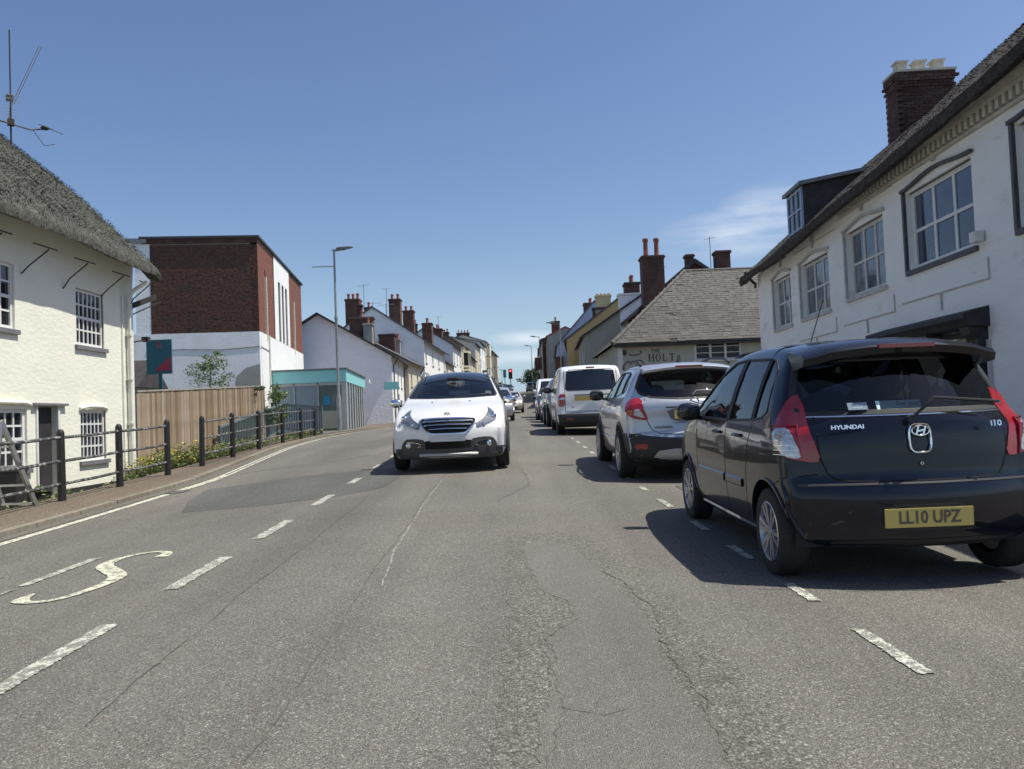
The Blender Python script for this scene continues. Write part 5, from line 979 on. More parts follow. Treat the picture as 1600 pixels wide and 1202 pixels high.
# ================================================================== vehicles
def smooth_line(P, n, keep=1):
    """resample a polyline evenly after corner cutting"""
    P = [Vector(p) for p in P]
    for _ in range(2):
        Q = [P[0]]
        for a, b in zip(P[:-1], P[1:]): Q += [a.lerp(b, .25), a.lerp(b, .75)]
        P = Q + [P[-1]]
    d = [0]
    for a, b in zip(P[:-1], P[1:]): d.append(d[-1] + (b - a).length)
    out = []; j = 0
    for i in range(n + 1):
        s = d[-1] * i / n
        while j < len(d) - 2 and d[j + 1] < s: j += 1
        t = (s - d[j]) / max(1e-9, d[j + 1] - d[j]); out.append(P[j].lerp(P[j + 1], min(1, t)))
    return out
def lerpt(tab, v):
    xs = [a for a, b in tab]; ys = [b for a, b in tab]
    if v <= xs[0]: return ys[0]
    for i in range(1, len(xs)):
        if v <= xs[i]: t = (v - xs[i - 1]) / (xs[i] - xs[i - 1]); return ys[i - 1] + (ys[i] - ys[i - 1]) * t
    return ys[-1]
class Car:
    def __init__(s, sp, N=70, K=12, shrink=0):
        s.sp = sp; up_ = smooth_line(sp['up'], N); lo = smooth_line(sp['lo'], N); s.L = sp['up'][-1][0]
        def W(y, z):
            w = sum(lerpt(sp['W'], z + o) for o in (-.04, 0, .04)) / 3; f = sum(lerpt(sp['pf'], y + o) for o in (-.06, 0, .06)) / 3; return w * f - shrink
        s.Wf = W
        nl = 14; r = sp.get('r', .07); V = []; F = []; cr = sp.get('crown', .035); bow = sp.get('bow', .10); L_ = s.L; bt = sp.get('belt', .95)
        ring = [Vector(p) for p in up_] + [Vector(p) for p in reversed(lo[1:-1])]; n = len(ring)
        nor = []
        for i in range(n):
            d = ring[(i + 1) % n] - ring[i - 1]; m = Vector((d.y, -d.x)); nor.append(m.normalized() if m.length else m)
        params = []
        ncv = 7
        for k in range(-nl, nl + 1):
            params.append((k / nl * .999, None))
        rows = []
        def pt(i, sgn, frac, phi):
            p = ring[i]; inset = r * (1 - math.cos(phi)); q = p + nor[i] * inset
            # bow of the ends and crown of the top
            a = frac * frac
            e0 = max(0, 1 - q.x / .9) ; e1 = max(0, 1 - (L_ - q.x) / .9)
            yy = q.x + bow * a * e0 - sp.get('bowf', bow) * a * e1
            gl = 0
            if q.y > bt: 
                gl = min(1, (q.y - bt) / .1); mid = q.x > L_ * .4
                yy += (-.09 if mid else .07) * a * gl * (1 if (q.x > sp.get('ws', 1.9) or q.x < .8) else 0)
            zz = q.y - cr * a * (1 if q.y > .7 else 0)
            w = W(q.x, q.y); x = sgn * (max(0, frac * (w - r)) + r * math.sin(phi))
            return (x, yy, zz)
        cols = [(-1, 1, math.pi / 2 * (1 - j / 5)) for j in range(5)] + [(1 if k >= 0 else -1, abs(k) / nl, 0) for k in range(-nl, nl + 1)] + [(1, 1, math.pi / 2 * (j + 1) / 5) for j in range(5)]
        for (sg, fr, ph) in cols: rows.append([pt(i, sg, fr, ph) for i in range(n)])
        C_ = len(rows)
        for rw in rows: V += rw
        for c in range(C_ - 1):
            for i in range(n): F.append((c * n + i, c * n + (i + 1) % n, (c + 1) * n + (i + 1) % n, (c + 1) * n + i))
        # side skins: rungs between the upper and the lower line
        for side, c in ((-1, 0), (1, C_ - 1)):
            grid = []
            for j in range(N + 1):
                iu = j; il = 0 if j == 0 else (N if j == N else 2 * N - j); a = Vector(rows[c][iu]); b = Vector(rows[c][il % n]); col = [c * n + iu]
                if 0 < j < N:
                    for k in range(1, K):
                        t = k / K; y = a.y + (b.y - a.y) * t; z = a.z + (b.z - a.z) * t
                        w = W(y, z); edge = min(t, 1 - t); wa = abs(a.x) * (1 - t) + abs(b.x) * t
                        V.append((side * w, y, z)); col.append(len(V) - 1)
                    col.append(c * n + il % n)
                else: col = [c * n + iu] * (K + 1)
                grid.append(col)
            for j in range(N):
                for k in range(K):
                    f = [grid[j][k], grid[j][k + 1], grid[j + 1][k + 1], grid[j + 1][k]]; g_ = []
                    for v in f:
                        if v not in g_: g_.append(v)
                    if len(g_) > 2: F.append(tuple(g_ if side < 0 else reversed(g_)))
        b = bmesh.new(); vs = [b.verts.new(v) for v in V]
        for f in F:
            try: b.faces.new([vs[i] for i in f])
            except Exception: pass
        bmesh.ops.remove_doubles(b, verts=b.verts, dist=1e-5); bmesh.ops.recalc_face_normals(b, faces=b.faces)
        s.bvh = BVHTree.FromBMesh(b); me = bpy.data.meshes.new('body'); b.to_mesh(me); b.free(); s.me = me
    def proj(s, p, d, off):
        d = Vector(d).normalized(); p = Vector(p); h = s.bvh.ray_cast(p - d * 1.2, d, 2.4)
        if h[0] is None:
            h = s.bvh.find_nearest(p)
        nn = h[1]
        if nn.dot(d) > 0: nn = -nn
        return h[0] + nn * off, nn
    def patch(s, name, pts, d, m, parent, off=.004, thick=.012, cell=.045, both=False, rnd=1, smooth=True):
        outs = []
        for sg in ((1, -1) if both else (1,)):
            dd = Vector((d[0] * sg, d[1], d[2] if len(d) > 2 else 0)).normalized(); P = [Vector((p[0] * sg, p[1], p[2])) for p in pts]
            ux = dd.cross(Vector((0, 0, 1))).normalized(); uz = ux.cross(dd); c0 = sum(P, Vector()) / len(P); Q = [((p - c0).dot(ux), (p - c0).dot(uz)) for p in P]
            for _ in range(rnd):
                Z = []
                for i in range(len(Q)):
                    a, b_ = Vector(Q[i]), Vector(Q[(i + 1) % len(Q)]); Z += [tuple(a.lerp(b_, .2)), tuple(a.lerp(b_, .8))]
                Q = Z
            b = bmesh.new(); vs = [b.verts.new((q[0], q[1], 0)) for q in Q]
            for t in tessellate_polygon([[Vector((q[0], q[1], 0)) for q in Q]]):
                try: b.faces.new([vs[i] for i in t])
                except Exception: pass
            for ax in (0, 1):
                lo = min(q[ax] for q in Q); hi = max(q[ax] for q in Q); k = lo + cell
                while k < hi:
                    co = [0, 0, 0]; no_ = [0, 0, 0]; co[ax] = k; no_[ax] = 1; bmesh.ops.bisect_plane(b, geom=b.verts[:] + b.edges[:] + b.faces[:], plane_co=co, plane_no=no_); k += cell
            bmesh.ops.triangulate(b, faces=b.faces)
            for v in b.verts: v.co, _n = s.proj(c0 + ux * v.co.x + uz * v.co.y, dd, off)
            bmesh.ops.recalc_face_normals(b, faces=b.faces)
            fs = [f for f in b.faces]
            if fs and sum((f.normal.dot(dd) * f.calc_area() for f in fs)) > 0: bmesh.ops.reverse_faces(b, faces=fs)
            ed = [e for e in b.edges if e.is_boundary]; r = bmesh.ops.extrude_edge_only(b, edges=ed)
            for v in [g for g in r['geom'] if isinstance(g, bmesh.types.BMVert)]: v.co += dd * thick
            me = bpy.data.meshes.new(name); b.to_mesh(me); b.free(); me.materials.append(M[m])
            if smooth: me.shade_smooth(); me.set_sharp_from_angle(angle=R(40))
            outs.append(link(name, me, parent))
        return outs if both else outs[0]
    def line(s, name, pts, d, m, parent, w=.01, off=.0015, closed=False, both=False, step=.05, h=None, smooth=0):
        outs = []
        for sg in ((1, -1) if both else (1,)):
            dd = Vector((d[0] * sg, d[1], d[2] if len(d) > 2 else 0)).normalized(); P = [Vector((p[0] * sg, p[1], p[2])) for p in pts]
            if smooth:
                for _ in range(smooth):
                    Z = []
                    n = len(P)
                    for i in range(n if closed else n - 1): a, b_ = P[i], P[(i + 1) % n]; Z += [a.lerp(b_, .2), a.lerp(b_, .8)]
                    P = Z if closed else [P[0]] + Z + [P[-1]]
            if closed: P.append(P[0])
            S = []
            for a, b_ in zip(P[:-1], P[1:]):
                k = max(1, int((b_ - a).length / step)); S += [a.lerp(b_, i / k) for i in range(k)]
            S.append(P[-1]); Q = [s.proj(p, dd, off) for p in S]; mb = MB(); V = []
            for i, (p, nn) in enumerate(Q):
                if closed and i in (0, len(Q) - 1): tn = (Q[1][0] - Q[-2][0])
                else: tn = (Q[min(i + 1, len(Q) - 1)][0] - Q[max(i - 1, 0)][0])
                sd = tn.cross(nn).normalized() * w / 2
                if h: V += [p + sd - nn * .004, p + sd * .6 + nn * h, p - sd * .6 + nn * h, p - sd - nn * .004]
                else: V += [p + sd, p - sd]
            c = 4 if h else 2; F = []
            for i in range(len(Q) - 1):
                for k in range(c - 1): F.append((i * c + k, i * c + k + 1, (i + 1) * c + k + 1, (i + 1) * c + k))
            mb.add(V, F); outs.append(mb.build(name, m, parent, smooth=bool(h)))
        return outs
def vol(me):
    b = bmesh.new(); b.from_mesh(me); v = b.calc_volume(signed=True); b.free(); return v
def boolean(target, cutter, solver='EXACT'):
    """cut, and check that what is left is what should be; nudge the cutter and try again if not"""
    v0 = vol(target.data); vc = abs(vol(cutter.data)); old = target.data; rd = random.Random(3); loc0 = cutter.location.copy()
    for k in range(8):
        if k: cutter.location = loc0 + Vector((rd.uniform(-1, 1), rd.uniform(-1, 1), rd.uniform(-1, 1))) * .0013 * k
        md = target.modifiers.new('b', 'BOOLEAN'); md.operation = 'DIFFERENCE'; md.object = cutter; md.solver = solver if k < 4 else 'FAST'
        dg = bpy.context.evaluated_depsgraph_get(); dg.update(); me = bpy.data.meshes.new_from_object(target.evaluated_get(dg)); target.modifiers.remove(md); v1 = vol(me)
        if v0 - vc * 1.02 - .01 <= v1 <= v0 + .001 and len(me.polygons) > len(old.polygons) * .4: 
            if k: print('boolean retry', k)
            target.data = me; bpy.data.meshes.remove(old); return True
        bpy.data.meshes.remove(me)
    print('boolean failed', target.name, cutter.name); return False
WH = {}
def wheel(t, x, y, r, wid, style, side):
    key = (round(r, 3), round(wid, 3), style)
    if key not in WH:
        q = MB(); q.lathe([(r * .66, -wid * .45), (r * .90, -wid * .50), (r * .975, -wid * .42), (r, -wid * .25), (r, wid * .25), (r * .975, wid * .42), (r * .90, wid * .50), (r * .66, wid * .45)], ax='x', n=36, cap=False); ty = q.mesh('tyre', 'rubber', True, angle=50)
        q = MB(); R_ = r * .68; e = wid * .47
        q.lathe([(R_, e), (R_ * .96, e + .004), (R_ * .9, e - .015), (R_ * .88, -e * .6), (R_ * .3, -e * .62)], ax='x', n=36, cap=False)
        q.lathe([(0, e - .005), (R_ * .16, e - .004), (R_ * .20, e - .02), (R_ * .22, e - .05)], ax='x', n=20, cap=False)
        n = {'six': 6, 'ten': 5, 'five': 5, 'steel': 9, 'split': 7}[style]; 
        for k in range(n):
            a = 2 * math.pi * k / n + .3
            for da in ((-.15, .15) if style in ('six', 'ten', 'split') else (0,)):
                w0 = .028 if da else .075; a1, a2 = a + da * .75, a + da * 1.25
                p0 = Vector((e - .02, math.cos(a1) * R_ * .15, math.sin(a1) * R_ * .15)); p1 = Vector((e - .006, math.cos(a2) * R_ * .93, math.sin(a2) * R_ * .93)); q.bar(p0, p1, .022, w0 * r / .3, upv=(0, -math.sin(a), math.cos(a)))
        rim = q.mesh('rim', 'plastg' if style == 'steel' else 'alloy', True, angle=30)
        q = MB(); q.lathe([(R_ * .85, -e * .1), (R_ * .2, -e * .1), (R_ * .2, e * .3), (0, e * .3)], ax='x', n=24, cap=False); q.lathe([(R_ * .87, -e * .5), (0, -e * .5)], ax='x', n=24, cap=False); dc = q.mesh('brake', 'disc')
        WH[key] = (ty, rim, dc)
    ty, rim, dc = WH[key]; e = part_empty('wheel', t, (x, y, r), (random.uniform(0, 6.28), 0, 0) if side > 0 else (0, 0, 0))
    if side < 0: e.rotation_euler = (random.uniform(0, 6.28), 0, math.pi)
    link('tyre', ty, e); link('rim', rim, e); link('brake', dc, e)
def arc_pts(x, y, z, r, a0=-12, a1=192, n=22): return [(x, y + r * math.cos(R(a0 + (a1 - a0) * k / n)), z + r * math.sin(R(a0 + (a1 - a0) * k / n))) for k in range(n + 1)]
def make_car(name, label, sp, loc, heading, pitch, cat='car', group=None, detail=True):
    rot = (pitch if heading == 0 else -pitch, 0, 0 if heading == 0 else math.pi)
    if sp.get('yaw'): rot = (rot[0], 0, rot[2] + sp['yaw'])
    t = thing(name, label, cat, loc, rot, group); c = Car(sp, N=70 if detail else 34, K=12 if detail else 6)
    body = link('body', c.me, t); c.me.materials.append(M[sp['paint']]); body.location = (0, 0, 0)
    # booleans run in local space, with the car at the origin
    body.parent = None; hw = sp['hw']; r = sp['wr']; wz = r
    cut = []
    for ya in (sp['ra'], sp['fa']):
        for sg in (-1, 1):
            q = MB(); R_ = r + sp.get('arch', .045); q.lathe([(R_, sg * (hw + .12)), (R_, sg * (hw - .26))], (0, ya, wz), 'x', 40 if detail else 20); cut.append(q.build('cut', 'undr'))
    wins_ = sp.get('side_windows', []); rw = sp.get('rear_window'); ws = sp.get('windscreen')
    if detail:
        q = MB(); cv = Car(sp['cabin'], N=26, K=6); co = link('cut', cv.me); cut.append(co)
        for pl in wins_:
            q = MB(); q.prism(pl, -1.2, 1.2, 'x'); cut.append(q.build('cut', 'undr'))
        for pl, a, b in ((rw, -.5, sp.get('rwdepth', .9)), (ws, c.L - sp.get('wsdepth', 2.0), c.L + .5)):
            if pl: q = MB(); q.prism(pl, a, b, 'y'); cut.append(q.build('cut', 'undr'))
    for o in cut:
        try: boolean(body, o)
        except Exception as ex: print('boolean', ex)
        bpy.data.objects.remove(o)
    me = body.data
    if not me.materials: me.materials.append(M[sp['paint']])
    me.shade_smooth(); me.set_sharp_from_angle(angle=R(32)); body.parent = t
    # liners and underside
    q = MB(); q.box(-hw + .12, hw - .12, .45, c.L - .5, r * .62, r * .62 + .12); q.build('underbody', 'undr', t)
    for ya in (sp['ra'], sp['fa']):
        for sg in (-1, 1):
            q = MB(); R_ = r + .05; V_ = [(sg * xx, ya + R_ * rr * math.cos(R(-8 + 196 * k / 16)), wz + R_ * rr * math.sin(R(-8 + 196 * k / 16))) for k in range(17) for xx, rr in ((hw - .03 - sp.get('wins', .1) * .5, 1), (hw - .30, 1), (hw - .30, .02))]; q.add(V_, [(3 * k + j, 3 * k + j + 1, 3 * k + j + 4, 3 * k + j + 3) for k in range(16) for j in range(2)]); q.build('arch_liner', 'undr', t)
            wheel(t, sg * (hw - sp.get('wins', .10) - .02), ya, r, sp.get('ww', .19), sp.get('rim', 'five'), sg)
            d = (-sg, 0, 0); am = sp.get('archm', sp['paint']); lz = sp.get('archw', .022)
            c.line('wheel_arch', arc_pts(sg * hw, ya, wz, r + sp.get('arch', .045) + lz * .35, 2, 178), d, am, t, w=lz, off=.001, h=.010, step=.06)
    # glazing
    gm = sp.get('glass', 'glass') if detail else 'dglass'
    for pl in wins_:
        for sg in (-1, 1):
            pts = [(sg * hw, p[0], p[1]) for p in pl]; c.patch('side_window', pts, (-sg, 0, 0), gm, t, off=-.006 if detail else .004, thick=.004, cell=.12, rnd=0)
            c.line('window_seal', pts, (-sg, 0, 0), 'plast', t, w=.022, off=.001, closed=True, h=.004, step=.1)
    if rw:
        pts = [(p[0], 0, p[1]) for p in rw]; c.patch('rear_window', pts, (0, 1, 0), sp.get('rglass', gm), t, off=-.003 if detail else .004, thick=.004, cell=.12, rnd=0); c.line('window_seal', pts, (0, 1, 0), 'plast', t, w=sp.get('frit', .03), off=.0005, closed=True, h=.003, step=.08)
    if ws:
        pts = [(p[0], c.L - 1.2, p[1]) for p in ws]; c.patch('windscreen', pts, (0, -1, 0), sp.get('wglass', gm), t, off=-.003 if detail else .004, thick=.004, cell=.12, rnd=0); c.line('window_seal', pts, (0, -1, 0), 'plast', t, w=.035, off=.0005, closed=True, h=.003, step=.08)
    if detail:
        cb = sp['cabin']; L_ = c.L; sx = sp.get('seatx', .36); fy = sp.get('seaty', 1.75); hz = sp['hz']
        for x in (-sx, sx):
            q = MB(); q.ell((x, fy + .25, .52), (.25, .28, .10), 14, 8, .7); q.ell((x, fy - .06, .82), (.25, .09, .34), 14, 10, .7); s_ = q.build('seat', 'seat', t, smooth=True)
            q = MB(); q.ell((x, fy - .13, hz), (.14, .05, .11), 12, 8, .7); q.tube([(x - .05, fy - .12, hz - .2), (x - .05, fy - .12, hz)], .008, 5); q.build('headrest', 'seat', s_, smooth=True)
        q = MB(); ry = fy - .85; q.ell((0, ry + .2, .5), (.6, .28, .1), 16, 8, .6); q.ell((0, ry - .06, .78), (.60, .08, .30), 16, 10, .6); s_ = q.build('rear_bench', 'seat', t, smooth=True)
        for x in (-.34, .34): MB().ell((x, ry - .1, hz - .06), (.13, .045, .09), 12, 8, .7).build('headrest', 'seat', s_, smooth=True)
        q = MB(); q.prism([(fy + .95, .6), (fy + .8, .8), (fy + .9, .93), (fy + 1.4, .93), (fy + 1.4, .6)], -.62, .62, 'x'); q.build('dashboard', 'cabin', t)
        q = MB(); n = 24; q.tube([(sp.get('drv', .36) + .18 * math.cos(2 * math.pi * k / n), fy + .68 + .06 * math.sin(2 * math.pi * k / n), .88 + .17 * math.sin(2 * math.pi * k / n)) for k in range(n + 1)], .014, 6); q.build('steering_wheel', 'cabin', t)
        MB().ell((0, sp.get('miry', fy + .75), hz + sp.get('mirz', .2)), (.11, .02, .035), 12, 6, .7).build('rear_view_mirror', 'cabin', t)
    return t, c
def mirror(t, c, x, y, z, m, sg, s=1.0, glass='glassd', facing=-1):
    q = MB(); q.ell((x, y, z), (.105 * s, .075 * s, .078 * s), 16, 10, .75); q.bar((x - sg * .07 * s, y + .01, z - .05), (x - sg * .2 * s, y + .04, z - .08), .05, .035); o = q.build('door_mirror', m, t, smooth=True)
    MB().ell((x, y - .062 * s, z), (.088 * s, .018, .062 * s), 16, 8, .6).build('mirror_glass', glass, o, smooth=True)
def plate(t, c, x, y, z, txt, m='platey', w=.52, h=.111, front=False, tilt=0, blur=False):
    q = MB(); q.box(-w / 2, w / 2, -.006, .004, -h / 2, h / 2); o = q.build('number_plate', m, t, loc=(x, y, z), rot=(tilt, 0, math.pi if front else 0))
    if txt:
        tm = cached(('txt', txt), lambda: text_mesh(txt, h * .93, .001, .86, .0022)); 
        if not tm.materials: tm.materials.append(M['platet'])
        link('lettering', tm, o, (0, -.0085, 0), (R(90), 0, 0))
    return o
def badge(t, txt, x, y, z, s, tilt=0, m='chrome', wd=1.0, yaw=0):
    tm = text_mesh(txt, s, .003, wd, .0012); tm.materials.append(M[m]); return link('badge', tm, t, (x, y, z), (R(90) + tilt, 0, yaw))
def ringmesh(t, name, x, y, z, rx_, rz_, th_, m, tilt=0, sq=1.0, n=28):
    pts = []
    for k in range(n + 1):
        a = 2 * math.pi * k / n; ca, sa = math.cos(a), math.sin(a); pts.append((math.copysign(abs(ca) ** sq, ca) * rx_, 0, math.copysign(abs(sa) ** sq, sa) * rz_))
    q = MB(); q.tube(pts, th_, 6); return q.build(name, m, t, smooth=True, loc=(x, y, z), rot=(tilt, 0, 0))
# ---------------- dark hatchback (near right)
HB = dict(paint='p_black', hw=.795, ra=.50, fa=2.88, wr=.285, arch=.05, rim='six', ww=.185, r=.075, belt=.98, ws=2.0, bow=.13, crown=.035, wins=.075, drv=.36,
 up=[(0, .46), (0, .56), (.012, .60), (.035, .62), (.05, .66), (.055, .80), (.075, .96), (.10, 1.03), (.32, 1.40), (.36, 1.47), (.50, 1.505), (.85, 1.535), (1.3, 1.545), (1.75, 1.52), (2.12, 1.43), (2.78, 1.04), (2.98, .98), (3.3, .88), (3.47, .76), (3.55, .62), (3.565, .46)],
 lo=[(0, .46), (.0, .34), (.03, .26), (.12, .22), (.45, .20), (1.0, .18), (2.6, .18), (3.2, .2), (3.5, .26), (3.565, .46)],
 W=[(.15, .70), (.25, .755), (.4, .79), (.6, .803), (.8, .803), (.93, .79), (1.0, .77), (1.1, .74), (1.2, .705), (1.4, .625), (1.5, .59), (1.6, .56)],
 pf=[(0, .90), (.06, .945), (.2, .975), (.5, .995), (1.2, 1), (2.4, 1), (2.9, .985), (3.3, .94), (3.5, .86), (3.6, .78)],
 side_windows=[[(.62, 1.02), (.55, 1.06), (.60, 1.33), (.72, 1.40), (.80, 1.41), (.80, 1.0)], [(.84, 1.0), (.84, 1.415), (1.38, 1.43), (1.40, .98)], [(1.46, .98), (1.44, 1.43), (1.72, 1.42), (2.05, 1.31), (2.55, 1.03), (2.56, .98)]],
 rear_window=[(-.61, 1.045), (-.665, 1.09), (-.575, 1.36), (-.52, 1.385), (.52, 1.385), (.575, 1.36), (.665, 1.09), (.61, 1.045)], rwdepth=.55,
 windscreen=[(-.62, 1.09), (-.66, 1.13), (-.52, 1.40), (.52, 1.40), (.66, 1.13), (.62, 1.09)], wsdepth=1.75, frit=.045, rglass='glassc',
 seatx=.34, seaty=1.55, hz=1.16, mirz=.12, miry=2.0,
 cabin=dict(up=[(.14, .55), (.17, .9), (.2, 1.0), (.40, 1.38), (.5, 1.44), (.9, 1.485), (1.3, 1.495), (1.72, 1.47), (2.05, 1.38), (2.62, 1.04), (2.70, .8), (2.72, .5)], lo=[(.14, .55), (.18, .42), (1, .40), (2.6, .40), (2.72, .5)],
   W=[(.3, .70), (.9, .715), (1.0, .69), (1.2, .635), (1.4, .555), (1.5, .52)], pf=[(0, .95), (.5, .99), (1, 1), (2.4, 1), (2.9, .98)], r=.05, bow=.1, crown=.03, belt=.98, ws=2.0))
def hatch():
    px, py = 2.42, 4.78; t, c = make_car('hatchback', 'dark blue black hatchback parked nearest on the right with red tail lamps', HB, (px, py, prof(py + 1.2) - .095 - slope(6.5) * 1.2), 0, math.atan(slope(6.5)))
    # tail lamps wrap the corner
    d = (.62, .78, 0)
    for sg in (-1, 1):
        f = lambda P: [(sg * p[0], p[1], p[2]) for p in P]; dd = (-sg * .62, .78, 0)
        c.patch('tail_light', f([(.675, .26, 1.17), (.72, .30, 1.15), (.79, .34, .98), (.80, .33, .87), (.77, .22, .785), (.60, .12, .745), (.585, .12, .80)]), dd, 'lred', t, off=.007, cell=.035)
        o = c.patch('reversing_lens', f([(.73, .22, .965), (.79, .33, .955), (.795, .32, .87), (.76, .21, .79), (.685, .16, .775), (.695, .17, .84)]), dd, 'lclear', t, off=.011, cell=.03, rnd=1)
        for k in range(6):
            z_ = .80 + .028 * k; c.line('lens_rib', f([(.70 + .006 * k, .18, z_), (.785, .30, z_)]), dd, 'chrome', t, w=.004, off=.013, h=.003, step=.03)
        c.line('lamp_divider', f([(.665, .16, .76), (.70, .19, .97), (.79, .33, .975)]), dd, 'lred', t, w=.012, off=.014, h=.006, step=.03)
        c.line('lamp_edge', f([(.675, .26, 1.17), (.72, .30, 1.15), (.79, .34, .98), (.80, .33, .87), (.77, .22, .785), (.60, .12, .745), (.585, .12, .80)]), dd, 'gap', t, w=.008, off=.003, closed=True, step=.03, smooth=1)
    # spoiler lip with high stop lamp
    q = MB(); n = 16; V = []
    for k in range(n + 1):
        x = -.60 + 1.20 * k / n; e = (abs(x) / .60) ** 2
        for (y, z) in ((.46, 1.513), (.20, 1.478), (.165, 1.45), (.18, 1.405), (.36, 1.385)): V.append((x, y + e * .09, z - e * .055 - (.012 if abs(x) > .5 else 0)))
    q.add(V, [(i * 5 + k, i * 5 + (k + 1) % 5, (i + 1) * 5 + (k + 1) % 5, (i + 1) * 5 + k) for i in range(n) for k in range(5)] + [(0, 1, 2, 3, 4), tuple(reversed(range(n * 5, n * 5 + 5)))]); q.build('spoiler', 'p_black', t, smooth=True)
    MB().box(-.17, .17, .155, .18, 1.435, 1.458).build('brake_light', 'lred', t)
    c.line('chrome_strip', [(-.60, 0, 1.025), (.60, 0, 1.025)], (0, 1, 0), 'chrome', t, w=.012, off=.002, h=.003)
    c.line('panel_gap', [(-.565, 0, 1.04), (-.575, 0, .80), (-.52, 0, .66), (-.42, 0, .635), (.42, 0, .635), (.52, 0, .66), (.575, 0, .80), (.565, 0, 1.04)], (0, 1, 0), 'gap', t, w=.009, off=.002, smooth=1)
    c.line('bumper_strip', [(-.70, 0, .615), (-.3, 0, .62), (.3, 0, .62), (.70, 0, .615)], (0, 1, 0), 'plastg', t, w=.02, off=.002, h=.004)
    c.patch('bumper_panel', [(-.30, 0, .50), (.30, 0, .50), (.27, 0, .345), (-.27, 0, .345)], (0, 1, 0), 'plast', t, off=.002)
    c.patch('diffuser', [(-.55, 0, .29), (.55, 0, .29), (.5, 0, .22), (-.5, 0, .22)], (0, 1, 0), 'plast', t, off=.003)
    plate(t, c, 0, -.012, .422, 'LL10 UPZ')
    ringmesh(t, 'handle_surround', 0, .048, .885, .064, .086, .006, 'chrome', R(-5), .55); ringmesh(t, 'emblem', 0, .042, .930, .052, .029, .005, 'chrome', R(-5))
    q = MB(); q.bar((-.030, 0, -.026), (-.012, 0, .026), .010); q.bar((.012, 0, -.026), (.030, 0, .026), .010); q.bar((-.02, 0, -.004), (.02, 0, .004), .010); q.build('emblem', 'chrome', t, loc=(0, .04, .930), rot=(R(-5), 0, 0))
    ringmesh(t, 'lock', 0, .038, .735, .008, .008, .003, 'chrome', 0)
    badge(t, 'HYUNDAI', -.43, .052, .965, .034, R(-8), wd=1.35, yaw=R(4)); badge(t, 'i10', .46, .056, .955, .048, R(-8), wd=1.1, yaw=R(-4))
    # wiper
    q = MB(); q.tube([(-.05, .05, 1.0), (.03, .02, 1.08), (.08, .03, 1.125), (.52, .12, 1.085)], .009, 6); q.tube([(.06, .06, 1.10), (.50, .13, 1.065)], .008, 4); q.lathe([(.022, -.02), (.022, .01)], (-.05, .06, 1.0), 'y', 10); q.build('wiper', 'plast', t, smooth=True)
    # rear shelf, sticker in the glass
    MB().box(-.55, .55, .2, .55, .93, .96).build('parcel_shelf', 'cabin', t)
    for nm, x, w_, h_, m_ in (('sticker', -.02, .27, .062, 'sticker'), ('sticker', -.27, .12, .05, 'frost')):
        q = MB(); q.box(-w_ / 2, w_ / 2, -.001, .001, -h_ / 2, h_ / 2); o = q.build(nm, m_, t, loc=(x - .05, .155, 1.085), rot=(R(-30), 0, 0))
        if m_ == 'sticker': tm = text_mesh('five year', .042, .0004); tm.materials.append(M['platet']); link('lettering', tm, o, (.06, -.0022, .008), (R(90), 0, 0)); tm = text_mesh('warranty', .016, .0004); tm.materials.append(M['platet']); link('lettering', tm, o, (.07, -.0022, -.02), (R(90), 0, 0))
        else:
            tm = text_mesh(':.:::.:', .04, .0004); tm.materials.append(M['white']); link('pattern', tm, o, (0, -.0022, 0), (R(90), 0, 0))
    # sides: door gaps, handles, rub strips, filler, mirrors
    for sg in (-1, 1):
        dd = (-sg, 0, 0); X = sg * .8
        c.line('door_gap', [(X, .78, 1.44), (X, .80, .98), (X, .88, .80), (X, .92, .60), (X, .96, .34), (X, 1.05, .27), (X, 2.30, .27), (X, 2.38, .40), (X, 2.42, .95), (X, 2.5, 1.0)], dd, 'gap', t, w=.008, off=.0012, smooth=1)
        c.line('door_gap', [(X, 1.42, 1.45), (X, 1.45, .90), (X, 1.48, .27)], dd, 'gap', t, w=.008, off=.0012)
        c.line('rub_strip', [(X, 1.02, .545), (X, 1.44, .54)], dd, 'p_black', t, w=.07, off=.001, h=.010); c.line('rub_strip', [(X, 1.50, .54), (X, 2.34, .53)], dd, 'p_black', t, w=.07, off=.001, h=.010)
        c.line('sill_trim', [(X, .84, .245), (X, 2.45, .235)], dd, 'p_black', t, w=.05, off=.001, h=.012)
        for y in (1.12, 1.68): q = MB(); p, nn = c.proj((X, y, .88), dd, .02); q.tube([p + Vector((-sg * .02, -.09, 0)), p + Vector((0, -.05, 0)), p + Vector((0, .05, 0)), p + Vector((-sg * .02, .09, 0))], .013, 6); q.build('door_handle', 'p_black', t, smooth=True)
        c.line('b_pillar', [(X, .82, 1.0), (X, .82, 1.40)], dd, 'plast', t, w=.03, off=.002); c.line('b_pillar', [(X, 1.425, .98), (X, 1.41, 1.43)], dd, 'plast', t, w=.05, off=.002)
        mirror(t, c, sg * .885, 2.30, 1.03, 'p_black', sg, 1.0)
    c.line('bumper_gap', [(-.8, .36, .60), (-.8, .2, .66), (-.8, .08, .68)], (1, .3, 0), 'gap', t, w=.007)
    q = MB(); q.tube([(0.05, 1.9, 1.53), (.05, 1.55, 1.9)], .004, 4); q.build('aerial', 'plast', t)
    c.patch('headlight', [(-.72, 3.2, .82), (-.55, 3.3, .80), (-.5, 3.4, .70), (-.68, 3.3, .68)], (0, -1, 0), 'lhead', t, both=True)
    return t, c
hatch()

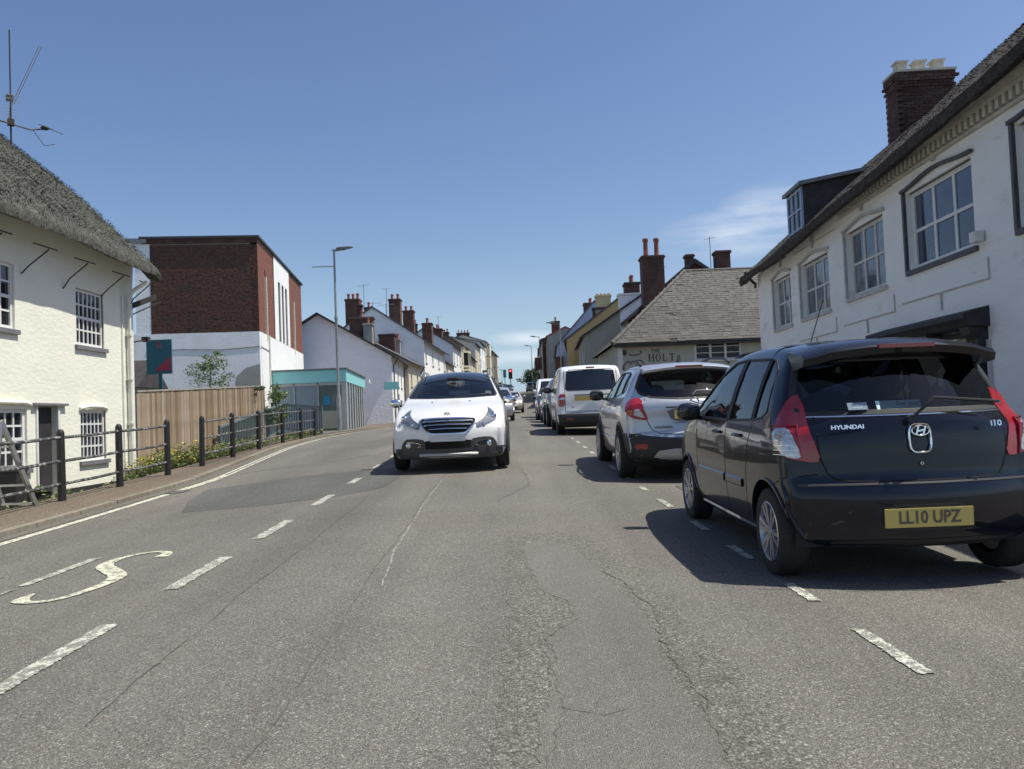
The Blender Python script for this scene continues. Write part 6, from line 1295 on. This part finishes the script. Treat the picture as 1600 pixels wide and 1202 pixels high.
# ---------------- silver crossover
MK = dict(paint='p_silver', hw=.885, ra=.84, fa=3.395, wr=.345, arch=.06, rim='ten', ww=.215, r=.085, belt=1.08, ws=2.2, bow=.15, crown=.035, wins=.05, drv=.38, archm='plast', archw=.07,
 up=[(0, .50), (0, .60), (.02, .64), (.03, .67), (.08, .70), (.085, .80), (.10, .93), (.07, 1.03), (.12, 1.10), (.24, 1.20), (.46, 1.47), (.42, 1.54), (.60, 1.575), (1.0, 1.60), (1.5, 1.605), (2.0, 1.575), (2.35, 1.49), (3.10, 1.11), (3.35, 1.06), (3.8, .98), (4.08, .86), (4.22, .70), (4.28, .50)],
 lo=[(0, .50), (0, .40), (.06, .32), (.2, .28), (.6, .25), (1.2, .22), (3.2, .22), (3.9, .25), (4.2, .32), (4.28, .50)],
 W=[(.2, .78), (.3, .84), (.5, .875), (.7, .888), (.95, .885), (1.05, .865), (1.13, .82), (1.3, .75), (1.5, .655), (1.6, .62)],
 pf=[(0, .86), (.1, .92), (.3, .975), (.7, 1), (1.2, 1), (2.9, 1), (3.5, .98), (3.9, .94), (4.15, .87), (4.3, .78)],
 side_windows=[[(.78, 1.24), (.90, 1.43), (1.0, 1.47), (1.06, 1.475), (1.06, 1.18), (.9, 1.19)], [(1.11, 1.17), (1.11, 1.48), (1.68, 1.485), (1.70, 1.12)], [(1.78, 1.115), (1.76, 1.485), (2.0, 1.46), (2.35, 1.36), (2.86, 1.10), (2.88, 1.07)]],
 rear_window=[(-.52, 1.13), (-.66, 1.20), (-.68, 1.27), (-.60, 1.44), (-.52, 1.475), (.52, 1.475), (.60, 1.44), (.68, 1.27), (.66, 1.20), (.52, 1.13), (.2, 1.105), (-.2, 1.105)], rglass='glassk', rwdepth=.62, windscreen=[(-.66, 1.18), (-.55, 1.47), (.55, 1.47), (.66, 1.18)], wsdepth=1.95, frit=.05,
 seatx=.38, seaty=1.9, hz=1.26, cabin=dict(up=[(.2, .6), (.22, .9), (.22, 1.1), (.52, 1.42), (.62, 1.51), (1.0, 1.545), (1.5, 1.55), (1.95, 1.52), (2.3, 1.43), (2.95, 1.09), (3.0, .8), (3.0, .5)], lo=[(.2, .6), (.25, .45), (1, .42), (2.9, .42), (3.0, .5)], W=[(.3, .78), (1.0, .80), (1.1, .775), (1.3, .70), (1.5, .61), (1.6, .57)], pf=[(0, .93), (.5, .98), (1, 1), (3, 1)], r=.05, bow=.1, crown=.03, belt=1.08, ws=2.2))
def crossover():
    px, py = 2.36, 10.45; t, c = make_car('suv', 'silver crossover parked ahead of the dark hatchback with black lower bumper', MK, (px, py, prof(py + 2) - .10 - slope(12.5) * 2), 0, math.atan(slope(12.5)))
    D = (0, 1, 0)
    c.patch('bumper_cladding', [(-.80, 0, .66), (-.55, 0, .625), (-.3, 0, .605), (.3, 0, .605), (.55, 0, .625), (.80, 0, .66), (.86, 0, .50), (.80, 0, .30), (-.80, 0, .30), (-.86, 0, .50)], D, 'plast', t, off=.005, rnd=0)
    for sg in (-1, 1):
        f = lambda P: [(sg * p[0], p[1], p[2]) for p in P]; dd = (-sg * .6, .8, 0)
        c.patch('bumper_side', f([(.80, .1, .66), (.87, .42, .66), (.88, .50, .55), (.86, .50, .32), (.80, .1, .30)]), (-sg * .8, .6, 0), 'plast', t, off=.005, rnd=0)
        c.patch('tail_light', f([(.665, .22, 1.075), (.74, .28, 1.13), (.82, .40, 1.10), (.845, .42, 1.0), (.80, .28, .87), (.66, .18, .835), (.60, .16, .83), (.63, .18, .95)]), dd, 'lred', t, off=.008, cell=.035)
        c.patch('reversing_lens', f([(.68, .22, .98), (.74, .25, .98), (.76, .25, .90), (.66, .19, .865), (.635, .18, .87)]), dd, 'lclear', t, off=.012, cell=.03)
        c.patch('reflector', f([(.60, 0, .53), (.76, 0, .53), (.77, 0, .46), (.62, 0, .45)]), D, 'lred', t, off=.012)
        X = sg * .9; d2 = (-sg, 0, 0)
        c.line('door_gap', [(X, .98, 1.46), (X, 1.0, 1.12), (X, 1.12, .9), (X, 1.22, .5), (X, 1.3, .36), (X, 2.62, .34), (X, 2.75, .6), (X, 2.78, 1.0)], d2, 'gap', t, w=.008, smooth=1); c.line('door_gap', [(X, 1.73, 1.48), (X, 1.75, 1.0), (X, 1.8, .34)], d2, 'gap', t, w=.008)
        c.line('sill_cladding', [(X, 1.22, .32), (X, 3.0, .31)], d2, 'plast', t, w=.13, off=.003, h=.012); c.line('door_trim', [(X, 1.2, .52), (X, 2.7, .52)], d2, 'p_silver', t, w=.04, h=.012)
        for y in (1.35, 2.05): q = MB(); p, nn = c.proj((X, y, 1.0), d2, .02); q.tube([p + Vector((-sg * .02, -.1, 0)), p + Vector((0, -.05, 0)), p + Vector((0, .05, 0)), p + Vector((-sg * .02, .1, 0))], .015, 6); q.build('door_handle', 'p_silver', t, smooth=True)
        mirror(t, c, sg * 1.0, 2.62, 1.15, 'plast', sg, 1.1)
        q = MB(); q.tube([(sg * .60, .55, 1.56), (sg * .60, .75, 1.62), (sg * .62, 1.6, 1.655), (sg * .60, 2.2, 1.60), (sg * .59, 2.3, 1.55)], .019, 7); q.build('roof_rail', 'plast', t, smooth=True)
    c.patch('skid_plate', [(-.46, 0, .46), (.46, 0, .46), (.56, 0, .325), (-.56, 0, .325)], D, 'skid', t, off=.014)
    c.line('panel_gap', [(-.60, 0, 1.12), (-.64, 0, .98), (-.60, 0, .82), (-.54, 0, .70), (-.42, 0, .645), (.42, 0, .645), (.54, 0, .70), (.60, 0, .82), (.64, 0, .98), (.60, 0, 1.12)], D, 'gap', t, w=.01, smooth=1)
    c.patch('plate_recess', [(-.36, 0, .985), (.36, 0, .985), (.28, 0, .80), (-.28, 0, .80)], D, 'lead', t, off=.002); c.line('chrome_strip', [(-.36, 0, 1.0), (.36, 0, 1.0)], D, 'chrome', t, w=.03, h=.014); c.line('recess_edge', [(-.28, 0, .79), (.28, 0, .79)], D, 'chrome', t, w=.012, h=.006)
    plate(t, c, 0, .068, .90, None, 'platey', tilt=R(-4)); ringmesh(t, 'emblem', 0, .035, 1.055, .055, .055, .010, 'chrome', 0); q = MB(); q.bar((-.05, 0, .02), (0, 0, 0), .014); q.bar((0, 0, 0), (.05, 0, -.02), .014); q.build('emblem', 'chrome', t, loc=(0, .034, 1.055))
    q = MB(); V = []; n = 14
    for k in range(n + 1):
        x = -.58 + 1.16 * k / n; e = (abs(x) / .58) ** 2
        for (y, z) in ((.62, 1.588), (.33, 1.555), (.285, 1.53), (.30, 1.50), (.5, 1.475)): V.append((x, y + e * .1, z - e * .045))
    q.add(V, [(i * 5 + k, i * 5 + (k + 1) % 5, (i + 1) * 5 + (k + 1) % 5, (i + 1) * 5 + k) for i in range(n) for k in range(5)] + [(0, 1, 2, 3, 4), tuple(reversed(range(n * 5, n * 5 + 5)))]); q.build('spoiler', 'p_silver', t, smooth=True)
    MB().box(-.18, .18, .272, .30, 1.515, 1.54).build('brake_light', 'lred', t)
    q = MB(); q.tube([(0, .14, 1.15), (.06, .17, 1.20), (.36, .22, 1.195)], .008, 6); q.build('wiper', 'chrome', t, smooth=True); q = MB(); q.prism([(.85, 1.6), (1.05, 1.6), (.88, 1.70)], -.015, .015, 'x'); q.build('aerial_fin', 'plast', t)
    badge(t, 'VAUXHALL', -.40, .083, .74, .04, 0, 'plastg', 1.2); MB().box(.12, .30, .075, .09, .72, .76).build('badge', 'plastg', t)
crossover()
# ---------------- white van
VN = dict(paint='p_white', hw=.895, ra=.86, fa=3.54, wr=.325, arch=.05, rim='steel', ww=.2, r=.06, belt=1.15, ws=2.6, bow=.05, crown=.03, wins=.09, archw=.02,
 up=[(0, .50), (0, .58), (.03, .60), (.05, .62), (.06, .8), (.07, 1.1), (.12, 1.3), (.20, 1.68), (.26, 1.78), (.45, 1.82), (1.0, 1.835), (2.2, 1.83), (2.6, 1.76), (2.85, 1.66), (3.45, 1.20), (3.65, 1.12), (4.1, 1.0), (4.3, .85), (4.38, .68), (4.4, .5)],
 lo=[(0, .5), (0, .38), (.05, .30), (.3, .26), (1, .22), (3.4, .22), (4.1, .24), (4.36, .32), (4.4, .5)],
 W=[(.2, .82), (.4, .885), (.7, .895), (1.1, .885), (1.3, .85), (1.7, .765), (1.85, .73)], pf=[(0, .95), (.1, .98), (.3, 1), (3.4, 1), (3.9, .95), (4.2, .87), (4.4, .78)],
 side_windows=[[(2.3, 1.16), (2.3, 1.60), (2.6, 1.58), (3.25, 1.18), (3.26, 1.14)]], rear_window=[(-.62, 1.17), (-.66, 1.21), (-.60, 1.66), (-.55, 1.70), (.55, 1.70), (.60, 1.66), (.66, 1.21), (.62, 1.17)], windscreen=[(-.70, 1.25), (-.6, 1.68), (.6, 1.68), (.70, 1.25)])
def van():
    px, py = 2.03, 20.6; t, c = make_car('van', 'white panel van with black tinted rear window parked beyond the silver crossover', VN, (px, py, prof(py + 2) - .09 - slope(22.5) * 2), 0, math.atan(slope(22.5)), cat='van', detail=False)
    D = (0, 1, 0)
    c.patch('bumper', [(-.86, 0, .56), (.86, 0, .56), (.84, 0, .30), (-.84, 0, .30)], D, 'plast', t, off=.02, rnd=0)
    for sg in (-1, 1):
        c.patch('tail_light', [(sg * .70, .03, 1.08), (sg * .85, .1, 1.08), (sg * .87, .1, .76), (sg * .71, .03, .76)], (-sg * .35, .93, 0), 'lred', t, off=.01, rnd=1); c.patch('reversing_lens', [(sg * .72, .03, .99), (sg * .83, .1, .99), (sg * .83, .1, .94), (sg * .72, .03, .94)], (-sg * .35, .93, 0), 'lclear', t, off=.014, rnd=0)
        c.patch('reflector', [(sg * .5, 0, .46), (sg * .66, 0, .46), (sg * .66, 0, .42), (sg * .5, 0, .42)], D, 'lred', t, off=.026)
        c.line('door_gap', [(sg * .9, 2.2, 1.6), (sg * .9, 2.2, .34), (sg * .9, 3.1, .34)], (-sg, 0, 0), 'gap', t, w=.01); c.line('slide_rail', [(sg * .9, .3, 1.08), (sg * .9, 1.9, 1.08)], (-sg, 0, 0), 'plastg', t, w=.02); mirror(t, c, sg * 1.0, 3.05, 1.2, 'plast', sg, 1.2)
    c.line('panel_gap', [(-.68, 0, 1.72), (-.68, 0, .60), (.68, 0, .60), (.68, 0, 1.72)], D, 'gap', t, w=.012); c.line('crease', [(-.66, 0, .63), (.66, 0, .63)], D, 'plastg', t, w=.012)
    plate(t, c, -.18, .045, .955, None, 'platey'); MB().box(-.45, .5, .03, .06, 1.03, 1.055).build('handle_strip', 'plastg', t); MB().box(-.11, .11, .17, .22, 1.725, 1.765).build('brake_light', 'lred', t)
    badge(t, 'Caddy', .45, .04, .80, .06, 0, 'plastg'); badge(t, 'TDI', -.5, .045, .74, .05, 0, 'plastg')
van()
# ---------------- white crossover coming toward us
PG = dict(paint='p_white', hw=.87, ra=.77, fa=3.31, wr=.325, arch=.06, rim='five', ww=.205, r=.085, belt=1.02, ws=1.9, bow=.12, bowf=.30, crown=.05, wins=.05, archm='plast', archw=.06, drv=.38,
 up=[(0, .5), (.0, .62), (.04, .68), (.06, .85), (.1, 1.02), (.3, 1.2), (.5, 1.43), (.55, 1.5), (.8, 1.535), (1.3, 1.556), (1.8, 1.545), (2.2, 1.48), (2.5, 1.38), (3.02, 1.11), (3.2, 1.06), (3.6, .985), (3.9, .90), (4.05, .80), (4.13, .70), (4.16, .58), (4.16, .50)],
 lo=[(0, .5), (0, .38), (.06, .3), (.3, .26), (1, .22), (3.2, .22), (3.8, .22), (4.10, .20), (4.155, .27), (4.16, .50)],
 W=[(.2, .85), (.35, .865), (.6, .872), (.8, .872), (.95, .86), (1.05, .835), (1.2, .765), (1.4, .675), (1.5, .625), (1.6, .59)],
 pf=[(0, .86), (.15, .94), (.4, .985), (1, 1), (3.0, 1), (3.5, .99), (3.8, .985), (4.0, .97), (4.12, .95), (4.2, .93)],
 side_windows=[[(1.0, 1.14), (1.02, 1.41), (1.5, 1.44), (1.52, 1.08)], [(1.58, 1.075), (1.57, 1.445), (1.85, 1.43), (2.25, 1.34), (2.75, 1.08), (2.76, 1.05)]],
 rear_window=[(-.6, 1.12), (-.52, 1.42), (.52, 1.42), (.6, 1.12)], rwdepth=.7, windscreen=[(-.70, 1.12), (-.725, 1.145), (-.59, 1.44), (-.55, 1.468), (-.2, 1.482), (.2, 1.482), (.55, 1.468), (.59, 1.44), (.725, 1.145), (.70, 1.12), (.3, 1.105), (-.3, 1.105)], wsdepth=2.25, frit=.04, wglass='glassc',
 seatx=.37, seaty=1.75, hz=1.22, cabin=dict(up=[(.15, .6), (.2, .95), (.45, 1.3), (.65, 1.46), (.9, 1.49), (1.3, 1.505), (1.75, 1.495), (2.15, 1.43), (2.4, 1.35), (2.86, 1.10), (2.92, .8), (2.92, .5)], lo=[(.15, .6), (.2, .45), (1, .42), (2.8, .42), (2.92, .5)], W=[(.3, .76), (.9, .78), (1.05, .745), (1.2, .68), (1.4, .605), (1.5, .565)], pf=[(0, .93), (.5, .98), (3, 1)], r=.05, bow=.1, crown=.03, belt=1.02, ws=1.9))
def oncoming():
    L_ = 4.16; px, py = -.99, 12.0; t, c = make_car('suv', 'white crossover driving toward us with chrome mirrors and slatted grille', PG, (px, py + L_, prof(py + .85) - .005 - .85 * slope(14) + slope(14) * L_), 1, math.atan(slope(14)))
    D = (0, -1, 0); F = L_
    c.patch('grille', [(-.43, F, .80), (-.2, F, .815), (.2, F, .815), (.43, F, .80), (.40, F, .73), (.28, F, .61), (.22, F, .595), (-.22, F, .595), (-.28, F, .61), (-.40, F, .73)], D, 'gap', t, off=.004, rnd=0)
    c.line('grille_frame', [(-.43, F, .80), (-.2, F, .815), (.2, F, .815), (.43, F, .80), (.40, F, .72), (.28, F, .605), (.22, F, .59), (-.22, F, .59), (-.28, F, .605), (-.40, F, .72)], D, 'chrome', t, w=.03, off=.006, closed=True, h=.014, smooth=1)
    for z, hw_ in ((.765, .37), (.71, .345), (.655, .28)): c.line('grille_slat', [(-hw_, F, z), (0, F, z + .01), (hw_, F, z)], D, 'chrome', t, w=.018, off=.012, h=.012)
    c.patch('lower_grille', [(-.40, F, .50), (.40, F, .50), (.36, F, .385), (.28, F, .345), (-.28, F, .345), (-.36, F, .385)], D, 'gap', t, off=.006)
    for sg in (-1, 1):
        f = lambda P: [(sg * p[0], p[1], p[2]) for p in P]; dd = (-sg * .5, -.87, 0)
        c.patch('headlight', f([(.50, F, .655), (.51, F, .72), (.58, F - .05, .765), (.65, F - .08, .80), (.72, F - .2, .87), (.775, F - .34, .955), (.82, F - .26, .86), (.83, F - .2, .77), (.78, F - .1, .735), (.68, F - .06, .70), (.60, F - .04, .675)]), dd, 'lhead', t, off=.006, cell=.035, rnd=1)
        for (x, y, z, r_) in ((.765, F - .23, .815, .05), (.60, F - .11, .715, .03)): p, nn = c.proj((sg * x, y, z), dd, .012); q = MB(); q.ell(tuple(p), (r_, .03, r_), 14, 8); q.build('headlight_bulb', 'bulb', t, smooth=True)
        c.line('headlight_edge', f([(.50, F, .72), (.58, F - .05, .765), (.65, F - .08, .80), (.72, F - .2, .87), (.775, F - .34, .955)]), dd, 'plastg', t, w=.009, off=.008, smooth=1)
        c.patch('fog_lamp_surround', f([(.38, F, .50), (.56, F, .525), (.76, F - .05, .515), (.82, F - .1, .44), (.85, F - .1, .34), (.38, F, .33)]), dd, 'plastg', t, off=.008, rnd=1); 
        p, nn = c.proj((sg * .66, F - .1, .42), dd, .014); q = MB(); q.ell(tuple(p), (.045, .02, .045), 14, 8); q.build('fog_lamp', 'bulb', t, smooth=True)
        c.line('fog_lamp_trim', f([(.52, F, .40), (.46, F, .41), (.47, F, .45), (.60, F, .47), (.72, F - .06, .465)]), dd, 'chrome', t, w=.012, off=.014, h=.008)
        X = sg * .88; d2 = (-sg, 0, 0); c.line('door_gap', [(X, 2.8, 1.05), (X, 2.85, .8), (X, 2.75, .4), (X, 1.2, .36)], d2, 'gap', t, w=.008); c.line('sill_cladding', [(X, 1.15, .33), (X, 2.95, .33)], d2, 'plast', t, w=.12, off=.003, h=.012); c.line('door_gap', [(X, 1.55, 1.44), (X, 1.6, .36)], d2, 'gap', t, w=.008)
        q = MB(); q.ell((sg * .955, 2.72, 1.045), (.10, .07, .07), 16, 10, .8); o = q.build('door_mirror', 'chrome', t, smooth=True); q = MB(); q.bar((sg * .90, 2.72, 1.01), (sg * .80, 2.74, .99), .06, .04); q.build('mirror_foot', 'plast', o)
        q = MB(); q.tube([(sg * .575, .8, 1.50), (sg * .58, 1.0, 1.55), (sg * .585, 1.7, 1.565), (sg * .58, 2.05, 1.53), (sg * .58, 2.15, 1.48)], .017, 7); q.build('roof_rail', 'alloy', t, smooth=True)
        q = MB(); q.tube([(sg * .05, 2.93, 1.13), (sg * (.05 + .52 if sg > 0 else .6), 2.80, 1.16)], .009, 5); q.build('wiper', 'plast', t)
        p, nn = c.proj((sg * .3, 3.2, 1.03), (0, -.3, -1), .004); MB().ell(tuple(p), (.016, .02, .008), 8, 6).build('washer_jet', 'plast', t)
        c.line('bonnet_gap', f([(.50, 4.02, .83), (.3, 4.08, .825), (.1, 4.1, .825)]), (0, -.35, -1), 'gap', t, w=.007, smooth=1)
    c.patch('lower_bumper', [(-.86, F, .37), (.86, F, .37), (.84, F, .215), (-.84, F, .215)], D, 'plastg', t, off=.010, rnd=0)
    c.line('skid_plate', [(-.43, F, .275), (-.3, F, .285), (.3, F, .285), (.43, F, .275)], D, 'skid', t, w=.045, off=.016, h=.010)
    q = MB(); q.bar((-.41, .0, .0), (.41, .0, .0), .01); plate(t, c, 0, F + .012, .535, None, 'platew', front=True)
    q = MB(); q.tube([(-.045, 0, -.035), (-.02, 0, .0), (-.035, 0, .03), (.0, 0, .045), (.03, 0, .03), (.0, 0, .01), (.045, 0, -.03)], .008, 5); q.tube([(0, 0, .01), (-.005, 0, -.045)], .008, 5); q.tube([(.02, 0, .02), (.05, 0, .03)], .008, 5); q.build('emblem', 'alloy', t, loc=(0, F - .085, .885), rot=(R(-60), 0, 0))
    c.patch('roof_panel', [(-.52, 1.0, 1.55), (-.56, 2.2, 1.50), (-.535, 2.38, 1.45), (.535, 2.38, 1.45), (.56, 2.2, 1.50), (.52, 1.0, 1.55)], (0, -.05, -1), 'dglass', t, off=.004, rnd=0)
    MB().box(-.05, .05, 2.6, 2.62, 1.33, 1.36).build('rain_sensor', 'plast', t)
oncoming()
# ---------------- simpler, more distant vehicles: same kit
def variant(base, paint_, **k):
    d = dict(base); d['paint'] = paint_; d.update(k); return d
def scaled(sp, sl, sw, sh):
    d = dict(sp); d['up'] = [(a * sl, b * sh) for a, b in sp['up']]; d['lo'] = [(a * sl, b * sh) for a, b in sp['lo']]; d['W'] = [(a * sh, b * sw) for a, b in sp['W']]; d['pf'] = [(a * sl, b) for a, b in sp['pf']]
    for k in ('ra', 'fa', 'ws'): d[k] = sp[k] * sl
    d['hw'] = sp['hw'] * sw; d['belt'] = sp['belt'] * sh; d['side_windows'] = [[(a * sl, b * sh) for a, b in p] for p in sp['side_windows']]
    for k in ('rear_window', 'windscreen'): d[k] = [(a * sw, b * sh) for a, b in sp[k]]
    return d
def far_car(name, label, sp, x, y, heading, cat='car', lights=True, grp=None):
    L_ = sp['up'][-1][0]; y0 = y if heading == 0 else y + L_; sl_ = slope(y + 2); zc_ = G(x, y + 2); z = zc_ - 2 * sl_ if heading == 0 else zc_ + (L_ - 2) * sl_
    t, c = make_car(name, label, sp, (x, y0, z), heading, math.atan(sl_), cat=cat, group=grp, detail=False); w = sp['hw']; h = sp['belt']
    for sg in (-1, 1):
        c.patch('tail_light', [(sg * w * .72, .05, h * .98), (sg * w * .93, .12, h * .96), (sg * w * .95, .12, h * .78), (sg * w * .74, .05, h * .76)], (-sg * .5, .87, 0), 'lred', t, off=.008)
        c.patch('headlight', [(sg * w * .55, L_ - .05, h * .72), (sg * w * .88, L_ - .2, h * .80), (sg * w * .90, L_ - .2, h * .66), (sg * w * .60, L_ - .05, h * .60)], (-sg * .4, -.9, 0), 'lclear', t, off=.008)
        mirror(t, c, sg * (w + .1), sp['windscreen'] and (L_ - 1.45), h + .1, sp.get('mm', sp['paint']), sg, 1.0)
    c.patch('grille', [(-w * .45, L_, h * .72), (w * .45, L_, h * .72), (w * .4, L_, h * .58), (-w * .4, L_, h * .58)], (0, -1, 0), 'gap', t, off=.006); c.patch('lower_grille', [(-w * .6, L_, h * .42), (w * .6, L_, h * .42), (w * .55, L_, h * .30), (-w * .55, L_, h * .30)], (0, -1, 0), 'plast', t, off=.006)
    plate(t, c, 0, -.012, h * .6, None, 'platey'); plate(t, c, 0, L_ + .015, h * .48, None, 'platew', front=True)
    return t
HBs = scaled(HB, 1.1, 1.06, 1.0)
far_car('suv', 'black pickup like vehicle tucked just ahead of the white van', variant(scaled(MK, 1.02, 1.0, 1.06), 'p_grey'), 2.02, 25.8, 1, grp=None)
far_car('hatchback', 'grey hatchback parked nose toward us second beyond the white van', variant(HBs, 'p_silver'), 2.02, 31.2, 1)
far_car('hatchback', 'navy blue hatchback parked nose toward us before the distant white van', variant(HBs, 'p_navy'), 1.95, 36.6, 1)
far_car('van', 'white van with dark windscreen facing us at the far end of the parked line', variant(scaled(VN, 1.15, 1.05, 1.2), 'p_white', wr=.33), 2.25, 42.5, 1, 'van')
far_car('hatchback', 'silver grey hatchback following close behind the oncoming white crossover', variant(HBs, 'p_silver', paint='p_silver'), -.78, 34.5, 1)
far_car('suv', 'pale champagne off roader approaching with open road behind it', variant(scaled(MK, 1.07, 1.08, 1.06), 'p_cream'), -.15, 60, 1)
far_car('hatchback', 'white hatchback waiting at the left kerb half hidden by the white crossover', variant(HBs, 'p_white'), -2.6, 78, 0); far_car('hatchback', 'brownish grey hatchback ahead of the white one on the left', variant(HBs, 'p_grey'), -2.2, 70, 0)
far_car('suv', 'dark blue jeep parked on the right at the hill crest', variant(scaled(MK, 1.0, 1.05, 1.12), 'p_navy'), 3.4, 139, 0, cat='jeep')
far_car('suv', 'dark parked car left of the signals at the hill crest', variant(MK, 'p_grey'), -2.4, 142, 1); far_car('hatchback', 'small dark car at the crest beside the orange barriers', variant(HBs, 'p_navy'), -.6, 158, 1); far_car('hatchback', 'black hatchback parked on the right below the crest jeep', variant(HBs, 'p_black'), 4.4, 118, 0)
